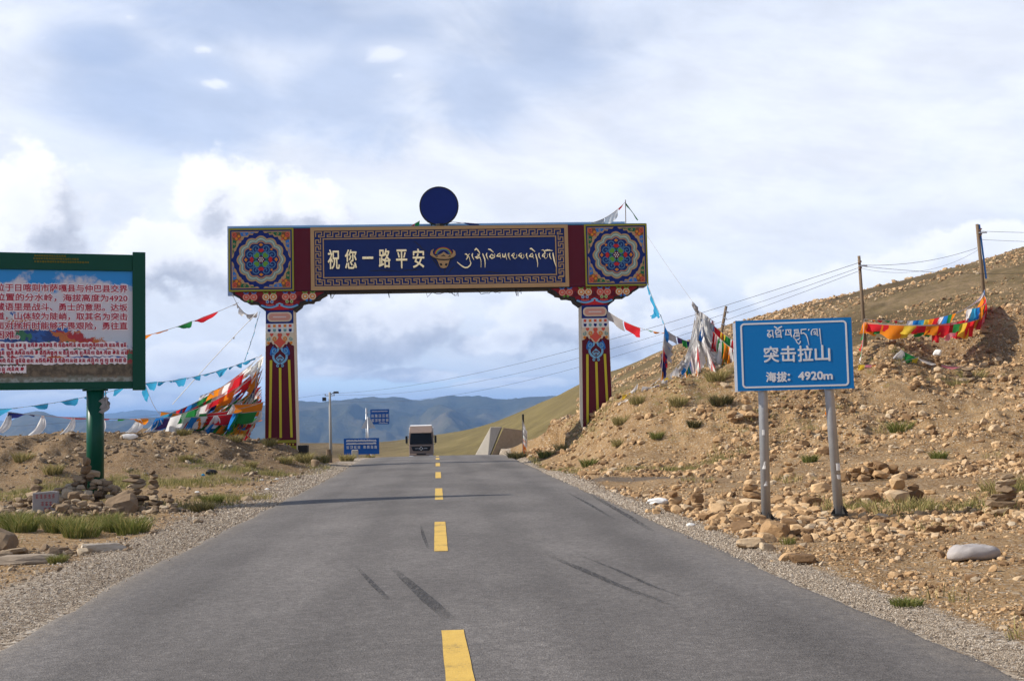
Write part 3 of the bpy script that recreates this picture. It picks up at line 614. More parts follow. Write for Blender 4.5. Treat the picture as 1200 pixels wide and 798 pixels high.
# ------------------------------------------------------------------ mountains
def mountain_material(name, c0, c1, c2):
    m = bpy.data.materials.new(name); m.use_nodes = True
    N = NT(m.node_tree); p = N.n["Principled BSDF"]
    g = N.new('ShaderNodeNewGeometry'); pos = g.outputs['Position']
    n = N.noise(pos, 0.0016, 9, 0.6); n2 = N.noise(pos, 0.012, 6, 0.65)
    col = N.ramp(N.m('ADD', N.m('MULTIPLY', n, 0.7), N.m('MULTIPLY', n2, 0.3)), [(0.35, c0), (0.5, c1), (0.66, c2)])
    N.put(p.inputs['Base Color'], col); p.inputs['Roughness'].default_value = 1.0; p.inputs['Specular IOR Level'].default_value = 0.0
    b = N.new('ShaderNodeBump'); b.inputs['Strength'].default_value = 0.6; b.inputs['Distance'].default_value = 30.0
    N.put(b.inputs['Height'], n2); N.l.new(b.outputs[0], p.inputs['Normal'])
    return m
def mountain(name, prof, r_ridge, r0_, r1_, foot, mat, seed, az0, az1, na=520, nr=110):
    a = np.linspace(R(az0), R(az1), na); rr = np.geomspace(r0_, r1_, nr)
    A, Q = np.meshgrid(a, rr, indexing='ij')
    E = np.interp(np.degrees(A), [p[0] for p in prof], [p[1] for p in prof])
    X, Y = Q * np.sin(A), Q * np.cos(A)
    # ridge line wanders nearer and farther
    rid = r_ridge * (1 + 0.12 * (fbm(np.degrees(A) * 0.35, A * 0, 3, seed) - 0.5))
    top = rid * E + EYE
    t = np.where(Q < rid, np.clip((Q - r0_) / (rid - r0_), 0, 1), 0)
    spur = ridged(X / 420.0, Y / 1100.0, 5, seed + 50, 0.55)
    fine = fbm(X / 160.0, Y / 160.0, 5, seed + 80)
    up = t ** 1.15
    z = foot + (top - foot) * (up + 0.95 * (spur - 0.62) * np.sin(np.clip(t, 0, 1) * PI) + 0.10 * (fine - 0.5) * np.sin(np.clip(t * 0.97, 0, 1) * PI))
    tb = np.clip((Q - rid) / (r1_ - rid), 0, 1)
    z = np.where(Q < rid, z, top - (top - foot) * tb ** 0.8 * 1.05)
    i = np.arange(na - 1)[:, None] * nr + np.arange(nr - 1)[None]
    F = np.stack([i, i + 1, i + nr + 1, i + nr], -1).reshape(-1, 4)
    return mesh_np(name, np.stack([X, Y, z], -1).reshape(-1, 3), F, mat, smooth=True, kind='structure')
M_mtn = mountain_material("mountain_slope", (0.030, 0.034, 0.020), (0.060, 0.058, 0.032), (0.12, 0.10, 0.06))  # slope colours darkened to stand for cloud shadow on the ranges
near_prof = [(-50, 0.012), (-40, .016), (-30, .010), (-26, 0.004), (-23.3, .0052), (-22.3, 0.0165), (-21.6, .0185), (-20.8, .0132), (-19.5, .0125), (-18.5, .0095), (-17, .012), (-15, .010), (-13, .016), (-11.5, .0205), (-10.4, .0232), (-9.3, .0216), (-8.2, .0228), (-7.6, .0240),
             (-6.7, .0250), (-6.2, .0240), (-5.5, .0248), (-5.0, .0226), (-4.45, .0215), (-4.1, .0228), (-3.8, .0224), (-3.16, .0252), (-2.6, .0238), (-1.6, .0240), (-0.6, .0204), (0, .0210), (0.8, .0222), (2.4, .0228), (4, .021), (8, .026), (16, .02), (25, .015), (40, .012)]
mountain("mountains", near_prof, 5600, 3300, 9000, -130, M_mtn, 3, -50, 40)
far_prof = [(-50, .012), (-30, .010), (-24, .012), (-22, .010), (-20, .0128), (-19, .0150), (-18.2, .0165), (-17.4, .0178), (-16.6, .0168), (-15.6, .0172), (-14.5, .0150), (-13, .014), (-5, .012), (10, .012), (40, .012)]
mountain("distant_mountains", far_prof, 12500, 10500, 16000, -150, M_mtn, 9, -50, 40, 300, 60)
# ------------------------------------------------------------------ haze
hb = MB(); hb.box(-28000, 28000, -28000, 28000, -180, 420)
hm = bpy.data.materials.new("haze"); hm.use_nodes = True
hm.node_tree.nodes.clear()
H = NT(hm.node_tree)
pv = H.new('ShaderNodeVolumePrincipled'); pv.inputs['Color'].default_value = (0.31, 0.55, 1.0, 1); pv.inputs['Density'].default_value = HAZE
pv.inputs['Anisotropy'].default_value = 0.0
ho = H.new('ShaderNodeOutputMaterial'); H.l.new(pv.outputs[0], ho.inputs['Volume'])
haze = hb.build("haze", hm); haze["kind"] = "stuff"
# ------------------------------------------------------------------ paints
NAVY = pmat("navy_paint", (0.006, 0.020, 0.150), 0.45, 0.22, 0.8)
NAVYD = pmat("deep_navy_paint", (0.008, 0.024, 0.130), 0.35, 0.30, 0.6)
MAROON = pmat("maroon_paint", (0.105, 0.006, 0.016), 0.45, 0.16, 1.2)
GOLD = pmat("tan_gold_paint", (0.46, 0.285, 0.135), 0.5, 0.14, 2.0)
YELLOW = pmat("yellow_stripe_paint", (0.56, 0.47, 0.035), 0.55, 0.12, 2.0)
OLIVE = pmat("olive_paint", (0.30, 0.27, 0.03), 0.6, 0.15, 2.0)
CREAM = pmat("cream_paint", (0.66, 0.55, 0.40), 0.6, 0.12, 2.0)
WHITEP = pmat("white_paint", (0.72, 0.70, 0.66), 0.6, 0.10, 2.0)
PINK = pmat("pink_paint", (0.60, 0.29, 0.22), 0.6, 0.12, 2.0)
RED = pmat("red_paint", (0.50, 0.020, 0.025), 0.5, 0.12, 2.0)
CORAL = pmat("coral_paint", (0.62, 0.095, 0.060), 0.55, 0.12, 2.0)
ORANGE = pmat("orange_paint", (0.66, 0.22, 0.025), 0.55, 0.12, 2.0)
GREEN = pmat("leaf_green_paint", (0.13, 0.30, 0.035), 0.55, 0.12, 2.0)
DGREEN = pmat("deep_green_paint", (0.015, 0.13, 0.055), 0.5, 0.12, 2.0)
TEAL = pmat("grey_teal_paint", (0.17, 0.34, 0.31), 0.55, 0.12, 2.0)
SKYB = pmat("light_blue_paint", (0.20, 0.44, 0.62), 0.55, 0.12, 2.0)
MIDB = pmat("mid_blue_paint", (0.035, 0.17, 0.48), 0.55, 0.12, 2.0)
BROWNP = pmat("brown_paint", (0.20, 0.085, 0.035), 0.55, 0.12, 2.0)
GILT = pmat("gilt_lettering", (0.95, 0.74, 0.42), 0.28, 0.10, 3.0, metal=0.75)
PALEB = pmat("pale_blue_sheet_metal", (0.33, 0.45, 0.62), 0.5, 0.15, 1.0)
TEALM = pmat("teal_sheet_metal", (0.03, 0.16, 0.24), 0.5, 0.15, 1.0)
DARK = pmat("dark_weathered_metal", (0.03, 0.028, 0.026), 0.7, 0.3, 3.0)
STEEL = pmat("galvanised_steel", (0.40, 0.41, 0.43), 0.42, 0.22, 6.0, metal=0.6)
CONC = pmat("weathered_concrete", (0.40, 0.36, 0.30), 0.9, 0.22, 2.5, 0.4, 18)
RAIN = [pmat("rainbow_red", (0.45, 0.05, 0.03)), pmat("rainbow_yellow", (0.5, 0.35, 0.05)), pmat("rainbow_green", (0.04, 0.28, 0.12)), pmat("rainbow_violet", (0.10, 0.10, 0.35))]

def spiral(cx, cz, r_out, r_in, a0, turns, n=22, sgn=1):
    return [(cx + (r_out + (r_in - r_out) * i / (n - 1)) * math.cos(a0 + sgn * 2 * PI * turns * i / (n - 1)),
             cz + (r_out + (r_in - r_out) * i / (n - 1)) * math.sin(a0 + sgn * 2 * PI * turns * i / (n - 1))) for i in range(n)]
def scallop(cx, cz, r, amp, lobes, n=96, ph=0.0):
    return [(cx + (r + amp * (abs(math.cos(lobes / 2 * (2 * PI * i / n) + ph)) - 0.6)) * math.cos(2 * PI * i / n),
             cz + (r + amp * (abs(math.cos(lobes / 2 * (2 * PI * i / n) + ph)) - 0.6)) * math.sin(2 * PI * i / n)) for i in range(n)]
def xf(pts, cx, cz, s=1.0, a=0.0, mx=1):
    c, q = math.cos(a) * s, math.sin(a) * s
    return [(cx + mx * x * c - z * q, cz + mx * x * q + z * c) for x, z in pts]
def taper(w, n): return [w * (0.35 + 0.65 * math.sin(PI * min(1, (i + 0.6) / n * 1.25))) for i in range(n)]

# ------------------------------------------------------------------ lettering helper
def text_mesh(name, text, mat, parent, x0, x1, z0, z1, y0, depth, bold=0.0, keep=False, res=3):
    """one line of lettering fitted into the box x0..x1, z0..z1 on a sheet that faces -y"""
    cu = bpy.data.curves.new("lettering", 'FONT'); cu.body = text; cu.size = 1.0; cu.resolution_u = res
    cu.extrude = 0.5
    tmp = bpy.data.objects.new("lettering_source", cu); C.objects.link(tmp)
    dg = bpy.context.evaluated_depsgraph_get()
    me = bpy.data.meshes.new_from_object(tmp.evaluated_get(dg))
    bpy.data.objects.remove(tmp); bpy.data.curves.remove(cu)
    n = len(me.vertices); co = np.empty(n * 3, np.float32); me.vertices.foreach_get("co", co); co = co.reshape(-1, 3)
    lo, hi = co.min(0), co.max(0)
    sx = (x1 - x0) / (hi[0] - lo[0]); sz = (z1 - z0) / max(hi[1] - lo[1], 1e-6)
    if keep: sz = sx
    out = np.empty_like(co)
    out[:, 0] = x0 + (co[:, 0] - lo[0]) * sx
    out[:, 2] = z0 + (co[:, 1] - lo[1]) * sz
    out[:, 1] = y0 - (co[:, 2] - lo[2]) / (hi[2] - lo[2]) * depth
    me.vertices.foreach_set("co", out.ravel()); me.update()
    if bold:                                               # heavier strokes: the same letters again, a hair to each side
        tri = [list(p.vertices) for p in me.polygons]; vs = []; fs = []
        for k, (ox, oz) in enumerate(((0, 0), (1, .4), (-1, -.4), (.4, -1), (-.4, 1))):
            b0 = len(vs); vs += [(q[0] + ox * bold, q[1] - .0004 * k, q[2] + oz * bold) for q in out.tolist()]; fs += [[b0 + i for i in f] for f in tri]
        bpy.data.meshes.remove(me); me = bpy.data.meshes.new(name); me.from_pydata(vs, [], fs); me.update()
    me.materials.clear(); me.materials.append(mat)
    me.name = name
    o = bpy.data.objects.new(name, me); C.objects.link(o); o.parent = parent
    return o

# ------------------------------------------------------------------ gateway over the road
GATE_RZ = math.atan2(1.15, 17.39)
gate = thing("gateway_arch", "painted gateway arch spanning the road on two maroon columns, gilt lettering on a navy beam", "gateway arch", (-2.905, 49.475, 0), GATE_RZ)
ZB, ZT, HX = 7.22, 9.84, 8.715
def ax(px): return (px - 267.7) / 489.8 * 17.43 - HX
def azp(px, py): return ZB + (342 - (px - 268) * 8 / 489 - py) / 28.5
b = MB(); b.box(-HX + .03, HX - .03, 0, 1.0, ZB + .01, ZT - .02)
b.build("beam_body", NAVY, gate)
b = MB(); b.box(-HX - 0.22, HX - 0.75, 1.0, 1.12, ZB - .05, ZT + .28); b.build("rear_panel", PALEB, gate)
b = MB(); b.box(-HX + .05, HX - .35, .75, .99, ZT - .02, ZT + .16); b.box(-HX + .02, HX - .02, .02, .70, ZT - .02, ZT + .035); b.build("roof_sheet", TEALM, gate)
b = MB(); b.box(-5.4, 5.4, .0, .99, ZB - .06, ZB + .01); b.build("soffit", DARK, gate)

ROSEB = pmat('rosette_blue_paint', (0.075, 0.20, 0.36), 0.5, 0.12, 2.0)
def corner_panel(cx):
    h = (ZT - ZB) / 2; cz = ZB + h; w = 1.33
    b = MB(); b.box(cx - w, cx + w, -.05, 0, cz - h, cz + h)
    p = b.build("corner_panel", NAVY, gate)
    b = MB()
    for q in (-1, 1):
        b.box(cx + q * (w - .035) - .035, cx + q * (w - .035) + .035, -.075, -.05, cz - h, cz + h)
        b.box(cx - w + .07, cx + w - .07, -.075, -.05, cz + q * (h - .035) - .035, cz + q * (h - .035) + .035)
    b.build("panel_frame", OLIVE, p)
    # rosette: nested scalloped bands
    b = MB()
    mats = [GOLD, TEAL, CREAM, TEAL, GOLD, NAVYD, ROSEB, DGREEN, RED, ORANGE, MAROON, GREEN, WHITEP]
    for k, (r, amp, mi) in enumerate([(.965, .10, 0), (.895, .10, 1), (.845, .095, 2), (.815, .09, 3), (.755, .085, 8), (.735, .085, 0), (.705, .08, 5)]):
        b.poly(scallop(cx, cz, r, amp, 12), -.060 - .004 * k, -.05, mi)
    y = -.088
    for k in range(8):                                     # ring of paired curls
        a = PI / 8 + k * PI / 4
        px_, pz_ = cx + .49 * math.cos(a), cz + .49 * math.sin(a)
        s = 1 if k % 2 else -1
        b.disc(px_, pz_, .20, y, -.05, 5, 14)
        pts = spiral(px_, pz_, .185, .02, a + PI, 1.5, 22, s)
        b.stroke(pts, .034, y - .006, -.05, 6)
    for k in range(4):                                     # heart leaves, wedges, tips
        a = PI / 4 + k * PI / 2
        b.poly(xf([(.10, 0), (.16, .12), (.28, .16), (.40, .10), (.36, 0), (.40, -.10), (.28, -.16), (.16, -.12)], cx, cz, 1, a), y - .012, -.05, 6)
        b.poly(xf([(.14, 0), (.19, .09), (.27, .12), (.35, .07), (.32, 0), (.35, -.07), (.27, -.12), (.19, -.09)], cx, cz, 1, a), y - .017, -.05, 11)
        a = k * PI / 2
        b.poly(xf([(.28, 0), (.38, .13), (.47, .06), (.44, 0), (.47, -.06), (.38, -.13)], cx, cz, 1, a), y - .014, -.05, 8)
        b.poly(xf([(.18, 0), (.25, .07), (.32, 0), (.25, -.07)], cx, cz, 1, a), y - .016, -.05, 7)
        b.poly(xf([(.55, 0), (.62, .09), (.69, 0), (.62, -.09)], cx, cz, 1, a), y - .012, -.05, 9)
        b.poly(xf([(.55, 0), (.60, .06), (.66, 0), (.60, -.06)], cx, cz, 1, a + PI / 4), y - .012, -.05, 9)
    b.disc(cx, cz, .145, y - .020, -.05, 10, 18)
    b.disc(cx, cz, .028, y - .026, -.05, 12, 8)
    for k in range(6): b.disc(cx + .085 * math.cos(k * PI / 3), cz + .085 * math.sin(k * PI / 3), .027, y - .026, -.05, 12, 8)
    b.build("rosette", mats, p)
    # scrolled corner pieces
    for qx in (-1, 1):
        for qz in (-1, 1):
            b = MB(); W_, H_ = w - .13, h - .13
            kx, kz = cx + qx * W_, cz + qz * H_
            def P(u, v): return (kx - qx * u, kz - qz * v)
            out = [(0, 0), (1.12, 0), (1.05, .07), (.90, .06), (.86, .15), (.72, .14), (.66, .24), (.52, .23), (.47, .34), (.40, .38), (.38, .45), (.30, .50), (.25, .62), (.21, .68), (.17, .80), (.10, .84), (.09, .98), (.05, 1.08), (0, 1.12)]
            b.poly([P(u, v) for u, v in out], -.066, -.05, 0)
            inner = [(.03, .03), (.98, .03), (.84, .08), (.70, .09), (.62, .17), (.48, .17), (.40, .26), (.30, .30), (.26, .40), (.17, .48), (.15, .64), (.08, .74), (.07, .88), (.03, .98)]
            up_c, side_c = (2, 1) if qx * qz < 0 else (1, 2)
            b.poly([P(u, v) for u, v in [(.34, .04), (.98, .035), (.84, .085), (.70, .10), (.62, .18), (.48, .19), (.40, .20)]], -.072, -.05, up_c)
            b.poly([P(v, u) for u, v in [(.34, .04), (.98, .035), (.84, .085), (.70, .10), (.62, .18), (.48, .19), (.40, .20)]], -.072, -.05, side_c)
            b.poly([P(u, v) for u, v in [(.03, .03), (.33, .03), (.40, .24), (.30, .32), (.22, .40), (.03, .33)]], -.072, -.05, 4)
            b.stroke([P(*q) for q in spiral(.13, .13, .115, .02, 0.8, 1.35, 20)], .045, -.080, -.05, 3)
            b.disc(*P(.30, .20), .06, -.078, -.05, 5, 10); b.disc(*P(.20, .30), .06, -.078, -.05, 5, 10); b.disc(*P(.33, .33), .045, -.078, -.05, 3, 8)
            for (u, v), f in (((.52, .10), 1), ((.74, .065), 1)):
                b.stroke([P(*q) for q in spiral(u, v, .055, .012, 0.3, 1.1, 12)], .022, -.078, -.05, 0)
                b.stroke([P(q[1], q[0]) for q in spiral(u, v, .055, .012, 0.3, 1.1, 12)], .022, -.078, -.05, 0)
            b.build("corner_scroll", [GOLD, DGREEN, MIDB, CORAL, BROWNP, ORANGE], p)
corner_panel(-HX + 1.33); corner_panel(HX - 1.33)
for s in (-1, 1):
    b = MB(); b.box(min(s * 5.36, s * 6.055), max(s * 5.36, s * 6.055), -.03, 0, ZB + .02, ZT - .02); b.build("maroon_panel", MAROON, gate)
b = MB()
bx0, bx1 = -5.36, 5.36
b.box(bx0, bx1, -.04, 0, ZB, ZT)
board = b.build("centre_board", NAVYD, gate)
b = MB()
for z0, z1 in ((ZB, ZB + .17), (ZT - .14, ZT)): b.box(bx0, bx1, -.085, -.04, z0, z1)
for x0, x1 in ((bx0, bx0 + .15), (bx1 - .15, bx1)): b.box(x0, x1, -.085, -.04, ZB + .17, ZT - .14)
b.build("outer_frame", GOLD, board)
ix0, ix1, iz0, iz1 = bx0 + .50, bx1 - .50, ZB + .50, ZT - .46
b = MB(); t = .045
b.box(ix0, ix1, -.07, -.04, iz0, iz0 + t); b.box(ix0, ix1, -.07, -.04, iz1 - t, iz1)
b.box(ix0, ix0 + t, -.07, -.04, iz0 + t, iz1 - t); b.box(ix1 - t, ix1, -.07, -.04, iz0 + t, iz1 - t)
b.build("inner_frame", GOLD, board)
# key pattern between the two frames
def key(n): 
    pts = []
    for i in range(n):
        pts += [(i, 0), (i, 1), (i + .70, 1), (i + .70, .38), (i + .35, .38), (i + .35, 0)]
    pts.append((n, 0))
    return pts
b = MB()
kx0, kx1, kz0, kz1 = bx0 + .21, bx1 - .21, ZB + .225, ZT - .195
nT = 29; bw = .20
L = kx1 - kx0
b.stroke([(kx0 + u / nT * L, kz1 - bw + v * bw) for u, v in key(nT)], .036, -.062, -.04)
b.stroke([(kx0 + u / nT * L, kz0 + bw - v * bw) for u, v in key(nT)], .036, -.062, -.04)
nS = 6; L2 = kz1 - kz0 - 2 * bw - .08
b.stroke([(kx0 + bw - v * bw, kz0 + bw + .04 + u / nS * L2) for u, v in key(nS)], .036, -.062, -.04)
b.stroke([(kx1 - bw + v * bw, kz0 + bw + .04 + u / nS * L2) for u, v in key(nS)], .036, -.062, -.04)
b.build("key_border", GOLD, board)
# raised characters
for ch, p0, p1, q0, q1 in (("祝", 382, 395.3, 292, 315), ("您", 401.7, 415, 292, 314.6), ("一", 422, 434.2, 300.5, 302.8), ("路", 441, 454.2, 291, 313.2), ("平", 461, 473.6, 291.8, 313.8), ("安", 480.4, 493.6, 290.8, 313.2)):
    text_mesh("character", ch, GILT, board, ax(p0), ax(p1), azp((p0 + p1) / 2, q1), azp((p0 + p1) / 2, q0), -.04, .07, 0.009, res=4)
# flowing script, traced stroke by stroke
UM1 = [([(35, 400), (90, 450), (140, 490), (190, 515), (240, 510), (290, 470), (310, 420), (295, 380), (285, 330), (280, 290)], 22), ([(190, 240), (220, 235), (250, 270), (290, 225)], 20), ([(215, 350), (245, 310), (265, 285), (225, 290)], 16),
       ([(350, 220), (335, 255), (345, 300), (372, 355)], 20), ([(390, 160), (420, 125), (450, 150), (490, 210), (490, 235)], 24), ([(440, 240), (480, 245), (470, 275), (410, 300), (440, 325), (490, 300), (510, 350), (515, 420), (510, 510)], 20),
       ([(548, 225), (565, 270), (590, 340), (595, 430), (592, 510)], 22), ([(635, 215), (622, 250), (635, 300), (658, 350)], 20), ([(660, 135), (700, 140), (740, 175), (770, 200)], 24), ([(730, 235), (710, 265), (690, 290), (735, 325), (785, 300), (795, 250), (785, 225)], 20), ([(735, 240), (765, 265), (740, 290)], 16),
       ([(905, 215), (860, 240), (835, 275), (880, 285), (905, 270), (890, 220), (905, 290), (915, 325)], 18), ([(950, 225), (955, 290), (990, 295), (1010, 225), (1020, 300), (1035, 350)], 20), ([(1085, 215), (1070, 250), (1080, 300), (1105, 350)], 20)]
UM2 = [([(50, 210), (35, 245), (45, 295), (72, 345)], 20), ([(165, 215), (135, 230), (105, 265), (140, 280), (160, 250), (130, 300), (170, 330), (210, 300), (205, 240)], 18), ([(305, 215), (270, 230), (245, 265), (280, 285), (310, 250), (290, 305), (320, 325), (355, 295), (345, 235)], 18),
       ([(415, 215), (400, 245), (412, 295), (438, 345)], 20), ([(475, 125), (505, 120), (540, 150), (580, 185)], 26), ([(530, 215), (490, 240), (465, 280), (520, 290), (535, 260), (525, 225), (535, 290), (550, 325)], 18), ([(590, 230), (598, 270), (615, 340), (628, 420), (622, 500)], 20),
       ([(665, 210), (650, 245), (662, 295), (688, 335)], 20), ([(710, 155), (740, 145), (770, 170), (780, 215), (735, 245), (725, 275), (760, 285), (775, 255), (765, 310), (795, 325), (830, 290), (825, 225)], 18), ([(780, 165), (830, 150), (880, 155), (935, 162)], 26),
       ([(880, 210), (868, 245), (880, 295), (905, 340)], 20), ([(940, 205), (945, 260), (960, 350), (980, 430), (1000, 495)], 24)]
b = MB()
for ox, lst in ((530, UM1), (590, UM2)):
    for pts, w in lst:
        q = [(ax(ox + x / 17.14), azp(ox + x / 17.14, 283 + y / 17.14)) for x, y in pts]
        b.stroke(q, taper(w / 17.14 / 28.1 * 1.15, len(q)), -.095, -.04)
b.build("script_lettering", GILT, board)
# horned head emblem with rainbow and snow mountains
b = MB(); ex = ax(515.3)
def E_(px, py): return (ax(490 + px / 6.667), azp(490 + px / 6.667, 275 + py / 6.667))
for k, r in enumerate((66, 59, 52, 45)):
    b.stroke([E_(174 + r * math.cos(a), 148 - r * 0.80 * math.sin(a)) for a in np.linspace(0.08, PI - 0.08, 18)], 7.5 / 6.667 / 28.1, -.075 - .002 * k, -.04, 2 + k)
b.poly([E_(*q) for q in [(70, 150), (78, 118), (100, 105), (90, 130), (96, 148), (112, 162), (140, 150), (158, 142), (178, 128), (200, 146), (222, 152), (242, 148), (252, 128), (246, 108), (266, 122), (270, 150), (254, 172), (228, 186), (218, 200), (208, 236), (196, 252), (174, 258), (150, 252), (140, 236), (128, 200), (118, 186), (90, 172)]], -.09, -.04, 0)
for q in ([(108, 168), (130, 158), (128, 170)], [(150, 165), (176, 150), (196, 168), (176, 162)], [(205, 168), (226, 156), (232, 168)], [(78, 160), (110, 178), (140, 184), (180, 186), (215, 184), (255, 168), (262, 158), (250, 180), (215, 194), (178, 197), (138, 194), (100, 180)],
          [(142, 222), (158, 218), (166, 236), (150, 240)], [(206, 222), (190, 218), (182, 236), (198, 240)], [(120, 192), (130, 206), (138, 234), (130, 214)], [(228, 192), (218, 206), (210, 234), (218, 214)]):
    b.poly([E_(*p) for p in q], -.10, -.04, 1)
b.build("emblem", [GOLD, DARK] + RAIN, board)
# creased, torn film on the board
rg = random.Random(5)
for (x0, z0, x1, z1) in ((ex - 1.2, ZB + 2.0, ex - .45, ZB + 1.35), (ex - .45, ZB + 1.35, ex - .05, ZB + .62), (ex + .15, ZB + 1.0, ex + .05, ZB + .6), (ex + .5, ZB + .95, ex + .2, ZB + .62), (-3.0, ZB + .82, -1.4, ZB + .74), (-1.5, ZB + .78, -.6, ZB + .8), (1.9, ZB + .66, 2.6, ZB + .62)):
    n = 7; b = MB(); b.stroke([(x0 + (x1 - x0) * i / (n - 1) + rg.uniform(-.03, .03), z0 + (z1 - z0) * i / (n - 1) + rg.uniform(-.02, .02)) for i in range(n)], taper(.035, n), -.048, -.04); b.build('film_crease', DARK, board)

# round plate on top
b = MB(); b.disc(-.02, 10.72, .80, .10, .20, 0, 40); pl = b.build("round_plate", NAVY, gate)
b = MB(); b.ring(-.02, 10.72, .80, .05, .085, .23, 0, 40); b.build("rim", DARK, pl)
b = MB()
for x in (-.35, .3): b.tube([(x, .3, ZT - .02), (x, .24, 10.6)], .035, 6)
b.tube([(.0, .15, ZT), (.0, .15, ZT + .12)], .2, 8); b.build("plate_stand", DARK, pl)
# loose wires and tatters under the beam
rg = random.Random(2)
for x0, n_, ln in ((-.9, 9, 1.6), (.2, 7, .5), (1.4, 9, 1.1), (3.1, 5, .3), (-4.6, 4, .3), (-2.2, 4, .35), (4.6, 4, .3)):
    b = MB(); x, z = x0, ZB - .04; pts = [(x, .05, z)]
    for i in range(n_):
        x += ln / n_ * rg.uniform(.3, 1.5); z = ZB - .06 - abs(math.sin(i * 1.3)) * rg.uniform(.05, .32); pts.append((x, .05 + rg.uniform(-.05, .1), z))
    pts.append((x, .05, ZB - .05)); b.tube(pts, .013, 4)
    b.build('loose_wire', DARK, gate)
    if ln < .5:
        b = MB(); b.tube([(x0, .05, ZB - .03), (x0 + .05, .05, ZB - .34)], [.035, .015], 5); b.build('torn_strip', DARK, gate)

BRACKET = pmat('crimson_bracket_paint', (0.24, 0.010, 0.016), 0.5, 0.15, 2.0)
def bracket(cx):
    hw, zb = 1.85, 6.43
    prof = [(-hw, ZB - .005), (-hw, ZB - .10), (-1.62, ZB - .22), (-1.56, ZB - .30), (-1.36, ZB - .33), (-1.30, ZB - .42), (-1.08, ZB - .42), (-.86, ZB - .47), (-.80, ZB - .60), (-.62, zb + .06), (-.56, zb)]
    full = prof + [(-x, z) for x, z in prof[::-1]]
    b = MB(); b.poly([(cx + x, z) for x, z in full], .02, .98); p = b.build("bracket", BRACKET, gate)
    b = MB(); b.stroke([(cx + x, z) for x, z in prof], .07, -.005, .99); b.build('bracket_edge', DARK, p)
    b = MB(); b.stroke([(cx - x, z) for x, z in prof], .07, -.005, .99); b.build('bracket_edge', DARK, p)
    b = MB(); mats = [PINK, CORAL, ORANGE, MIDB, SKYB, GREEN, RED, CREAM, MAROON]
    for k, x in enumerate((-1.20, -.40, .40, 1.20)):
        c1_ = 1 if k % 2 == 0 else 2; c2_ = 0 if k % 2 == 0 else 7; lo = 5 if k % 2 == 0 else 3; top = 3 if k % 2 == 0 else 5
        zz = ZB - .23
        for s in (-1, 1):
            b.disc(cx + x + s * .15, zz, .155, -.008, .02, c1_, 14); b.ring(cx + x + s * .15, zz, .125, .035, -.016, .02, c2_, 14); b.disc(cx + x + s * .15, zz, .055, -.020, .02, c2_, 8)
            b.stroke([(cx + x + s * (.06 + .2 * t_), ZB - .03 - .055 * math.sin(PI * t_)) for t_ in np.linspace(0, 1, 7)], .045, -.018, .02, top)
            if abs(x) < 1: b.disc(cx + x + s * .09, zz - .20, .075, -.012, .02, lo, 10); b.ring(cx + x + s * .09, zz - .20, .055, .018, -.018, .02, 7, 10)
            else: b.disc(cx + x + s * .08, zz - .155, .055, -.012, .02, lo, 10)
        if abs(x) < 1:
            for j in range(5): b.disc(cx + x + (j - 2) * .065, zz - .33 - .012 * (2 - abs(j - 2)), .035, -.012, .02, 1, 8)
            b.stroke([(cx + x + (-.36 + .72 * t_), ZB - .58 - .10 * math.sin(PI * t_)) for t_ in np.linspace(0, 1, 12)], .05, -.018, .02, 4)
            b.stroke([(cx + x + (-.33 + .66 * t_), ZB - .545 - .09 * math.sin(PI * t_)) for t_ in np.linspace(0, 1, 12)], .03, -.014, .02, 3)
    b.poly([(cx + x, z) for x, z in [(-.42, zb + .02), (.42, zb + .02), (.25, zb + .16), (.10, zb + .25), (0, zb + .28), (-.10, zb + .25), (-.25, zb + .16)]], -.012, .02, 6)
    b.stroke([(cx + x, z) for x, z in [(-.14, ZB - .56), (0, ZB - .50), (.14, ZB - .56)]], .05, -.018, .02, 4)
    for x in (-.80, 0, .80): b.poly([(cx + x - .13, ZB - .40), (cx + x + .13, ZB - .40), (cx + x, ZB - .16)], -.006, .02, 8)
    b.build("bracket_ornament", mats, p)
bracket(-6.66); bracket(6.42)

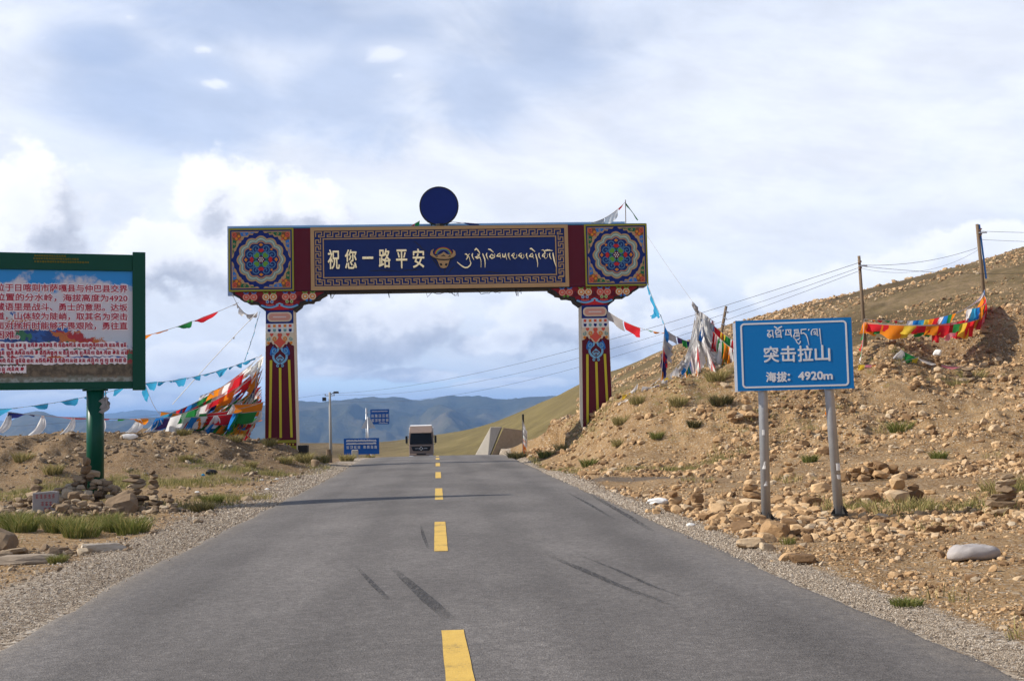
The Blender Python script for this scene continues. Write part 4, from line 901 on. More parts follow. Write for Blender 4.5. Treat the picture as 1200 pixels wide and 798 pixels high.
def column(cx, zbase):
    zt = 6.43
    def hw(z): return .555 + (zt - z) * .0145
    b = MB(); b.frustum((cx - hw(zbase), cx + hw(zbase), .0, 1.0), (cx - hw(zt), cx + hw(zt), .0, 1.0), zbase, zt); col = b.build("column", MAROON, gate)
    b = MB()
    for s in (-1, 1):                                        # pale tiled flanks
        a0, a1 = cx + s * hw(zbase), cx + s * hw(zt); d = s * .012
        b.frustum((min(a0, a0 + d), max(a0, a0 + d), .0, 1.0), (min(a1, a1 + d), max(a1, a1 + d), .0, 1.0), zbase + .02, zt - .02)
    b.build("column_flank", CREAM, col)
    b = MB(); s_ = .035
    b.box(cx - hw(6.2), cx + hw(6.2), -.02, 0, 5.88, zt, 0)
    def pill(x0, x1, z0, z1, r, n=6):
        pts = []
        for (px_, pz_, a) in ((x1 - r, z1 - r, 0), (x0 + r, z1 - r, PI / 2), (x0 + r, z0 + r, PI), (x1 - r, z0 + r, 1.5 * PI)):
            pts += [(px_ + r * math.cos(a + PI / 2 * i / n), pz_ + r * math.sin(a + PI / 2 * i / n)) for i in range(n + 1)]
        return pts
    b.poly(pill(cx - .50, cx + .50, 5.96, 6.35, .17), -.032, -.01, 1); b.poly(pill(cx - .44, cx + .44, 6.01, 6.30, .14), -.040, -.01, 2)
    b.box(cx - .27, cx + .27, -.046, -.01, 6.135, 6.165, 3)
    b.build("column_label", [NAVY, CREAM, PINK, WHITEP], col)
    b = MB(); b.box(cx - hw(5.7), cx + hw(5.7), -.02, 0, 5.50, 5.88, 0)
    for k in range(5):
        x = cx + (k - 2) * .215
        b.box(x - .055, x + .055, -.03, -.01, 5.73, 5.84, 1 if k % 2 == 0 else 2)
        b.poly([(x - .06, 5.66), (x - .06, 5.57), (x, 5.53), (x + .06, 5.57), (x + .06, 5.66)], -.03, -.01, 3 if k % 2 == 0 else 4)
    b.build("dotted_band", [WHITEP, CORAL, ORANGE, NAVY, TEAL], col)
    # cream cloud band with its scalloped lower edge
    b = MB(); w_ = hw(5.2)
    low = [(-w_, 4.96), (-.47, 5.0), (-.42, 5.10), (-.34, 5.13), (-.28, 5.02), (-.20, 5.03), (-.13, 4.92), (-.06, 4.86), (0, 4.83), (.06, 4.86), (.13, 4.92), (.20, 5.03), (.28, 5.02), (.34, 5.13), (.42, 5.10), (.47, 5.0), (w_, 4.96)]
    b.poly([(cx - w_, 5.50)] + [(cx + x, z) for x, z in low] + [(cx + w_, 5.50)], -.02, 0, 0)
    b.poly([(cx + x, z) for x, z in [(-.07, 5.48), (.07, 5.48), (.10, 5.40), (.05, 5.32), (.10, 5.22), (.22, 5.18), (.24, 5.08), (.14, 5.02), (.08, 4.95), (0, 4.87), (-.08, 4.95), (-.14, 5.02), (-.24, 5.08), (-.22, 5.18), (-.10, 5.22), (-.05, 5.32), (-.10, 5.40)]], -.032, -.01, 1)
    for s in (-1, 1):
        b.stroke([(cx + s * x, z) for x, z in spiral(.20, 5.26, .10, .02, -PI * .7, 1.2, 14)], .045, -.036, -.01, 2)
        b.poly([(cx + s * x, z) for x, z in [(.26, 5.48), (.40, 5.48), (.40, 5.42), (.33, 5.34), (.26, 5.42)]], -.03, -.01, 1)
        b.stroke([(cx + s * x, z) for x, z in spiral(.47, 5.24, .08, .02, PI * .6, 1.0, 12)], .04, -.036, -.01, 3)
        b.disc(cx + s * .46, 5.08, .06, -.03, -.01, 2, 10)
    b.build("cloud_band", [CREAM, CORAL, ORANGE, TEAL], col)
    # blue flame ornament on the maroon
    b = MB()
    for s in (-1, 1):
        b.stroke([(cx + s * x, z) for x, z in [(.02, 4.22), (.10, 4.26), (.20, 4.34), (.27, 4.46), (.27, 4.58), (.20, 4.68), (.10, 4.76), (.06, 4.86), (.0, 4.92)]], .085, -.02, 0, 0)
        b.stroke([(cx + s * x, z) for x, z in spiral(.22, 4.76, .15, .02, -PI * .5, 1.45, 22)], .050, -.026, 0, 1)
        b.stroke([(cx + s * x, z) for x, z in spiral(.22, 4.76, .105, .02, -PI * .5, 1.1, 16)], .028, -.030, 0, 0)
        b.stroke([(cx + s * x, z) for x, z in [(.34, 4.56), (.38, 4.64), (.36, 4.76), (.30, 4.90), (.26, 4.96)]], [.03, .05, .05, .045, .02], -.024, 0, 1)
        b.stroke([(cx + s * x, z) for x, z in spiral(.09, 4.14, .06, .015, PI * .5, 1.0, 12, -1)], .035, -.026, 0, 0)
    b.poly([(cx + x, z) for x, z in [(0, 4.30), (.12, 4.36), (.17, 4.46), (.10, 4.52), (0, 4.62), (-.10, 4.52), (-.17, 4.46), (-.12, 4.36)]], -.02, 0, 0)
    b.stroke([(cx + x, z) for x, z in [(-.10, 4.43), (-.04, 4.50), (0, 4.46), (.04, 4.50), (.10, 4.43)]], .04, -.028, 0, 2)
    b.disc(cx, 4.36, .04, -.028, 0, 2, 8)
    b.build("flame_ornament", [SKYB, MIDB, MAROON], col)
    for k, x in enumerate((-.36, 0, .36)):
        z1 = 4.38 if k != 1 else 4.06; z0 = 1.20; sp = x * 1.22; tp = x * 1.02
        b = MB(); b.frustum((cx + sp - .048, cx + sp + .048, -.022, 0), (cx + tp - .05, cx + tp + .05, -.022, 0), z0, z1); b.build("yellow_stripe", YELLOW, col)
    b = MB(); w_ = hw(1.0)
    b.box(cx - w_, cx + w_, -.022, 0, .98, 1.10, 0); b.box(cx - w_, cx + w_, -.022, 0, zbase, .86, 0); b.box(cx - w_, cx + w_, -.016, 0, .86, .98, 1)
    for k in range(9): b.disc(cx + (k - 4) * .125, .92, .035, -.026, 0, 2, 8)
    b.build("foot_band", [OLIVE, MAROON, YELLOW], col)
column(-6.66, .35); column(6.42, .55)
b = MB(); b.box(-6.14, -5.62, .35, .95, .3, .86); b.build("footing_block", DARK, gate, bevel=.03)
# ------------------------------------------------------------------ signs
SGREEN = pmat("dark_green_enamel", (0.003, 0.058, 0.034), 0.35, 0.16, 1.5)
TXTRED = pmat("red_print", (0.42, 0.03, 0.06), 0.6, 0.05, 3.0)
TXTWHITE = pmat("white_print", (0.80, 0.74, 0.76), 0.6, 0.05, 3.0)
TXTYEL = pmat("faded_yellow_print", (0.17, 0.135, 0.010), 0.6, 0.3, 8.0)
SBLUE = pmat("blue_reflective_sheet", (0.002, 0.150, 0.42), 0.35, 0.05, 1.2, spec=0.2)
SWHITE = pmat("white_reflective_sheet", (0.62, 0.62, 0.64), 0.4, 0.05, 2.0)
ALU = pmat("aluminium_edge", (0.62, 0.64, 0.68), 0.4, 0.1, 4.0, metal=0.3)

def glyph(b, s, x, z, w, y0, y1):
    """one small letter of the hanging-headline script, unit box, written with a stroke of width w"""
    G = {
     'm': [[(.05, .97), (.55, .97)], [(.42, .97), (.30, .70), (.10, .45), (.18, .22), (.42, .30), (.40, .50), (.15, .55)], [(.75, 1.0), (.72, .45), (.80, .05)], [(.44, .30), (.78, .42)]],
     't': [[(.05, .97), (.95, .97)], [(.12, .97), (.08, .62), (.25, .55), (.62, .72), (.60, .97)], [(.30, .55), (.12, .38), (.30, .30), (.85, .33)], [(.85, .97), (.82, .40), (.90, .05)], [(.10, .15), (.80, .20)]],
     'b': [[(.08, .95), (.85, .97)], [(.12, .95), (.06, .45), (.12, .30)], [(.06, .30), (.85, .28)], [(.85, .97), (.84, .30), (.92, .05)], [(.3, .95), (.3, .70), (.7, .55)]],
     'r': [[(.1, .97), (.9, 1.0)], [(.15, .85), (.6, .85), (.85, .80), (.6, .70), (.2, .66)], [(.85, 1.0), (.82, .55), (.9, .40)], [(.15, .50), (.85, .48)], [(.2, .66), (.12, .38), (.3, .25), (.8, .32)]],
     'd': [[(.05, .95), (.95, 1.0)], [(.10, .95), (.08, .58), (.35, .62), (.70, .55), (.85, .25), (.95, -.35), (1.02, -.95)]],
     'l': [[(.25, .97), (.95, 1.0)], [(.30, .97), (.10, .70), (.06, .30), (.15, .18)], [(.35, .60), (.55, .75), (.62, .45), (.40, .35), (.62, .40), (.90, .25)], [(.85, 1.0), (.85, .30), (.95, .05)]],
     'u': [[(.15, 0), (.45, -.22), (.8, -.12), (.6, -.02)], [(.3, -.25), (.7, -.5), (.85, -.3)]],
     'o': [[(.05, 1.32), (.25, 1.22), (.48, 1.08)], [(.95, 1.36), (.70, 1.26), (.48, 1.08)]],
     '|': [[(.3, 1.0), (.35, .2), (.45, -.9)]], '.': [[(.3, 1.0), (.2, .78)]],
     'e': [[(.1, 1.4), (.4, 1.3), (.75, 1.08)]],
    }
    for st in G[s]: b.stroke([(x[0] + p * x[1], z[0] + q * z[1]) for p, q in st], w, y0, y1)

# ---- green information board on the left
BRZ = math.atan2(0.95, 2.95)
bill = thing("information_board", "large dark green information board with red Chinese text over a printed photo of prayer flags", "information board", (-7.95, 25.85, 0), BRZ)
BL = -5.4
def board_print():
    m = bpy.data.materials.new("printed_photo"); m.use_nodes = True
    N = NT(m.node_tree); p = N.n["Principled BSDF"]
    co = N.new('ShaderNodeTexCoord').outputs['Object']; x, y, z = N.sep(co)
    n = N.noise(co, 1.4, 6, 0.6); n2 = N.noise(co, 7.0, 5, 0.65)
    skyc = N.mix(N.step(N.m('ADD', n, N.m('MULTIPLY', N.m('SUBTRACT', z, 4.75), -0.42)), 0.44, 0.56), (0.01, 0.24, 0.60), (0.60, 0.57, 0.61))
    skyc = N.mix(N.step(z, 3.9, 3.5), skyc, (0.50, 0.55, 0.62))
    vor = N.new('ShaderNodeTexVoronoi'); vor.inputs['Scale'].default_value = 3.4; vor.inputs['Randomness'].default_value = 1.0
    N.put(vor.inputs['Vector'], N.vm('ADD', N.vm('MULTIPLY', N.xyz(N.m('ADD', x, N.m('MULTIPLY', z, 0.9)), 0.0, z), (0.75, 1, 1.9)), N.xyz(N.m('MULTIPLY', n2, 0.25), 0.0, n2)))
    r = N.sep(vor.outputs['Color'])[0]
    fl = N.new('ShaderNodeValToRGB'); fl.color_ramp.interpolation = 'CONSTANT'
    cols = [(0.0, (0.02, 0.10, 0.36)), (0.2, (0.50, 0.14, 0.03)), (0.34, (0.03, 0.16, 0.08)), (0.48, (0.38, 0.02, 0.03)), (0.58, (0.60, 0.60, 0.62)), (0.72, (0.012, 0.05, 0.20)), (0.88, (0.45, 0.32, 0.05))]
    e = fl.color_ramp.elements
    while len(e) < len(cols): e.new(0.5)
    for q, (po, c) in zip(e, cols): q.position = po; q.color = c + (1,)
    N.put(fl.inputs[0], r)
    flc = N.vm('SCALE', fl.outputs[0], scale=N.m('ADD', 0.45, n2))
    top = N.m('ADD', 3.78, N.m('ADD', N.m('MULTIPLY', N.m('ADD', x, 1.6), -0.30), N.m('MULTIPLY', N.m('SUBTRACT', n2, 0.5), 0.7)))
    hill = N.mix(N.step(N.m('SUBTRACT', z, top), 0.03, -0.03), skyc, flc)
    dirt = N.mix(N.step(n2, 0.4, 0.65), (0.07, 0.05, 0.028), (0.17, 0.125, 0.075))
    c = N.mix(N.step(N.m('ADD', z, N.m('MULTIPLY', n2, 0.2)), 3.22, 3.12), hill, dirt)
    stone = N.mix(N.step(n2, 0.42, 0.6), (0.16, 0.16, 0.12), (0.34, 0.36, 0.32))
    c = N.mix(N.step(N.m('ADD', z, N.m('MULTIPLY', n2, 0.3)), 2.95, 2.88), c, stone)
    N.put(p.inputs['Base Color'], c); p.inputs['Roughness'].default_value = 0.55
    return m
b = MB(); b.box(BL + .2, -.2, -.01, .0, 2.62, 5.06); pic = b.build("picture_panel", board_print(), bill)
b = MB(); b.box(BL + .05, -.05, .0, .17, 2.55, 5.36); b.build("board_back", SGREEN, bill)
b = MB(); b.box(BL + .27, -.27, -.055, .0, 5.045, 5.40); header = b.build("header_bar", SGREEN, bill, bevel=.008)
b = MB(); b.box(BL + .27, -.27, -.055, .0, 2.50, 2.655); b.build("bottom_rail", SGREEN, bill, bevel=.008)
for x0 in (-.27, BL):
    b = MB(); b.box(x0, x0 + .27, -.075, .20, 2.47, 5.46); b.build("side_post", SGREEN, bill, bevel=.012)
for x in (-1.03, BL + 1.03):
    b = MB(); b.tube([(x, .09, .2), (x, .09, 2.52)], .18, 20); po = b.build("support_post", SGREEN, bill, smooth=True)
    b = MB(); b.tube([(x, .09, 2.47), (x, .09, 2.51)], .215, 16); b.box(x - .26, x + .26, .02, .16, 2.465, 2.50); b.build("post_collar", SGREEN, po)
rows = [("位于日喀则市萨嘎县与仲巴县交界", 4.66), ("位置的分水岭，海拔高度为4920", 4.455), ("藏语里是战斗、勇士的意思。达坂", 4.255), ("道，山体较为陡峭，取其名为突击", 4.055), ("面对挫折时能够不畏艰险，勇往直", 3.855), ("困难。", 3.665)]
for txt, zc in rows:
    n = len(txt); xe = -.375 if n > 5 else -3.0 + .176 * 2.55
    text_mesh("text_outline", txt, TXTWHITE, pic, -3.013, xe + .012, zc - .092, zc + .092, -.011, .003, .018)
    text_mesh("text_line", txt, TXTRED, pic, -3.0, xe, zc - .080, zc + .080, -.011, .008, .003)
rg = random.Random(11)
for k, zc in enumerate((3.435, 3.275, 3.110, 2.935)):
    xe = -.40 if k < 3 else -2.42
    b = MB(); b2 = MB(); x = -3.4; band = []
    while x < xe:
        w = rg.uniform(.05, .075); g = rg.choice('mtbrdlmtbl')
        glyph(b, g if g != 'd' else 'l', (x, w), (zc - .04, .075), .014, -.020, -.010)
        if rg.random() < .4: glyph(b, rg.choice('oe'), (x, w), (zc - .04, .075), .013, -.020, -.010)
        if rg.random() < .22: glyph(b, 'u', (x, w), (zc - .04, .075), .013, -.020, -.010)
        x += w + .012
        if rg.random() < .35: x += .02
    n = 60; up = [(-3.42 + (xe + 3.44) * i / n, zc + .062 + rg.uniform(-.012, .03)) for i in range(n + 1)]; dn = [(-3.42 + (xe + 3.44) * i / n, zc - .062 - rg.uniform(-.012, .03)) for i in range(n + 1)]
    b2.poly(up + dn[::-1], -.013, -.01); b2.build("text_outline", TXTWHITE, pic)["kind"] = "stuff"; b.build("text_line", TXTRED, pic)["kind"] = "stuff"
b = MB()
for x0, x1, zc in ((-2.25, -1.62, 5.335), (-2.27, -1.40, 5.275), (-2.25, -1.18, 5.21), (-3.6, -2.95, 5.33), (-3.6, -2.95, 5.23)):
    x = x0
    while x < x1:
        w = rg.uniform(.03, .05); glyph(b, rg.choice('mtbl'), (x, w), (zc - .018, .038), .009, -.060, -.050); x += w + .01
b.build("header_lettering", TXTYEL, header)["kind"] = "stuff"

# ---- blue place-name sign on two posts, right
SX, SY = 3.49, 18.47
sign = thing("place_name_sign", "tilted blue place-name sign with white Chinese and Tibetan lettering on two grey steel posts", "road sign", (3.84, 18.45, 0.0), R(-6.5))
def rot2(pts, a, c=(0, 0)):
    return [(c[0] + (x - c[0]) * math.cos(a) - (z - c[1]) * math.sin(a), c[1] + (x - c[0]) * math.sin(a) + (z - c[1]) * math.cos(a)) for x, z in pts]
b = MB()
X0, X1, Z0, Z1 = -.37, 1.385, 1.985, 3.075
b.box(X0, X1, -.012, .0, Z0, Z1, 0)
plate = b.build("sign_plate", SBLUE, sign)
b = MB(); b.box(X0 + .01, X1 - .01, .004, .05, Z0 + .01, Z1 - .01); b.box(X0 - .035, X0 + .06, .055, .085, Z0 - .01, Z1 - .03); b.build("backing_frame", ALU, plate)
def rrect(x0, x1, z0, z1, r, n=7):
    pts = []
    for (px_, pz_, a) in ((x1 - r, z1 - r, 0), (x0 + r, z1 - r, PI / 2), (x0 + r, z0 + r, PI), (x1 - r, z0 + r, 1.5 * PI)):
        pts += [(px_ + r * math.cos(a + PI / 2 * i / n), pz_ + r * math.sin(a + PI / 2 * i / n)) for i in range(n + 1)]
    return pts
b = MB(); b.stroke(rrect(X0 + .085, X1 - .085, Z0 + .055, Z1 - .055, .05), .026, -.016, -.010, 0, True); b.build("border_line", SWHITE, plate)
def sx_(px): return X0 + (px - 863) / 135.5 * (X1 - X0)
def sz_(px, py): return Z1 - (py - (376 - (px - 863) * 4 / 135)) / 83.0 * (Z1 - Z0)
for k, ch in enumerate("突击拉山"):
    c0_ = 895.3 + k * 19.9
    text_mesh("character", ch, SWHITE, plate, sx_(c0_), sx_(c0_ + 17.2), sz_(c0_ + 9, 424.5 - k * .5), sz_(c0_ + 9, 406.3 - k * .5), -.011, .006, .005, res=4)
for ch, q0, q1, u0_, u1_ in (("海", 897, 908.5, 436.5, 447.5), ("拔", 909.5, 921, 436.3, 447.5), ("：", 922.3, 924.6, 438.5, 446), ("4", 934.6, 941.2, 436.2, 445.2), ("9", 942.2, 948.4, 436, 445), ("2", 949.6, 955.6, 435.8, 444.8), ("0", 956.6, 963, 435.6, 444.6), ("m", 964, 974, 438.6, 444.4)):
    text_mesh("character", ch, SWHITE, plate, sx_(q0), sx_(q1), sz_((q0 + q1) / 2, u1_), sz_((q0 + q1) / 2, u0_), -.011, .006, .006, res=4)
def tib(px, py): return (sx_(890 + px / 14.286), sz_(890 + px / 14.286, 376 + py / 14.286))
TIB = [([(145, 165), (190, 165), (180, 190), (150, 225), (150, 255), (180, 275), (205, 255), (190, 230), (160, 235)], 18), ([(238, 155), (235, 220), (245, 285)], 16), ([(200, 262), (238, 245)], 14), ([(190, 165), (238, 160)], 16),
 ([(262, 95), (295, 115), (320, 140)], 22), ([(395, 95), (350, 115), (320, 140)], 22), ([(280, 160), (380, 155)], 18), ([(290, 165), (280, 200), (310, 205), (345, 185), (345, 160)], 16), ([(310, 205), (285, 225), (300, 240), (365, 235)], 16), ([(372, 155), (368, 230), (378, 285)], 17), ([(285, 270), (365, 265)], 17),
 ([(415, 150), (402, 178)], 16), ([(450, 155), (550, 150)], 18), ([(462, 155), (458, 200), (450, 235), (530, 232)], 16), ([(500, 160), (505, 190), (530, 205)], 14), ([(540, 150), (535, 215), (550, 270)], 17),
 ([(590, 155), (670, 148)], 18), ([(600, 160), (600, 180), (660, 178)], 14), ([(665, 148), (662, 190), (675, 210)], 15), ([(595, 205), (680, 200)], 16), ([(605, 210), (590, 240), (580, 262), (680, 255)], 15), ([(640, 205), (640, 255)], 13), ([(675, 200), (672, 240), (682, 270)], 15), ([(580, 275), (620, 320), (660, 315), (685, 290)], 16), ([(595, 285), (640, 370), (665, 390), (690, 360), (690, 335)], 15),
 ([(705, 150), (800, 140)], 18), ([(712, 150), (710, 215), (750, 205), (790, 235), (810, 290), (820, 350), (832, 410)], [16, 16, 18, 18, 14, 10, 6]), ([(845, 138), (830, 165)], 16),
 ([(900, 145), (985, 140)], 17), ([(905, 145), (880, 180), (878, 225), (890, 240)], 16), ([(910, 195), (940, 180), (945, 215), (925, 225), (985, 235)], 15), ([(975, 140), (975, 210), (988, 255)], 16), ([(1018, 130), (1022, 220), (1030, 320), (1036, 410)], [18, 16, 11, 7])]
b = MB()
for pts, w in TIB:
    k = 1 / 14.286 / 77
    b.stroke([tib(*p) for p in pts], [v * k for v in w] if isinstance(w, list) else w * k, -.017, -.011)
b.build("tibetan_lettering", SWHITE, plate)
for (xb, xt, zb) in ((0.0, .035, .0), (1.11, .985, .07)):
    b = MB(); b.tube([(xb, .12, zb - .3), (xb + (xt - xb) * .65, .12, 2.0), (xt, .12, 2.75)], .073, 20); po = b.build("sign_post", STEEL, sign, smooth=True)
    b = MB(); b.box(xb - .11, xb + .11, .02, .24, zb - .02, zb + .015)
    for q in range(4):
        a = q * PI / 2 + .4; b.prism([(0, 0), (.09, 0), (0, .12)], -.005, .005)
        n0 = len(b.v) - 6
        for i in range(n0, len(b.v)):
            X_, Y_, Z_ = b.v[i]; Y_ += .065; b.v[i] = (xb + X_ * math.cos(a) - Y_ * math.sin(a), .12 + X_ * math.sin(a) + Y_ * math.cos(a), zb + .012 + Z_)
    b.build("foot_plate", DARK, po)
    for zz in (2.2, 2.85):
        b = MB(); b.ring(xb + (xt - xb) * .8, 0, .085, .02, -.02, .02); 
        for i in range(len(b.v)): X_, Y_, Z_ = b.v[i]; b.v[i] = (X_, .12 + Z_, zz + Y_)
        b.build("clamp", STEEL, po)
rg = random.Random(8)
for k in range(5):                                       # scraps of sticker left on the posts
    xb = (0.004, 1.09)[k % 2]; b = MB(); z = rg.uniform(.5, 1.75)
    P_ = [[(xb + .0745 * math.sin(a), .12 - .0745 * math.cos(a), z + dz_) for a in np.linspace(-.3 + rg.uniform(-.4, .4), .7, 5)] for dz_ in (0, rg.uniform(.05, .12))]
    b.grid(P_); b.build("sticker", WHITEP, sign)

# ---- far signs beyond the crest
FB = pmat("far_blue_board", (0.006, 0.075, 0.30), 0.45, 0.1, 1.0)
def marks(b, x0, x1, zc, h, y, rgen, latin=False):
    """rows of lettering too far off to read"""
    x = x0
    while x < x1 - .05:
        if latin: w = rgen.uniform(.06, .10); b.stroke([(x, zc - h * .3), (x + w * .5, zc + h * rgen.uniform(.1, .5)), (x + w, zc - h * rgen.uniform(.0, .4))], h * .42, y - .01, y); x += w * .95
        else:
            w = h * .92
            for q in range(3): b.stroke([(x, zc - h * .42 + q * h * .4), (x + w, zc - h * .42 + q * h * .4 + rgen.uniform(-.03, .03))], h * .16, y - .01, y)
            for q in range(2): xx = x + w * rgen.uniform(.15, .85); b.stroke([(xx, zc - h * .5), (xx + rgen.uniform(-.05, .05), zc + h * .5)], h * .17, y - .01, y)
            x += h * 1.28
gzb = hz(-12.7, 100)
fb = thing("roadside_notice_board", "wide low blue notice board with three rows of white writing beyond the crest", "notice board", (-12.7, 100.0, 0))
b = MB(); b.box(-1.52, 1.42, 0, .09, -.72, .62); bp = b.build("notice_panel", FB, fb)
rg = random.Random(3)
b = MB(); marks(b, -1.3, 1.2, .40, .15, 0, rg, True); marks(b, -1.3, 1.2, .16, .15, 0, rg, True); b.build("small_lettering", SWHITE, bp)
b = MB(); marks(b, -1.3, -.15, -.12, .24, 0, rg); marks(b, .1, 1.25, -.12, .24, 0, rg); b.build("large_lettering", SWHITE, bp)["kind"] = "stuff"
for x in (-1.1, 1.0):
    b = MB(); b.box(x - .05, x + .05, .09, .17, gzb - .3, .5); b.build("leg", STEEL, fb)
gzp = hz(-12.95, 105)
fp = thing("road_sign", "small blue rectangular sign high on a pole beyond the crest, beside the far truck", "road sign", (-12.93, 105, 0))
b = MB(); b.tube([(0, .1, gzp - .3), (0, .1, 3.20)], .085, 10); b.build("pole", STEEL, fp, smooth=True)
b = MB(); b.box(.36, 2.0, -.02, .06, 1.76, 3.06); bp = b.build("sign_panel", FB, fp)
b = MB(); marks(b, .44, 1.92, 2.50, .25, -.02, rg); marks(b, .44, 1.92, 2.10, .25, -.02, rg); b.build("large_lettering", SWHITE, bp)["kind"] = "stuff"
b = MB(); marks(b, .5, 1.9, 2.88, .09, -.02, rg, True); marks(b, 1.1, 1.9, 1.84, .06, -.02, rg, True); b.build("small_lettering", SWHITE, bp)
b = MB(); b.box(-.12, .42, .03, .10, 2.78, 2.84); b.box(-.12, .42, .03, .10, 2.0, 2.06); b.build("bracket_arm", STEEL, fp)
gt = hz(-12.35, 101.5)
tr_ = thing("triangular_sign", "grey back of a triangular warning sign with a white scarf tied round its post", "road sign", (-12.35, 101.5, 0))
b = MB(); b.poly([(-.62, 1.42), (.62, 1.42), (.10, 2.36), (-.10, 2.36)], 0, .03); b.box(-.04, .04, .03, .06, 1.42, 2.3); b.build("sign_back", STEEL, tr_)
b = MB(); b.tube([(0, -.06, gt - .3), (0, -.06, 2.40)], .055, 10); b.build("post", STEEL, tr_, smooth=True)
ms = thing("marker_stone", "small pale upright marker stone in front of the wide blue notice board", "marker stone", (-12.9, 97.0, hz(-12.9, 97.0)))
b = MB(); b.frustum((-.30, .30, -.1, .1), (-.26, .26, -.09, .09), -.4, .95); b.build("slab", CONC, ms, bevel=.04)

# ---- concrete end wall right of the road at the crest
wl = thing("retaining_wall_end", "pale concrete wing wall with a sloping front at the right edge of the crest", "wing wall", (-1.75, 75.5, -.35))
b = MB()
b.add([(-.95, -.2, -.4), (.05, -.6, -.4), (.10, 1.2, -.4), (-.8, 1.4, -.4), (.28, .0, 1.72), (.95, .2, 1.72), (1.0, 1.2, 1.7), (.35, 1.3, 1.7)],
      [(0, 1, 4), (1, 2, 6), (1, 6, 5), (1, 5, 4), (0, 4, 7), (0, 7, 3), (4, 5, 6, 7), (2, 3, 7), (2, 7, 6), (0, 3, 2, 1)])
b.build("wall_body", CONC, wl, bevel=.03)
b = MB(); b.add([(.12, -.55, -.4), (1.1, .25, 1.65), (2.4, .9, 1.45), (2.6, .6, -.4), (.12, 1.2, -.4), (1.1, 1.3, 1.65), (2.4, 1.6, 1.45)],
      [(0, 3, 2, 1), (1, 2, 6, 5), (0, 1, 5, 4), (2, 3, 4, 6), (4, 5, 6)])
b.build("rubble_face", M_brown, wl)

# ---- poles and wires
WOOD = pmat("weathered_pole_wood", (0.16, 0.115, 0.075), 0.85, 0.3, 4.0, 0.3, 30)
CEMENT = pmat("grey_cement_pole", (0.30, 0.29, 0.27), 0.85, 0.15, 3.0)
WIRE = pmat("wire", (0.05, 0.05, 0.055), 0.6, 0.0)
CERAM = pmat("brown_insulator", (0.10, 0.05, 0.03), 0.35, 0.1)
def pole(name, label, x, y, ztop, lean, r, mat, zb=None):
    z0 = hz(x, y) if zb is None else zb
    t = thing(name, label, "pole", (x, y, z0))
    h = ztop - z0
    b = MB(); b.tube([(0, 0, -.4), (lean[0] * .5, lean[1] * .5, h * .5), (lean[0], lean[1], h)], [r, r * .88, r * .72], 10); b.build("shaft", mat, t, smooth=True)
    return t, Vector((x + lean[0], y + lean[1], ztop)), h
pa, A_top, hA = pole("power_pole", "grey cement power pole left of the road beyond the crest, carrying a lamp head", -19.9, 130, 5.40, (-.05, 0, 0), .17, CEMENT)
b = MB(); b.box(-.6, .5, -.05, .05, hA - .42, hA - .34); b.build("crossarm", STEEL, pa)
b = MB(); b.tube([(0, 0, hA - .25), (.45, -.1, hA - .05)], .04, 6); b.frustum((.35, .95, -.22, .08), (.40, .90, -.18, .04), hA - .16, hA + .06); b.build("lamp_head", DARK, pa)
b = MB(); b.box(-.85, -.45, -.12, .12, hA - .95, hA - .55); b.build("junction_box", DARK, pa)
for x in (-.55, .42):
    b = MB(); b.tube([(x, 0, hA - .34), (x, 0, hA - .18)], .045, 8); b.build("insulator", CERAM, pa)
pb, B_top, hB = pole("wooden_pole", "dark wooden pole with a flag line tied round its middle, just behind the blue sign", 14.65, 49.5, 8.20, (-.10, 0, 0), .085, WOOD)
pc, C_top, hC = pole("wooden_pole", "taller wooden pole higher on the slope with a blue stripe down one side", 22.50, 56.5, 10.53, (-.20, 0, 0), .10, WOOD)
b = MB(); b.tube([(.10, -.02, 1.5), (-.10, -.02, hC - .02)], .045, 6); b.build("blue_stripe", MIDB, pc)
for t, h in ((pb, hB), (pc, hC)):
    for dz_ in (.35, .60):
        b = MB(); b.tube([(-.16, -.12, h - dz_), (-.05, -.14, h - dz_ + .12)], .035, 8); b.build("insulator", CERAM, t)
    b = MB(); b.box(-.18, .18, -.19, -.11, h - .46, h - .40); b.build("crossarm", STEEL, t)
pd, D_top, hD = pole("leaning_pole", "short dark pole leaning to one side behind the white prayer flags", 9.15, 56.0, 6.85, (1.0, .2, 0), .09, WOOD)
for k in range(3):
    b = MB(); b.tube([(.72 + .09 * k, 0.1, hD - .85 + .3 * k), (.90 + .09 * k, .05, hD - .9 + .3 * k)], .03, 5); b.build("step_peg", STEEL, pd)
def wire(name, label, A, B, sag, r=.014, group=None, n=28):
    A, B = Vector(A), Vector(B)
    o = MB(); pts = []
    for i in range(n + 1):
        t = i / n; p = A.lerp(B, t); pts.append((p.x, p.y, p.z - 4 * sag * t * (1 - t)))
    o.tube(pts, r, 5)
    return tag(o.build(name, WIRE), label, "wire", group)
w1 = "pale overhead wire running from the far lamp pole over the road to the wooden pole"
wire("overhead_wire", "topmost overhead wire rising from the far grey pole past the arch to the wooden pole", A_top + Vector((.42, 0, -.15)), B_top + Vector((-.05, -.1, -.30)), 1.15, .011)
wire("overhead_wire", "middle overhead wire rising from the far grey pole behind the arch column", A_top + Vector((-.5, 0, -.2)), B_top + Vector((-.1, -.1, -.52)), 1.75, .009)
wire("overhead_wire", "lowest overhead wire, sagging beneath two others behind the arch column", A_top + Vector((-.5, 0, -.75)), B_top + Vector((-.1, -.1, -.66)), 2.1, .009)
wire("overhead_wire", "overhead wire leaving the far grey pole towards the left behind the arch column", A_top + Vector((-.5, 0, -.2)), (-70, 128, 2.2), .8, .010)
wire("overhead_wire", "upper wire climbing between the two wooden poles on the slope", B_top + Vector((0, -.1, -.40)), C_top + Vector((-.1, -.1, -1.15)), .25, .009)
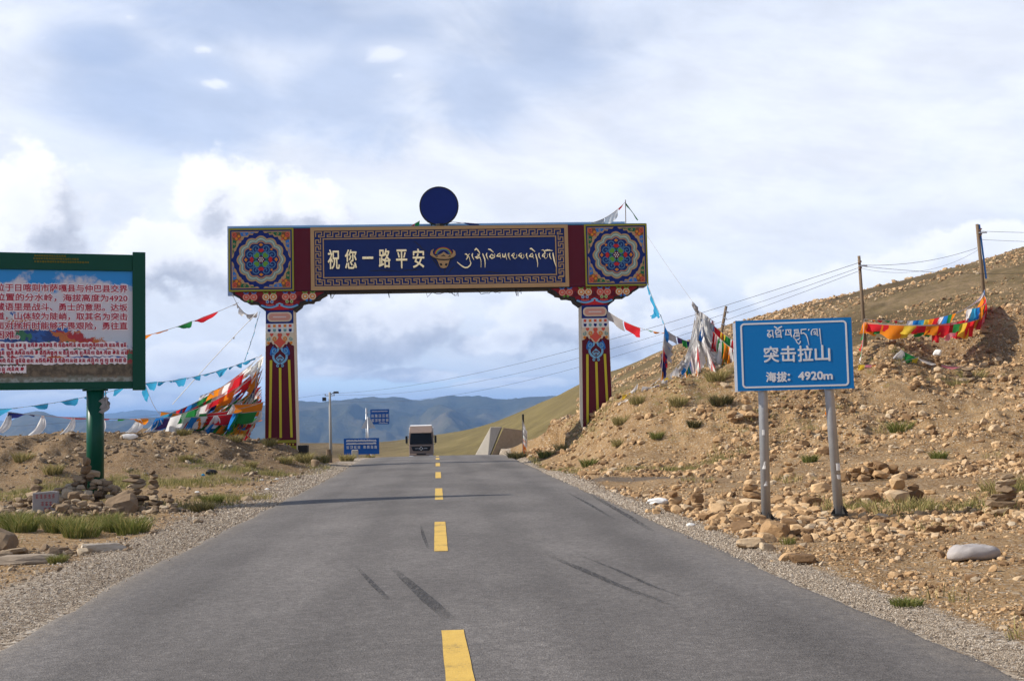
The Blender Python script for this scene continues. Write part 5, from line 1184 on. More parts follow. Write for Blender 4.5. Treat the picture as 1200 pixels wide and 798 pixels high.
wire("overhead_wire", "slack second wire hanging just under the upper one between the wooden poles", B_top + Vector((0, -.1, -.52)), C_top + Vector((-.05, -.1, -1.25)), .55, .006)
wire("overhead_wire", "level wire from the nearer wooden pole past the taller one", B_top + Vector((.1, -.1, -.45)), (31, 61, 8.9), .35, .009)
wire("overhead_wire", "upper wire leaving the taller wooden pole out of the picture", C_top + Vector((.05, -.1, -.35)), (36, 62, 10.9), .15, .009)
wire("overhead_wire", "lower wire leaving the taller wooden pole out of the picture", C_top + Vector((.05, -.1, -.75)), (36, 62, 10.3), .15, .008)
# ------------------------------------------------------------------ truck coming over the crest
CAB = pmat("bronze_grey_cab_paint", (0.21, 0.155, 0.125), 0.35, 0.08, 2.0)
CABW = pmat("white_roof_sunlit_door", (0.70, 0.69, 0.68), 0.4, 0.06, 2.0)
GLASS = pmat("dark_windscreen_glass", (0.006, 0.007, 0.009), 0.15, 0.1, 1.0, spec=0.08)
BLACKP = pmat("black_plastic", (0.015, 0.015, 0.016), 0.5, 0.15, 5.0)
CHROME = pmat("chrome", (0.75, 0.76, 0.78), 0.15, 0.03, 5.0, metal=1.0)
RUBBER = pmat("tyre_rubber", (0.018, 0.018, 0.018), 0.85, 0.2, 8.0)
LENS = pmat("headlamp_lens", (0.65, 0.68, 0.72), 0.1, 0.05, 5.0, spec=0.8)
TRAIL = pmat("white_trailer_panel", (0.62, 0.62, 0.62), 0.55, 0.12, 1.0)
tz = float(road_z(120.0)) + .02
truck = thing("truck", "heavy truck with bronze grey cab and dark windscreen coming over the crest", "truck", (-9.33, 120.0, tz), math.atan(0.0648))
def body(b, x, prof, mi=0): b.prism(prof, -x, x, mi)
b = MB(); body(b, 1.2, [(.0, .55), (-.06, 1.0), (-.06, 2.1), (.05, 2.2), (.22, 3.25), (.30, 3.42), (2.2, 3.42), (2.2, .75), (1.4, .75), (1.3, .55)]); cab = b.build("cab", CAB, truck, bevel=.06)
b = MB(); b.frustum((-1.14, 1.14, -.075, .16), (-1.02, 1.02, .14, .22), 2.18, 3.26); ws = b.build("windscreen", GLASS, truck, bevel=.02)
for v in b.v: pass
b = MB(); b.frustum((-1.20, 1.20, .12, 2.2), (-1.12, 1.12, .95, 2.2), 3.42, 4.02); b.build("roof_fairing", CAB, truck, bevel=.08)
b = MB(); b.frustum((-1.13, 1.13, .88, 2.2), (-1.05, 1.05, 1.15, 2.2), 4.0, 4.10); b.build("roof_cap", CABW, truck, bevel=.03)
b = MB(); b.frustum((-1.08, 1.08, -.02, .25), (-1.04, 1.04, .16, .30), 3.30, 3.46); b.build("sun_visor", CAB, truck, bevel=.02)
b = MB(); b.poly([(-.98, 1.97), (.98, 1.97), (.90, 1.68), (.78, 1.52), (-.78, 1.52), (-.90, 1.68)], -.10, -.05); gr = b.build("grille", BLACKP, truck)
for k in range(3):
    b = MB(); b.box(-.82, .82, -.125, -.10, 1.60 + .12 * k, 1.63 + .12 * k); b.build("grille_slat", BLACKP, gr)
b = MB(); b.stroke([(0, 1.92), (.17, 1.75), (0, 1.58), (-.17, 1.75)], .05, -.15, -.10, 0, True); b.stroke([(-.62, 1.76), (-.24, 1.76)], .04, -.135, -.10); b.stroke([(.24, 1.76), (.62, 1.76)], .04, -.135, -.10)
b.build("badge", CHROME, gr)
b = MB(); body(b, 1.22, [(-.16, .45), (-.18, .62), (-.14, 1.18), (-.05, 1.24), (.5, 1.24), (.5, .45)]); bu = b.build("bumper", CAB, truck, bevel=.05)
b = MB(); b.box(-.47, .47, -.20, -.13, 1.14, 1.26); b.box(-.55, .55, -.20, -.15, .66, .86); b.build("bumper_slot", BLACKP, bu)
for s in (-1, 1):
    b = MB(); b.box(s * .98 - .20, s * .98 + .20, -.20, -.10, .78, 1.04); hl = b.build("headlight", LENS, truck, bevel=.03)
    b = MB(); b.box(s * 1.24 - .03, s * 1.24 + .03, -.02, .12, 2.85, 2.93); b.tube([(s * 1.2, .05, 3.0), (s * 1.38, -.08, 3.05), (s * 1.42, -.08, 2.2), (s * 1.2, .05, 2.12)], .025, 6)
    mi = b.build("mirror_arm", BLACKP, truck)
    b = MB(); b.box(s * 1.44 - .11, s * 1.44 + .11, -.16, -.02, 2.30, 3.02); b.build("mirror", BLACKP, mi, bevel=.04)
    b = MB(); b.box(s * 1.205 - .012, s * 1.205 + .012, .30, 1.25, 1.15, 3.15); d = b.build("door", CABW if s < 0 else CAB, truck)  # sun-side door coloured white: the sunlight on that flank is in its colour
    b = MB(); b.box(s * 1.218 - .012, s * 1.218 + .012, .36, 1.15, 2.22, 3.08); b.build("door_window", GLASS, d)
    b = MB(); b.box(s * .70 - .25, s * .70 + .25, -.07, -.055, 2.20, 2.23); b.build("wiper", BLACKP, ws)
    for y in (.95, 4.6, 9.5, 10.8):
        b = MB(); b.tube([(s * 1.16, y, .52), (s * .86, y, .52)], .52, 20); w = b.build("wheel", RUBBER, truck)
        b = MB(); b.tube([(s * 1.175, y, .52), (s * 1.10, y, .52)], .29, 14); b.build("rim", STEEL, w)
b = MB(); b.box(-1.24, 1.24, 2.7, 12.6, 1.15, 3.85); tr = b.build("trailer_box", TRAIL, truck, bevel=.03)
b = MB(); b.box(-.5, .5, 1.4, 12.4, .75, 1.12); b.build("chassis", DARK, truck)
b = MB(); b.box(-.24, .24, -.20, -.175, .48, .62); b.build("number_plate", YELLOW, truck)
# ------------------------------------------------------------------ prayer flags and scarves
def cloth(name, c): return pmat(name, c, 0.85, 0.12, 5.0, spec=0.1, trans=0.48)
CL = {'w': cloth("white_cloth", (0.82, 0.81, 0.80)), 'b': cloth("blue_cloth", (0.025, 0.20, 0.58)), 'l': cloth("light_blue_cloth", (0.05, 0.36, 0.62)), 'n': cloth("navy_cloth", (0.02, 0.025, 0.13)),
      'r': cloth("red_cloth", (0.62, 0.025, 0.035)), 'g': cloth("green_cloth", (0.03, 0.24, 0.06)), 'o': cloth("orange_cloth", (0.78, 0.25, 0.02)), 'y': cloth("yellow_cloth", (0.78, 0.55, 0.06)), 'p': cloth("purple_cloth", (0.09, 0.045, 0.16)), 'k': cloth("pink_cloth", (0.70, 0.25, 0.32)), 's': cloth("grey_silk_cloth", (0.42, 0.40, 0.40))}
CORD = pmat("flag_cord", (0.35, 0.32, 0.30), 0.9, 0.1)
CORDW = pmat("white_cord", (0.66, 0.64, 0.60), 0.9, 0.1)
frg = random.Random(21)
def flag_line(label, A, B, sag, flags, group=None, bulge=(0, 0), r=.010, name="prayer_flag_string", cat="prayer flags", wind=(-.35, .1), cord=None):
    """a cord from A to B with its flags; flags = (t0, t1, colour, drop, style)"""
    A, B = Vector(A), Vector(B)
    root = thing(name, label, cat, A, 0, group)
    D = B - A
    def P(t):
        t = max(0, min(1, t)); k = 4 * t * (1 - t)
        return Vector((D.x * t + bulge[0] * k, D.y * t + bulge[1] * k, D.z * t - sag * k))
    mb = MB(); mb.tube([P(i / 24) for i in range(25)], r, 5); mb.build("cord", cord or CORD, root)
    for t0, t1, c, drop, style in flags:
        mb = MB(); a, b_ = P(t0), P(t1); along = (b_ - a); ln = max(along.length, .02); dn = along / ln
        nrm = dn.cross(Vector((0, 0, 1))); nrm = nrm.normalized() if nrm.length > .1 else Vector((0, -1, 0))
        ph = frg.uniform(0, 6.28); kk = frg.uniform(.7, 1.5); amp = frg.uniform(.05, .22) * min(drop, .7); blow = frg.uniform(.6, 1.35)
        rows = []
        if style == 'hang':
            skew = frg.uniform(-.12, .12); fold = frg.choice([0, 0, .25, .4])
            for j in range(6):
                v = j / 5; row = []
                for i in range(8):
                    u = i / 7
                    d_ = drop * v * (1 - .10 * math.sin(u * 5 + ph) - fold * max(0, u - .5) * (1 if ph > 3 else 0) - fold * max(0, .5 - u) * (0 if ph > 3 else 1))
                    p = P(t0 + (t1 - t0) * u) + Vector((wind[0] * blow, wind[1] * blow, -1)).normalized() * d_
                    p += nrm * amp * (v ** .8) * (math.sin(u * 6.28 * kk + ph + v * 2.2) + .5 * math.sin(u * 11 + v * 3 + ph * 2)) + dn * skew * d_
                    row.append(p)
                rows.append(row)
        elif style == 'furl':                               # cloth rolled and twisted along the cord
            for i in range(11):
                u = i / 10; w = drop * (.55 + .25 * math.sin(u * 4.3 + ph) + .12 * math.sin(u * 11 + ph * 2)) * (1 if 0 < i < 10 else .75); q = ph + u * 2.2 * kk
                c0_ = P(t0 + (t1 - t0) * u)
                side = nrm * math.cos(q) * .6 + Vector((0, 0, -1)) * abs(math.sin(q) + .25)
                rows.append([c0_ - side * w * .12, c0_ + side * w * .35 + nrm * .02, c0_ + side * w * .7 + Vector((wind[0], 0, 0)) * w * .3, c0_ + side * w * .95 + Vector((wind[0], 0, 0)) * w * .5 - nrm * .03])
        else:                                                # long scarf hanging from a knot
            w0 = ln * .35; n = 12
            for j in range(n):
                v = j / (n - 1); row = []
                w = w0 * (.35 + .9 * math.sin(min(1, v * 1.25) * PI * .62)); ctr = (a + b_) / 2 + Vector((wind[0] * blow * (v ** 1.4), wind[1] * blow * v, -1 + .22 * v)) * drop * v
                for i in range(7):
                    u = i / 6 - .5
                    row.append(ctr + dn * u * 2 * w + nrm * (.06 * math.sin(u * 15 + ph) * min(1, v * 3) + .05 * math.sin(v * 6 + ph)))
                rows.append(row)
        mb.grid(rows)
        mb.build("scarf" if style == 'khata' else "flag", CL[c], root, smooth=True)
    return root
def run(seq, t0, t1, drop, style='hang', gap=.06, jit=.25):
    n = len(seq); w = (t1 - t0) / n
    return [(t0 + w * i + w * gap, t0 + w * (i + 1) - w * gap, c, drop * (1 + frg.uniform(-jit, jit)), style) for i, c in enumerate(seq)]

GL = "strings of prayer flags tied to the left arch column"
# long low line along the top of the mound: flags with white scarves between them
A_, B_ = (-21.0, 44.7, 2.72), (-9.95, 47.7, 2.30)
def tx(x): return (x - A_[0]) / (B_[0] - A_[0])
fl = [(tx(-20.2), tx(-19.2), 'o', .10, 'furl'), (tx(-19.1), tx(-18.2), 'n', .28, 'furl'), (tx(-18.1), tx(-16.4), 'k', .13, 'furl'), (tx(-16.9), tx(-15.6), 'r', .12, 'furl'), (tx(-15.3), tx(-14.9), 'g', .10, 'furl'),
      (tx(-14.85), tx(-14.2), 'o', .26, 'furl'), (tx(-13.95), tx(-13.25), 'p', .42, 'hang'), (tx(-12.95), tx(-12.05), 'w', .48, 'hang'), (tx(-11.95), tx(-11.05), 'r', .42, 'hang'), (tx(-11.0), tx(-10.2), 'g', .48, 'hang')]
for x in (-20.1, -19.25, -18.1, -17.05, -16.0, -14.8, -14.1, -13.15, -12.0, -10.2):
    fl.append((tx(x), tx(x + (.36 if x < -15 else .5)), 'w', .95 if x < -15 else .66, 'khata'))
flag_line("long level flag line with hanging white scarves along the left mound", A_, B_, .42, fl, GL, wind=(-.42, -.1))
flag_line("big orange, green and red flags just above the level line by the left column", (-13.9, 46.9, 2.35), (-10.0, 47.6, 2.62), .25,
          [(.02, .24, 'o', .36, 'hang'), (.26, .46, 'g', .30, 'hang'), (.48, .66, 'r', .30, 'hang')], GL)
flag_line("wide orange flag with small torn ones on a short line against the left column", (-11.2, 47.3, 2.58), (-9.98, 48.0, 2.66), .05, [(.10, .96, 'o', .62, 'hang'), (.0, .15, 'w', .5, 'khata')], GL)
flag_line("light blue silk scarf line running from the left column down past the green board", (-10.35, 48.5, 4.50), (-14.2, 45.5, 3.40), .22, run('llllllll', .02, .98, .30, 'furl', gap=.02), GL, cat="silk scarf line", name="scarf_string")
flag_line("light blue silk scarves continuing behind the post of the green board to the far left", (-14.2, 45.5, 3.40), (-21.5, 43.5, 2.45), .30, run('lllllll', .0, .98, .34, 'furl', gap=.10), GL, cat="silk scarf line", name="scarf_string")
flag_line("loose blue scarf end dangling from the scarf line beside the green board", (-14.0, 45.4, 3.45), (-13.7, 46.4, 2.22), .18, [(.02, .28, 'l', .34, 'hang')], GL, name="scarf_string", cat="silk scarf line", cord=CORDW)
flag_line("twisted light blue scarf hanging steeply from the left bracket of the arch", (-10.30, 48.75, 6.38), (-10.85, 48.3, 4.36), .10, run('lllll', .0, .98, .20, 'furl', gap=.0), GL, name="scarf_string", cat="silk scarf line")
flag_line("thin line of orange, green and red flags from the left bracket towards the board", (-11.2, 48.9, 6.78), (-15.9, 46.5, 5.0), .2,
          [(.02, .10, 'w', .10, 'furl'), (.16, .34, 'r', .26, 'furl'), (.36, .52, 'g', .28, 'furl'), (.54, .72, 'o', .26, 'furl'), (.74, .86, 'b', .14, 'furl'), (.88, .98, 'w', .10, 'furl')], GL)
flag_line("pale rope with a few knots running down from the left bracket to the ground", (-10.4, 48.8, 6.36), (-13.2, 46.3, 2.6), -.05, [(.0, .10, 's', .22, 'furl'), (.28, .32, 's', .12, 'furl'), (.66, .70, 'w', .10, 'furl')], GL, name="rope", cat="rope", cord=CORDW, r=.016)
flag_line("torn whitish cloth strips hanging under the outer end of the left bracket", (-11.45, 48.8, 7.12), (-10.5, 48.75, 6.30), .35, [(.0, .3, 's', .25, 'furl'), (.3, .6, 'w', .3, 'furl'), (.6, .95, 's', .22, 'furl')], GL, name="cloth_strip", cat="torn cloth")
heap = [("uppermost line of the flag heap, edged with long white and red cloths", 4.62, (-13.8, 46.7, 2.15), 'wwrrwgbrl', .42), ("green and orange line just under the top of the flag heap", 4.40, (-13.6, 46.8, 2.0), 'gorwgrlb', .44), ("line of the flag heap with wide white and red sheets", 4.15, (-13.1, 46.8, 2.0), 'wrwonwrw', .45),
        ("navy and white line through the middle of the flag heap", 3.95, (-12.8, 46.9, 1.9), 'nonwgorr', .40), ("line with an orange flag and dark torn cloths in the flag heap", 3.75, (-12.5, 47.0, 1.9), 'onrgorob', .38), ("line of small red, orange and green flags in the heap near the column", 3.5, (-12.2, 47.0, 1.85), 'rogbrogn', .38),
        ("lower line of the heap with many red and orange scraps", 3.3, (-11.9, 47.1, 1.8), 'rorgwogb', .38), ("steep line of the heap hugging the column, orange, green and red", 3.1, (-11.5, 47.2, 1.75), 'ogrwrngo', .38), ("lowest line of the heap, green and blue flags near the soil", 2.9, (-11.2, 47.2, 1.7), 'gbwroyg', .34), ("short tangle of red and green flags at the foot of the column", 2.5, (-10.8, 47.4, 1.55), 'rgowryo', .36),
        ("second tangle of torn flags at the foot of the column, mostly green", 2.2, (-11.6, 47.4, 1.7), 'gygbogrg', .34), ("flags fallen on the mound below the heap, orange and blue", 1.95, (-13.0, 47.0, 1.75), 'obowgrb', .25),
        ("steep inner line of the heap ending nearest the column, navy and orange", 4.05, (-10.9, 47.5, 1.7), 'nowswrg', .32), ("inner line of pale torn cloths directly beside the column", 4.35, (-10.7, 48.0, 2.2), 'wswnwow', .32)]
heap += [("broad white and red sheets draped over the upper heap, nearest the column", 4.5, (-12.2, 46.6, 2.9), 'wwrwow', .62), ("red and white sheets draped across the heap's middle", 3.9, (-13.3, 46.4, 2.1), 'rworwgw', .55), ("blue, white and green cloths at the outer tip of the heap", 3.2, (-13.9, 46.5, 2.1), 'wgwwbgwlb', .50),
         ("orange and navy cloths bunched low beside the column", 3.0, (-11.0, 46.9, 2.2), 'onrowgb', .58), ("small torn white and orange flags above the level line", 2.8, (-12.6, 46.8, 2.1), 'rowrogwob', .44), ("mixed dark flags filling the heap's lower middle", 2.6, (-12.4, 47.1, 1.9), 'nbgprnsg', .45), ("pale and red cloths hanging beside the column at mid height", 3.7, (-10.9, 47.6, 2.6), 'wrwgos', .60)]
for lab, z, end, seq, dr in heap:
    flag_line(lab, (-10.28 + frg.uniform(-.05, .02), 49.0 + frg.uniform(-.3, .3), z), end, frg.uniform(.15, .4), [(max(0, a - .04), min(1, b_ + .04), c, d, 'hang' if frg.random() < .8 else 'furl') for a, b_, c, d, s in run(seq, .01, .99, dr, jit=.4)], GL, wind=(-.6, -.1))

GR = "prayer flags strung round the flag cone on the right bank"
gp_ = hz(7.4, 47.2)
fpole = thing("flag_pole", "pole at the centre of the white cone of prayer flags on the right bank", "flag pole", (7.40, 47.2, gp_))
b = MB(); b.tube([(0, 0, -.3), (-.03, -.05, 5.9 - gp_)], [.05, .025], 8); b.build("shaft", WOOD, fpole)
b = MB(); b.tube([(-.06, -.1, 5.78 - gp_), (-.10, -.12, 5.95 - gp_), (-.20, -.12, 6.10 - gp_), (-.22, -.1, 6.2 - gp_)], [.05, .10, .07, .02], 7); b.build("cloth_knot", CL['s'], fpole)
apex = (7.36, 47.1, 5.95)
cone = [("main line falling steeply to the left foot of the flag cone", 5.92, (6.05, 46.35), 'wwwswbwowsw', .85, .62), ("second line on the left of the cone, blue and orange low down", 5.88, (6.45, 45.7), 'wwwwswbgows', .65, .66), ("long white cloths sweeping over the front of the flag cone", 5.85, (7.0, 45.4), 'wwwwrwwgow', .40, .75), ("yellow edged white line low across the cone's foot", 4.9, (5.6, 45.9), 'wwwswwyw', .25, .34),
        ("white cloths down the middle of the flag cone", 5.85, (7.7, 45.5), 'wwwwswwrww', .25, .85), ("main line falling to the right, red green and yellow flags behind the sign", 5.90, (9.5, 46.2), 'wwbwrygwrkowr', .20, .75), ("second right line of the cone, white with orange and green", 5.80, (9.0, 45.8), 'wwwrwgowwyw', .30, .80), ("navy and red flags on the back of the cone", 5.6, (8.3, 48.2), 'wnwrwbwr', .25, .55), ("lowest right line of the cone, white cloths towards the sign", 5.2, (9.2, 46.0), 'wkwwgwow', .30, .70)]
for lab, z0, (x, y), seq, sg, dr in cone:
    fl = []
    for a, b_, c, d, s in run(seq, .03, .98, dr, jit=.45, gap=0):
        w_ = frg.uniform(.0, .05)
        fl.append((max(0, a - w_), min(1, b_ + w_), c, d * (1.6 if c == 'w' else .9), 'khata' if c in 'ws' and frg.random() < .5 else 'hang'))
    flag_line(lab, (apex[0] + frg.uniform(-.04, .04), apex[1], z0), (x, y, hz(x, y) + .12), sg, fl, GR, wind=(frg.uniform(-.3, .25), -.1))
bun = [(0.0, .5, 'wswww', 1.7), (.12, .2, 'wwsw', 1.5), (-.14, .35, 'wwwb', 1.3), (.3, .0, 'wwrw', 1.35)]
for (dx_, dy_, seq, dr), lab in zip(bun, ("longest white scarves hanging from the cone's tip", "white scarves just right of the cone's tip", "white and blue scarves just left of the cone's tip", "white scarves behind the right shoulder of the cone")):
    p0 = Vector(apex) + Vector((dx_, -dy_ * .3, -.10 - abs(dx_) * .7)); p1 = p0 + Vector((.35, -.25, -.30))
    flag_line(lab, p0, p1, .0, [(max(0, i / len(seq) - .12), min(1, (i + 1) / len(seq) + .3), c, dr * frg.uniform(.75, 1.1), 'khata') for i, c in enumerate(seq)], GR, wind=(frg.uniform(-.2, .2), -.1))
for lab, x, seq in (("torn cloths on an upright cord close beside the column, orange and white", -10.38, 'wonwgwr'), ("torn cloths on an upright cord by the column, mostly white", -10.55, 'wswnwow'), ("dark torn cloths on a short cord by the column's foot", -10.75, 'gnwrbo')):
    flag_line(lab, (x, 48.6, 4.3 - (x + 10.38) * -4), (x - .25, 48.3, 1.35), .0, [(max(0, a - .05), min(1, b_ + .06), c, d, 'hang') for a, b_, c, d, s in run(seq, .02, .95, .55, jit=.4)], GL, wind=(-.7, -.1))
flag_line("light blue scarf falling from the right end of the arch beam to a hanging bundle", (5.72, 50.0, 7.38), (6.06, 47.2, 5.36), .10, run('llll', .0, .98, .22, 'furl', gap=.0) + [(.5, .6, 'l', .55, 'khata')], GR, name="scarf_string", cat="silk scarf line")
flag_line("white, red and green pennants strung from the right column to the hanging bundle", (3.95, 50.0, 6.24), (6.04, 47.1, 5.0), .20, [(.02, .30, 's', .42, 'hang'), (.33, .60, 'r', .40, 'hang'), (.62, .82, 'g', .13, 'furl'), (.82, .99, 'o', .14, 'furl')], GR, wind=(.15, .1))
flag_line("bundle of navy, grey and red flags hanging left of the white cone", (6.06, 47.2, 5.36), (5.78, 46.6, hz(5.78, 46.6) + .05), .05, [(.0, .25, 'b', .5, 'hang'), (.05, .4, 's', .9, 'khata'), (.2, .5, 's', .6, 'hang'), (.35, .6, 'r', .5, 'hang'), (.5, .8, 'n', .5, 'hang'), (.6, .9, 'n', .4, 'hang'), (.75, .98, 'o', .25, 'hang'), (.4, .7, 'p', .5, 'khata')], GR, wind=(.25, 0))
flag_line("dull purple and grey cloths between the hanging bundle and the white cone", (6.06, 47.2, 5.15), (7.25, 47.1, 4.6), .12, [(.0, .35, 's', .35, 'hang'), (.4, .75, 'p', .28, 'furl'), (.7, .95, 'n', .25, 'hang'), (.55, .7, 'g', .3, 'hang')], GR, wind=(.2, 0))
flag_line("thin wire from the arch's right end to the cone's tip", (5.76, 50.0, 9.4), apex, .05, [], GR, name="guy_wire", cat="wire", r=.006)
for lab, pts, seq in (("white cloth lying along the crest left of the flag cone", [(4.1, 47.0), (5.7, 46.2)], 'wwsw'), ("yellow flag with a white rag on the crest right of the column", [(4.3, 47.2), (4.9, 46.9)], 'yw'), ("dark and white rags heaped on the crest below the hanging bundle", [(5.0, 46.2), (5.9, 45.6)], 'swps')):
    (x0, y0), (x1, y1) = pts
    flag_line(lab, (x0, y0, hz(x0, y0) + .22), (x1, y1, hz(x1, y1) + .22), .12, run(seq, .0, 1, .28, 'furl', gap=.0), GR)

GP = "prayer flag lines between the two wooden poles"
P1 = Vector((14.62, 49.38, 5.55)); P2 = Vector((22.40, 56.35, 7.28))
flag_line("upper line of small light flags between the wooden poles, white scarf at its far end", P1, P2, .70, run('orgrw', .02, .22, .13, 'furl') + run('wblyorwbgo', .24, .60, .44, gap=-.02) + [(.60, .99, 'w', .20, 'furl')], GP, bulge=(0, -2.0))
flag_line("lower line of large flags between the wooden poles, red and blue in its middle", P1 - Vector((0, 0, .12)), P2 - Vector((0, 0, .40)), .80, run('ogoyog', .01, .32, .50, gap=-.18) + run('grrkrrblor', .30, .84, .62, gap=-.12) + run('rgorr', .82, .99, .55, gap=-.15), GP, bulge=(0, -3.2))
flag_line("short steep line of flags near the taller pole, orange green and red", P1.lerp(P2, .55) + Vector((.3, -3.0, -.55)), P2 - Vector((.05, .1, .15)), .25, run('wlboogrrro', .03, .97, .62, gap=-.15), GP, bulge=(0, -1.0))
flag_line("middle line of red, orange and yellow flags sagging lowest between the wooden poles", P1 - Vector((0, 0, .18)), P2 - Vector((0, 0, .75)), .70, run('royrorgyrorkor', .02, .98, .50, gap=-.2, jit=.4), GP, bulge=(0, -3.8))
flag_line("small flags fluttering left of the nearer wooden pole by the sign", P1, (13.7, 47.0, hz(13.7, 47.0) + .25), .15, run('ogrgw', .02, .95, .24), GP)
flag_line("low line of faded flags at the foot of the nearer wooden pole", (13.5, 46.6, hz(13.5, 46.6) + .35), (16.2, 47.6, hz(16.2, 47.6) + .3), .12, run('ykorwnwgy', .0, 1, .28), GP)
flag_line("white and green rags trailing on the stones between the poles", (15.3, 47.4, hz(15.3, 47.4) + .5), (18.2, 48.2, hz(18.2, 48.2) + .2), .2, [(.0, .12, 'w', .5, 'khata'), (.1, .3, 'g', .3, 'hang'), (.3, .6, 'w', .12, 'furl'), (.6, .95, 'k', .12, 'furl')], GP)
flag_line("bundle of red and white flags knotted round the taller pole", P2 + Vector((0, -.1, .1)), P2 + Vector((.05, -.15, -1.3)), .0, [(.0, .2, 'b', .2, 'hang'), (.1, .5, 'w', .5, 'khata'), (.3, .7, 'r', .4, 'hang'), (.5, .9, 'r', .35, 'hang')], GP)
flag_line("white and green pennants on a stick on top of the arch, right end", (3.45, 50.1, 9.95), (4.93, 50.1, 10.80), .15, [(.0, .38, 's', .26, 'hang'), (.40, .78, 'w', .34, 'hang'), (.80, .99, 'r', .10, 'furl')], None, wind=(.1, 0))
flag_line("green pennant slanting down from the stick on the arch top", (4.93, 50.1, 10.80), (5.45, 50.1, 10.02), .0, [(.05, .98, 'g', .14, 'furl')], None)
flag_line("small grey pennants beside the round plate on the arch top", (-2.55, 49.7, 10.05), (-1.2, 49.75, 9.93), -.02, [(.0, .4, 's', .08, 'furl'), (.45, .95, 'n', .13, 'furl')], None)
st = MB(); st.tube([(0, 0, -.3), (.02, 0, 1.05)], .018, 5); tag(st.build("flag_stick", WOOD), "thin stick carrying small pennants on the right end of the arch top", "stick").location = (4.92, 50.1, 9.85)
b = MB(); 
flag_line("red and green rag stuck by the round plate on the arch top", (-4.15, 49.6, 9.9), (-3.75, 49.6, 10.12), .0, [(.0, .5, 'r', .14, 'hang'), (.5, 1, 'g', .2, 'hang')], None)
# wrapped posts
wpx, wpy = .43, 58.0; wz = hz(wpx, wpy)
wp = thing("wrapped_post", "short post wrapped in white and orange flags by the wing wall right of the road", "post", (wpx, wpy, wz))
b = MB(); b.tube([(0, 0, -.3), (.02, 0, 2.0 - wz)], .05, 8); b.build("shaft", BLACKP, wp)
flag_line("white and orange flags knotted round the short post right of the road", (wpx, wpy - .06, 1.72), (wpx - .02, wpy - .08, wz + .25), .0, [(.0, .55, 'w', .6, 'khata'), (.02, .4, 'w', .5, 'hang'), (.15, .6, 'w', .65, 'khata'), (.1, .5, 's', .5, 'hang'), (.35, .6, 'g', .25, 'hang'), (.45, .7, 'w', .4, 'hang'), (.55, .8, 'o', .4, 'hang'), (.6, .9, 'r', .3, 'hang'), (.7, .98, 'o', .3, 'khata')], None, wind=(.3, 0))
flag_line("white and red scarf tied low on the post of the triangular sign", (-12.3, 101.35, 1.0), (-12.28, 101.3, -.9), .0, [(.0, .5, 'w', .9, 'khata'), (.2, .6, 'w', .8, 'hang'), (.3, .5, 'r', .3, 'hang'), (.5, .8, 'w', .6, 'khata'), (.85, .98, 'o', .3, 'hang')], None, wind=(.5, 0))
flag_line("orange ribbon hanging behind the right post of the blue sign", (4.98, 18.75, 1.92), (5.02, 18.8, 1.5), .0, [(.0, .7, 'o', .26, 'khata'), (.1, 1, 'y', .18, 'furl')], None, name="ribbon", cat="ribbon")
flag_line("dull rag tied under the collar of the green board's post", (-8.72, 25.55, 2.47), (-8.66, 25.5, 2.1), .0, [(.0, .8, 's', .3, 'khata')], None, name="cloth_rag", cat="rag")
# ------------------------------------------------------------------ stones
nrg = np.random.default_rng(7)
def ico(level):
    import bmesh
    bm = bmesh.new(); bmesh.ops.create_icosphere(bm, subdivisions=level, radius=1.0)
    bm.verts.ensure_lookup_table()
    V = np.array([v.co[:] for v in bm.verts]); F = np.array([[v.index for v in f.verts] for f in bm.faces]); bm.free()
    return V, F
def rock_shape(level, seed, cuts=9, sharp=0.38):
    """an angular stone: a sphere cut by random planes"""
    g = np.random.default_rng(seed); V, F = ico(level)
    ax_ = np.array([[1, 0, 0], [-1, 0, 0], [0, 1, 0], [0, -1, 0], [0, 0, 1], [0, 0, -1]], float) + g.normal(size=(6, 3)) * .22
    N_ = np.concatenate([ax_, g.normal(size=(cuts, 3))]); N_ /= np.linalg.norm(N_, axis=1)[:, None]
    d = np.concatenate([g.uniform(.50, .85, 6), g.uniform(.55, .95, cuts)])
    dot = V @ N_.T
    r = np.where(dot > 0.05, d[None] / np.maximum(dot, 0.05), 9).min(1)
    r = np.minimum(r, 1.15)
    P = V * r[:, None]
    P += g.normal(size=P.shape) * 0.012
    return P / np.abs(P).max(), F
SH0 = [rock_shape(1, 100 + i, 3) for i in range(14)]        # 20 faces
SH1 = [rock_shape(2, 300 + i, 4) for i in range(14)]        # 80 faces
SH2 = [rock_shape(3, 500 + i, 5) for i in range(10)]       # 320 faces
def rot_mats(n, tilt=0.35):
    a = nrg.uniform(0, 2 * PI, n); t = nrg.normal(0, tilt, n); b_ = nrg.uniform(0, 2 * PI, n)
    ca, sa = np.cos(a), np.sin(a); ct, st_ = np.cos(t), np.sin(t); cb, sb = np.cos(b_), np.sin(b_)
    Z = np.zeros(n); O = np.ones(n)
    Rz = np.array([[ca, -sa, Z], [sa, ca, Z], [Z, Z, O]]).transpose(2, 0, 1)
    Rx = np.array([[O, Z, Z], [Z, ct, -st_], [Z, st_, ct]]).transpose(2, 0, 1)
    Rb = np.array([[cb, -sb, Z], [sb, cb, Z], [Z, Z, O]]).transpose(2, 0, 1)
    return Rb @ Rx @ Rz
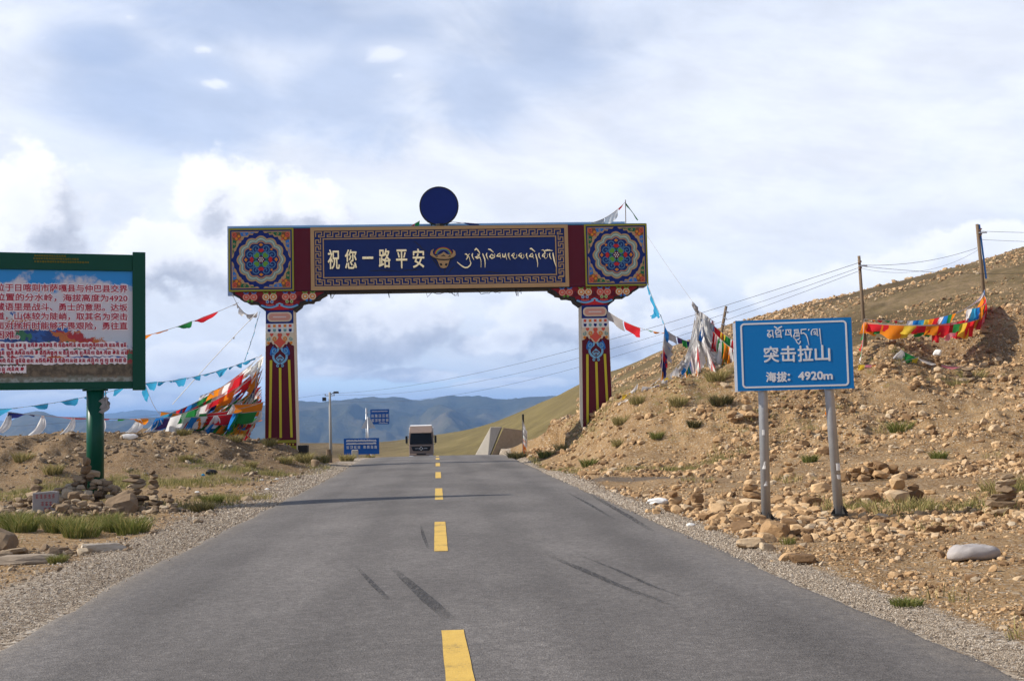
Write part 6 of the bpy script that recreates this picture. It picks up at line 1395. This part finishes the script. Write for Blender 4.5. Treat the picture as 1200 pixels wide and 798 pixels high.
def scatter(name, X, Y, S, mat, shapes, flat=(0.45, 0.9), sink=0.34, zoff=0.0):
    n = len(X); Z = height(X, Y) + zoff
    sel = nrg.integers(0, len(shapes), n)
    sc = np.stack([S * nrg.uniform(.75, 1.25, n), S * nrg.uniform(.6, 1.0, n), S * nrg.uniform(flat[0], flat[1], n)], 1) * .5
    M = rot_mats(n)
    Vs, Fs, off = [], [], 0
    for k, (V, F) in enumerate(shapes):
        i = np.where(sel == k)[0]
        if not len(i): continue
        P = V[None] * sc[i][:, None, :]
        P = np.einsum('nij,nvj->nvi', M[i], P)
        P += np.stack([X[i], Y[i], Z[i] + sc[i, 2] * (1 - 2 * sink)], 1)[:, None, :]
        Vs.append(P.reshape(-1, 3)); m = len(V)
        Fs.append((F[None] + (np.arange(len(i)) * m)[:, None, None] + off).reshape(-1, 3)); off += len(i) * m
    return mesh_np(name, np.concatenate(Vs), np.concatenate(Fs), mat, kind='stuff')
def polar(n, a0, a1, r0_, r1_):
    a = nrg.uniform(R(a0), R(a1), n); r = np.exp(nrg.uniform(np.log(r0_), np.log(r1_), n))
    return r * np.sin(a), r * np.cos(a), r
def pareto(n, lo, hi, al):
    u = nrg.uniform(0, 1, n); return (lo ** -al - u * (lo ** -al - hi ** -al)) ** (-1 / al)
def keep(p): return nrg.uniform(0, 1, len(p)) < p
zrel = lambda X, Y: smooth_h(X, Y) - road_z(Y)

# rubble of the right bank and the stony ground before it
X, Y, r = polar(190000, -4, 27, 8, 66)
e = edge_dist(X, Y); z = zrel(X, Y); right = X > road_c(Y)
cl = fbm(X * .8, Y * .8, 4, 61); cl2 = fbm(X * .22, Y * .22, 3, 71)
d = np.where(z > .25, .34 + 2.2 * (cl - .48) + 1.5 * (cl2 - .5), .20 + 1.3 * (cl - .48) + .7 * (cl2 - .5))
pile = np.exp(-(((X - 4.3) / 2.1) ** 2 + ((Y - 18.6) / 3.0) ** 2)); d = d + .9 * pile
pull = np.exp(-(((X - 3.5) / 2.6) ** 2 + ((Y - 31) / 2.2) ** 2)); d = d - .5 * pull
ok = right & (e > .55) & keep(np.clip(d, .02, .95))
X, Y, r, z = X[ok], Y[ok], r[ok], z[ok]
S = np.minimum(pareto(len(X), .0011, .0105, 1.65) * r * (1 + .5 * np.exp(-(((X - 4.3) / 2.0) ** 2 + ((Y - 18.6) / 3.0) ** 2))), .34)
scatter("rubble", X, Y, S, M_rock, SH0)
# left mound and yard
X, Y, r = polar(52000, -27, -3, 8, 58)
e = edge_dist(X, Y); z = zrel(X, Y); left = X < road_c(Y)
cl = fbm(X * .8, Y * .8, 4, 63)
d = np.where(z > .25, .30 + 1.6 * (cl - .46), .07 + .7 * (cl - .48))
d = d + .8 * np.exp(-(((X + 8.6) / 1.9) ** 2 + ((Y - 23.6) / 2.0) ** 2)) + .8 * np.exp(-(((X + 6.4) / 1.4) ** 2 + ((Y - 15.8) / 1.0) ** 2))
ok = left & (e > .6) & keep(np.clip(d, .015, .9))
X, Y, r = X[ok], Y[ok], r[ok]
scatter("mound_rubble", X, Y, np.minimum(pareto(len(X), .0016, .010, 1.8) * r, .30), M_brown, SH0)
# crushed gravel along both edges of the asphalt
n = 70000
r = np.exp(nrg.uniform(np.log(7), np.log(55), n)); side = nrg.integers(0, 2, n)
wd = np.where(side == 0, 1.3, .45)
off = np.abs(nrg.normal(0, .55, n)) * wd + nrg.normal(0, .05, n)
Yg = r; Xg = road_c(Yg) + np.where(side == 0, -half_l(Yg) - off, half_r(Yg) + off)
ok = off > -.10
Xg, Yg, r = Xg[ok], Yg[ok], r[ok]
scatter("shoulder_gravel", Xg, Yg, np.minimum(pareto(len(Xg), .0007, .0028, 2.0) * r, .06), M_gravel, SH0, zoff=.012)
# broken stone on the farther hillside
X, Y, r = polar(42000, 3, 27, 68, 215)
cl = fbm(X * .07, Y * .07, 4, 65)
ok = keep(np.clip(.22 + 2.6 * (cl - .48) + .8 * sstep(X / Y, .2, .42) * (cl - .35), .0, .9)) & (zrel(X, Y) > .8)
X, Y, r = X[ok], Y[ok], r[ok]
scatter("hillside_stones", X, Y, np.minimum(pareto(len(X), .0010, .0055, 1.8) * r, 1.1), M_rock, SH0)

RM1 = []; RM2 = []
def shape_mesh(name, V, F, mat):
    me = bpy.data.meshes.new(name); me.from_pydata(V.tolist(), [], F.tolist()); me.materials.append(mat); me.update(); return me
ROCK_T = [shape_mesh("rock", *s, M_rock) for s in SH1]; ROCK_B = [shape_mesh("rock", *s, M_brown) for s in SH1]; BIG_T = [shape_mesh("rock", *s, M_rock) for s in SH2]; BIG_B = [shape_mesh("rock", *s, M_brown) for s in SH2]
srg = random.Random(77)
def rock(x, y, w, h, label, group, pool, depth=None, z=None, sink=.22, parent=None, name="rock", rz=None, tilt=.18):
    o = bpy.data.objects.new(name, srg.choice(pool)); C.objects.link(o)
    dpt = depth or w * srg.uniform(.6, .95)
    o.scale = (w * .5, dpt * .5, h * .5)
    o.rotation_euler = (srg.uniform(-tilt, tilt), srg.uniform(-tilt, tilt), srg.uniform(-.5, .5) + srg.choice([0, PI]) if rz is None else rz)
    zz = (hz(x, y) if z is None else z) + h * .5 * (1 - 2 * sink)
    o.location = (x, y, zz)
    if parent is not None: o.parent = parent
    else: tag(o, label, "rock", group)
    return o
for x, y, w, h, lab in SIGN_ROCKS:
    rock(x, y, w * 1.35, max(h * 1.35, .15), lab, "rocks piled round the blue sign's posts", BIG_T)
ORD = ['closest', 'second-closest', 'third-closest', 'fourth-closest', 'fifth-closest', 'sixth-closest', 'seventh-closest', 'eighth-closest', 'ninth-closest', 'tenth-closest', 'eleventh-closest', 'twelfth-closest', 'thirteenth-closest', 'fourteenth-closest', 'fifteenth-closest', 'sixteenth-closest', 'seventeenth-closest', 'eighteenth-closest', 'nineteenth-closest', 'twentieth-closest', 'farthest']
MARKS = [("the sign's left post", 3.84, 18.45), ("the sign's right post", 4.95, 18.5), ("the grey-white sack", 4.9, 12.95), ("the dark shrub", 7.29, 42), ("the white flag cone", 7.4, 47), ("the nearer wooden pole", 14.65, 49.5), ("the taller wooden pole", 22.5, 56.5), ("the right column", 3.42, 49.9), ("the white-topped cairn", 16.6, 46.6), ("the two-peaked cairn", 2.8, 20.3), ("the dark layered stack", 7.28, 17.9),
         ("the bright green tuft", 11.91, 37), ("the bank's stone cairn", 7.9, 40.6), ("the lumpy outcrop", 7.9, 26.3), ("the green board's post", -8.95, 25.6), ("the slim stone tower", -7.22, 24), ("the carved slab", -8.95, 22.9), ("the largest boulder", -7, 16.3), ("the left column", -9.6, 49), ("the long pale slab", -5.95, 14.9), ("the upright grey stone", -7.55, 45.3)]
# scattered stones large enough to pick out, zone by zone
def zone(n, gen, label, group, pool, lo, hi):
    XX, YY = gen(n); 
    ZZ = height(np.array(XX), np.array(YY))
    rows = {}
    for x, y, z_ in zip(XX, YY, ZZ):
        w = lo + (hi - lo) * srg.random() ** 2.2
        d_, mark = min((math.hypot(x - mx_, y - my_), nm) for nm, mx_, my_ in MARKS)
        size = 'small' if w < lo + .25 * (hi - lo) else 'mid-sized' if w < lo + .6 * (hi - lo) else 'large'
        rows.setdefault((size, mark), []).append((d_, float(x), float(y), w, float(z_)))
    tone = 'brown' if 'brown' in label else 'tan'
    for (size, mark), lst in rows.items():
        for k, (d_, x, y, w, z_) in enumerate(sorted(lst)):
            rock(x, y, w, w * srg.uniform(.4, .75), f"{ORD[min(k, len(ORD) - 1)]} {size} {tone} rock to {mark}, {label}", group, pool, z=z_)
def ell(cx, cy, rx_, ry_):
    def f(n):
        a = nrg.uniform(0, 2 * PI, n); q = np.sqrt(nrg.uniform(0, 1, n)); return cx + rx_ * q * np.cos(a), cy + ry_ * q * np.sin(a)
    return f
zone(34, ell(4.3, 18.3, 1.9, 3.0), "in the tan stone spread", "rocks piled round the blue sign's posts", ROCK_T, .12, .30)
zone(22, ell(7.2, 20.0, 2.6, 3.0), "on thin tan grass", "rocks on the grass right of the blue sign", ROCK_T, .12, .34)
zone(22, ell(4.6, 12.8, 1.9, 2.0), "on sandy ground", "stones around the grey-white sack", ROCK_T, .05, .15)
zone(42, ell(6.5, 42.5, 4.6, 4.0), "on the steep bank", "rocks on the bank below the white flags", ROCK_T, .16, .46)
zone(34, ell(15.5, 45.0, 5.0, 5.0), "high on the bank", "rocks on the bank below the wooden poles", ROCK_T, .20, .55)
zone(24, ell(12.5, 35.0, 4.5, 3.5), "at the right bank's foot", "rocks at the foot of the right bank", ROCK_T, .18, .5)
zone(16, ell(2.2, 47.5, 1.4, 4.0), "beside the road bank", "rocks beside the right column", ROCK_T, .2, .5)
zone(26, ell(-13.0, 43.2, 5.5, 1.6), "on the bare brown mound", "rocks on the left mound", ROCK_B, .15, .42)
zone(18, ell(-8.4, 23.4, 1.5, 1.4), "loose between brown cairns", "loose rocks between the left cairns", ROCK_B, .12, .32)
zone(16, ell(-6.2, 15.9, 1.1, .9), "in the low brown row", "low row of stones, left foreground", ROCK_B, .12, .36)

# single stones with a look of their own
rock(-7.0, 16.3, .62, .42, "largest brown boulder at the left edge of the low stone row", None, BIG_B)
rock(-5.95, 14.9, 1.05, .16, "long pale flat slab lying at the front of the low stone row", None, [shape_mesh("rock", *SH2[1], M_gravel)], depth=.45, rz=.15, tilt=.05)
rock(-5.45, 15.8, .75, .20, "pale grey flat slab at the right end of the low stone row", None, [shape_mesh("rock", *SH2[4], M_gravel)], depth=.5, rz=.5, tilt=.08)
rock(-7.75, 23.7, .72, .58, "big weathered grey-brown boulder between the cairns by the green board", None, BIG_B)
rock(-7.55, 45.3, .42, .50, "upright grey stone in the grass by the left road edge", None, BIG_B)
rock(6.1, 20.9, .55, .36, "pale leaning rock on the grass halfway to the right picture edge", None, BIG_T)

# ---- cairns: each stone its own piece
def cairn(label, x, y, group="piled stone cairns"):
    return thing("cairn", label, "cairn", (x, y, hz(x, y)), 0, group)
def stack(root, sizes, dx=0.0, dy=0.0, pool=None, z=-.03):
    for w, h in sizes:
        rock(dx + srg.uniform(-.12, .12) * w, dy + srg.uniform(-.1, .1) * w, w, h * 1.15, None, None, pool or ROCK_B, z=z, sink=.06, parent=root, name="stone", tilt=.10); z += h * .92
    return z
def heap_of(root, n, rad, h, pool, lo, hi, cx=0.0, cy=0.0, ey=1.0):
    for k in range(n):
        q = math.sqrt((k + .5) / n); a = k * 2.399 + srg.uniform(-.3, .3)
        w = lo + (hi - lo) * srg.random() ** 1.5
        rock(cx + rad * q * math.cos(a), cy + rad * ey * q * math.sin(a), w, w * srg.uniform(.45, .75), None, None, pool, z=max(-.02, h * (1 - q) - w * .3 + srg.uniform(-.04, .04)), sink=.1, parent=root, name="stone", tilt=.3)
c1_ = cairn("broad heap of brown stones round the foot of the green board's post", -8.75, 24.7)
heap_of(c1_, 120, 1.05, .80, ROCK_B, .14, .34, ey=.55); stack(c1_, [(.30, .2), (.24, .18)], 0, -.15, z=.72)
heap_of(c1_, 26, .55, .38, ROCK_B, .14, .30, cx=-1.1, cy=-.3, ey=.6)
c2_ = cairn("tall slim tower of balanced stones with a grey top stone, left of the road", -7.22, 24.0)
stack(c2_, [(.36, .14), (.32, .12), (.30, .13), (.27, .12), (.25, .11), (.22, .10), (.19, .11), (.22, .09)])
c3_ = cairn("squat brown cairn with a flat capstone beside the slim stone tower", -7.62, 24.15)
stack(c3_, [(.58, .20), (.56, .16), (.50, .15), (.42, .13), (.62, .10), (.30, .09)]); heap_of(c3_, 20, .55, .22, ROCK_B, .12, .26)
c4_ = cairn("small stone stack at the left of the cairn group, behind the carved slab", -10.2, 25.6); stack(c4_, [(.50, .2), (.38, .17), (.30, .15), (.22, .13)]); heap_of(c4_, 14, .55, .2, ROCK_B, .14, .3)
c5_ = cairn("low brown cairn directly behind the carved slab", -9.35, 24.6); stack(c5_, [(.46, .2), (.36, .17), (.26, .14)]); heap_of(c5_, 18, .6, .2, ROCK_B, .14, .3)
c6_ = cairn("low knee-high cairn spilling forward between the boulder and the slab", -8.45, 22.9); heap_of(c6_, 46, .95, .32, ROCK_B, .12, .30, ey=.6)
c7_ = cairn("slumped stone pile right of the slim tower at the grass edge", -6.85, 23.6); heap_of(c7_, 16, .38, .22, ROCK_B, .12, .26); stack(c7_, [(.26, .12), (.22, .11), (.18, .1), (.15, .1)], .05, 0)
c8_ = cairn("two-peaked tan cairn by the road edge left of the blue sign", 2.80, 20.3); stack(c8_, [(.34, .16), (.28, .14), (.24, .12), (.18, .10)], -.1, .1, ROCK_T); stack(c8_, [(.32, .17), (.26, .2), (.16, .12)], .25, -.05, ROCK_T); heap_of(c8_, 22, .62, .16, ROCK_T, .14, .30, ey=.7)
c9_ = cairn("small tan cairn standing between the blue sign's two posts", 4.28, 21.9); stack(c9_, [(.60, .17), (.42, .14), (.30, .12), (.24, .11), (.15, .09)], 0, 0, ROCK_T); heap_of(c9_, 14, .6, .16, ROCK_T, .16, .32)
c10_ = cairn("dark layered stone stack at the right picture edge", 7.28, 17.9); stack(c10_, [(.48, .14), (.46, .13), (.42, .12), (.40, .12), (.34, .10), (.28, .09)]); heap_of(c10_, 16, .5, .14, ROCK_T, .12, .26)
c11_ = cairn("cairn with a white top stone on the crest above the blue sign's right side", 16.6, 46.6); stack(c11_, [(.46, .30), (.38, .26), (.32, .24), (.26, .2)], 0, 0, ROCK_T); rock(0, 0, .36, .28, None, None, [shape_mesh("rock", *SH1[3], WHITEP)], z=.90, sink=.05, parent=c11_, name="capstone")
c12_ = cairn("dark low cairn on the crest right of the white-topped one", 17.7, 46.4); stack(c12_, [(.55, .24), (.42, .22), (.5, .16)], 0, 0, ROCK_B); heap_of(c12_, 14, .7, .2, ROCK_B, .18, .36)
c13_ = cairn("small cairn of tan stones beneath the bank right of the two-peaked one", 6.6, 29.0); stack(c13_, [(.36, .18), (.3, .16), (.22, .13)], 0, 0, ROCK_T); heap_of(c13_, 8, .4, .12, ROCK_T, .14, .26)
c14_ = cairn("stone cairn standing halfway up the bank below the flag cone", 7.9, 40.6); stack(c14_, [(.55, .26), (.44, .24), (.34, .2), (.25, .18)], 0, 0, ROCK_T); heap_of(c14_, 14, .7, .22, ROCK_T, .2, .4)
c15_ = cairn("lumpy stone outcrop pile right of the sign at the bank's foot", 7.9, 26.3); heap_of(c15_, 34, .9, .42, ROCK_T, .2, .44, ey=.7)
c16_ = cairn("upright tan stone pair in the dry grass right of the blue sign", 6.55, 20.6); stack(c16_, [(.42, .28), (.30, .22)], 0, 0, ROCK_T); stack(c16_, [(.36, .25), (.26, .12)], .32, .1, ROCK_T)

# ---- carved slab, sack, litter, stump
STONE_G = pmat("grey_carved_stone", (0.27, 0.25, 0.245), 0.85, 0.18, 6.0, 0.3, 40)
sl = thing("carved_slab", "grey upright stone slab with faded red writing in the grass by the cairns", "stone slab", (-8.95, 22.9, hz(-8.95, 22.9)), .12)
b = MB(); b.poly([(-.235, -.1), (.225, -.1), (.24, .44), (.10, .455), (-.12, .435), (-.23, .43)], -.05, .06); body_ = b.build("slab", STONE_G, sl, bevel=.012)
b = MB(); rg = random.Random(4)
for z0, x0, n_ in ((.36, -.17, 5), (.22, -.07, 3), (.11, -.02, 2)):
    for k in range(n_):
        xx = x0 + k * .075
        for q in range(3): b.stroke([(xx, z0 - .03 + q * .028), (xx + .05, z0 - .03 + q * .028 + rg.uniform(-.01, .01))], .011, -.053, -.05)
        b.stroke([(xx + .025 + rg.uniform(-.012, .012), z0 - .04), (xx + .025, z0 + .04)], .011, -.053, -.05)
b.build("red_writing", pmat("faded_red_writing", (0.30, 0.07, 0.07), 0.9, 0.3, 20), body_)
V, F = ico(4); g = V.copy()
k = np.sign(V); g[:, 0] = .29 * np.sign(V[:, 0]) * np.abs(V[:, 0]) ** .8; g[:, 1] = .15 * V[:, 1]; g[:, 2] = .085 * np.sign(V[:, 2]) * np.abs(V[:, 2]) ** .75
g[:, 2] += .022 * (fbm(V[:, 0] * 3 + 5, V[:, 1] * 3 + 2, 4, 5) - .5) * 2 * (V[:, 2] > -.3) - .03 * (V[:, 0] < -.55) * (-.55 - V[:, 0]) * 2 + .012 * np.sin(V[:, 0] * 9 + V[:, 1] * 4) * np.exp(-((V[:, 0] + .5) / .4) ** 2)
sk = mesh_np("plastic_sack", g, F, pmat("grey_white_sacking", (0.34, 0.31, 0.295), 0.6, 0.14, 6.0, 0.25, 25), smooth=True)
sk.location = (4.90, 12.95, hz(4.9, 12.95) + .07); sk.rotation_euler = (0, .02, .08); tag(sk, "grey-white plastic sack lying flat on the sandy ground, right foreground", "sack")
def scrap(name, label, x, y, w, h, mat, cat):
    V, F = ico(3); q = V.copy(); q[:, 0] *= w * .5; q[:, 1] *= w * .3; q[:, 2] *= h * .5
    q *= (1 + .5 * (fbm(V[:, 0] * 2.5 + x, V[:, 2] * 2.5 + V[:, 1] * 2 + y, 3, 8) - .5))[:, None]
    o = mesh_np(name, q, F, mat); o.location = (x, y, hz(x, y) + h * .4); return tag(o, label, cat)
scrap("plastic_bag", "crumpled white plastic bag beside the two-peaked cairn", 2.62, 22.2, .42, .15, WHITEP, "litter")
scrap("plastic_bag", "black plastic scrap lying on the left yard before the mound", -9.75, 38.6, .38, .20, BLACKP, "litter")
scrap("plastic_bag", "small blue-white scrap touching the black one on the left yard", -10.0, 38.5, .12, .08, CL['l'], "litter")
scrap("plastic_bag", "pale rag on the left mound's crest beside the green post", -14.6, 45.4, .65, .22, CL['w'], "litter")
for x, y, lab in ((-7.7, 36.5, "white paper scrap on the dark patch of the left yard"), (-7.2, 36.3, "second white paper scrap, nearer the road, on the left yard"), (-6.4, 31.0, "tiny bluish white cup on the left yard towards the road"), (-8.0, 30.2, "white paper scrap on the left yard nearest the cairns"), (2.55, 17.6, "white paper scrap on the gravel edge below the two-peaked cairn"), (9.1, 30.0, "white wrapper on the bank's foot right of the sign")):
    scrap("paper_scrap", lab, x, y, .13, .06, WHITEP, "litter")
stp = thing("wooden_stump", "short dark wooden stump by the left road edge before the crest", "stump", (-8.75, 56.5, hz(-8.75, 56.5)))
b = MB(); b.tube([(0, 0, -.2), (.02, 0, .3), (-.02, 0, .62)], [.16, .14, .12], 9); b.build("stub", WOOD, stp)
# stone guards at the crest's left
rock(-9.3, 52.0, .5, .45, "dark stone by the foot of the left arch column on the road side", None, BIG_B)

# ------------------------------------------------------------------ grass
def grass_material(name, stops):
    m = bpy.data.materials.new(name); m.use_nodes = True
    N = NT(m.node_tree); p = N.n["Principled BSDF"]
    g_ = N.new('ShaderNodeNewGeometry')
    col = N.ramp(N.m('ADD', N.m('MULTIPLY', g_.outputs['Random Per Island'], 0.6), N.m('MULTIPLY', N.noise(g_.outputs['Position'], 1.2, 4), 0.4)), stops)
    N.put(p.inputs['Base Color'], col); p.inputs['Roughness'].default_value = 0.7; p.inputs['Specular IOR Level'].default_value = 0.2
    t = N.new('ShaderNodeBsdfTranslucent'); N.put(t.inputs[0], col)
    mx = N.new('ShaderNodeMixShader'); mx.inputs[0].default_value = .3
    N.l.new(p.outputs[0], mx.inputs[1]); N.l.new(t.outputs[0], mx.inputs[2]); N.l.new(mx.outputs[0], N.n["Material Output"].inputs[0])
    return m
M_green = grass_material("green_grass", [(0.10, (0.055, 0.080, 0.014)), (0.42, (0.13, 0.155, 0.034)), (0.62, (0.21, 0.205, 0.06)), (0.8, (0.32, 0.27, 0.10)), (1.0, (0.30, 0.24, 0.10))])
M_dry = grass_material("dry_grass", [(0.1, (0.13, 0.12, 0.04)), (0.4, (0.25, 0.215, 0.08)), (0.75, (0.40, 0.32, 0.14)), (1.0, (0.50, 0.41, 0.21))])
M_shrub = grass_material("dark_shrub_leaf", [(0.1, (0.040, 0.042, 0.016)), (0.5, (0.085, 0.080, 0.028)), (0.8, (0.17, 0.135, 0.06)), (1.0, (0.30, 0.23, 0.12))])
def blades(cx, cy, cz, n, rad, hgt, wid, splay=.55):
    """n grass blades round each of the given centres, as quads tapering to a point"""
    m = len(cx); N_ = m * n
    bx = np.repeat(cx, n); by = np.repeat(cy, n); bz = np.repeat(cz, n); rr = np.repeat(rad, n); hh = np.repeat(hgt, n) * nrg.uniform(.45, 1.1, N_); ww = np.repeat(wid, n)
    a = nrg.uniform(0, 2 * PI, N_); q = np.sqrt(nrg.uniform(0, 1, N_)) * rr
    ox, oy = q * np.cos(a), q * np.sin(a)
    lean = splay * (q / np.maximum(rr, .01)) * .9 + nrg.uniform(.05, .35, N_)
    la = a + nrg.normal(0, .7, N_); lx, ly = np.cos(la) * lean, np.sin(la) * lean
    wa = nrg.uniform(0, PI, N_); wx, wy = np.cos(wa) * ww * .5, np.sin(wa) * ww * .5
    x0, y0 = bx + ox, by + oy
    P = np.empty((N_, 5, 3))
    P[:, 0] = np.stack([x0 - wx, y0 - wy, bz - .03], 1); P[:, 1] = np.stack([x0 + wx, y0 + wy, bz - .03], 1)
    mx_, my_ = x0 + lx * hh * .35, y0 + ly * hh * .35
    P[:, 2] = np.stack([mx_ + wx * .8, my_ + wy * .8, bz + hh * .55], 1); P[:, 3] = np.stack([mx_ - wx * .8, my_ - wy * .8, bz + hh * .55], 1)
    P[:, 4] = np.stack([x0 + lx * hh, y0 + ly * hh, bz + hh], 1)
    i = np.arange(N_) * 5
    F = np.concatenate([np.stack([i, i + 1, i + 2], 1), np.stack([i, i + 2, i + 3], 1), np.stack([i + 3, i + 2, i + 4], 1)])
    return P.reshape(-1, 3), F
def grass_field(name, n, a0, a1, r0_, r1_, mat, hgt, wid, rad, per, thr=.25):
    X, Y, r = polar(n * 12, a0, a1, r0_, r1_)
    g_ = grass_mask(X, Y) + 1.1 * (fbm(X * 1.1, Y * 1.1, 4, 33) - .5)
    ok = keep(np.clip((g_ - thr) * 1.6, 0, 1)) & (edge_dist(X, Y) > .5)
    X, Y = X[ok][:n], Y[ok][:n]; m = len(X); s = nrg.uniform(.6, 1.3, m)
    V, F = blades(X, Y, height(X, Y), per, rad * s, hgt * s, wid * s)
    return mesh_np(name, V, F, mat, kind='stuff')
grass_field("dry_grass", 3200, -27, 27, 9, 66, M_dry, .17, .014, .16, 14)
grass_field("green_grass", 2200, -27, 27, 9, 56, M_green, .14, .012, .15, 16, thr=.42)
def tuft(label, x, y, s, mat, n=200, name="grass_tuft", h=1.0, cat="grass tuft", group="grass tufts"):
    V, F = blades(np.zeros(1), np.zeros(1), np.zeros(1), n, np.array([s * .40]), np.array([s * .50 * h]), np.array([max(.008, .0006 * math.hypot(x, y))]), .85)
    o = mesh_np(name, V, F, mat); o.location = (x, y, hz(x, y)); tag(o, label, cat, group); return o
tuft("tall green-yellow tuft on the crest below the white flag cone", 7.65, 44.8, .95, M_dry, 260)
tuft("dark rounded shrub on the bank just left of the blue sign's lower corner", 7.29, 42.0, .85, M_shrub, 420, "shrub", .9, "shrub", None)
tuft("olive tuft on the bank left of the dark shrub", 5.91, 43.0, .7, M_dry, 220)
tuft("dark low bush on the bank below the olive tuft", 6.2, 41.0, .55, M_shrub, 260, "shrub", .9, "shrub", None)
tuft("dry tuft on the bank right of the arch column's foot", 4.03, 45.0, .7, M_dry, 220)
tuft("grey-brown tuft lower on the bank near the column", 3.69, 42.5, .55, M_dry, 180)
tuft("green tuft on the bank left of the right column", 2.05, 50.0, .75, M_dry, 220)
tuft("dry tuft just under the rags on the crest", 4.74, 45.5, .75, M_dry, 200)
tuft("bright green tuft on the bank behind the sign's right post", 11.91, 37.0, .75, M_green, 260)
tuft("straw-coloured clump on the crest below the taller pole", 18.09, 47.0, 1.0, M_dry, 240)
tuft("straw-coloured clump left of the one below the taller pole", 17.0, 46.0, .8, M_dry, 200)
tuft("green clump at the road edge below the right column", 1.31, 50.0, .7, M_green, 240)
tuft("low green tuft at the bank's foot by the gravel pull-off", 2.59, 42.0, .6, M_green, 200)
tuft("small tuft at the bank's foot below the flag cone", 4.88, 41.0, .5, M_green, 160)
tuft("small green tuft right of the sign at the bank's foot", 10.94, 31.0, .45, M_green, 160)
tuft("bright green sprig between the sign posts at the bank's foot", 8.12, 33.0, .45, M_green, 180)
tuft("large dark bush at the road edge by the crest, right side", .10, 56.0, .9, M_shrub, 300, "shrub", .8, "shrub", None)
tuft("flat bright green tuft on the gravel near the right foreground", 3.18, 9.9, .30, M_green, 420, h=.45)
tuft("tiny green sprig beside the flat pinkish rock", 3.35, 14.9, .20, M_green, 90)
tuft("straw tuft in the open ground right of the sign", 8.6, 21.5, .55, M_dry, 200)
tuft("second straw tuft nearer the right picture edge", 9.6, 22.6, .6, M_dry, 200)
lf = "thick green tufts in front of the left cairns"
for x, y, s, lab in ((-7.95, 19.3, .75, "bushy green tuft at the far left below the carved slab"), (-7.30, 19.3, .70, "dense green tuft directly before the carved slab"), (-6.75, 18.7, .80, "darkest green tuft in the middle of the left grass row"), (-6.40, 19.3, .60, "green tuft right of the darkest one in the left grass row"), (-5.98, 18.8, .72, "separate bright green tuft at the right end of the left grass row"), (-8.5, 20.4, .65, "yellowish green tuft behind the far left one"), (-7.0, 20.6, .55, "thin green tuft behind the middle of the left grass row"), (-6.1, 23.4, .55, "dark tuft on the yard edge right of the slim stone tower"), (-6.6, 26.2, .55, "low tuft at the shadow's start right of the cairns"), (-7.4, 16.9, .35, "small tuft at the left edge of the low stone row"), (-5.6, 14.7, .28, "small tuft before the long pale slab")):
    tuft(lab, x, y, s * .82, M_green if 'dark t' not in lab else M_shrub, 380, group=lf)
mg = "olive tufts on and around the left mound"
for x, y, s, lab in ((-8.1, 46.0, .75, "large olive tuft by the upright grey stone at the left road edge"), (-8.6, 44.9, .6, "olive tuft left of the upright grey stone"), (-7.9, 49.0, .7, "olive tuft at the road edge beyond the upright grey stone"), (-9.6, 47.0, .6, "dry tuft at the foot of the left arch column"), (-10.8, 46.4, .6, "dry tuft on the mound left of the arch column"), (-12.6, 45.8, .6, "olive tuft on the mound's crest below the red flag"), (-15.4, 40.0, .7, "olive tuft on the slope left of the green post"), (-13.9, 38.0, .6, "dry tuft in the grass left of the green post"), (-17.0, 41.5, .7, "tuft on the left mound near the picture edge"), (-11.4, 41.6, .5, "small green tuft at the mound's foot right of the green post"), (-9.3, 42.2, .5, "small green tuft at the mound's foot towards the column"),
                     (-8.4, 60.0, .8, "olive bush by the far left road edge at the crest"), (-10.6, 88.0, .7, "olive bush before the wide blue notice board"), (-12.2, 90.0, .6, "olive bush left of the pale marker stone"), (-14.5, 92.0, .6, "olive bush at the left end of the notice board")):
    tuft(lab, x, y, s, M_dry, 220, group=mg)
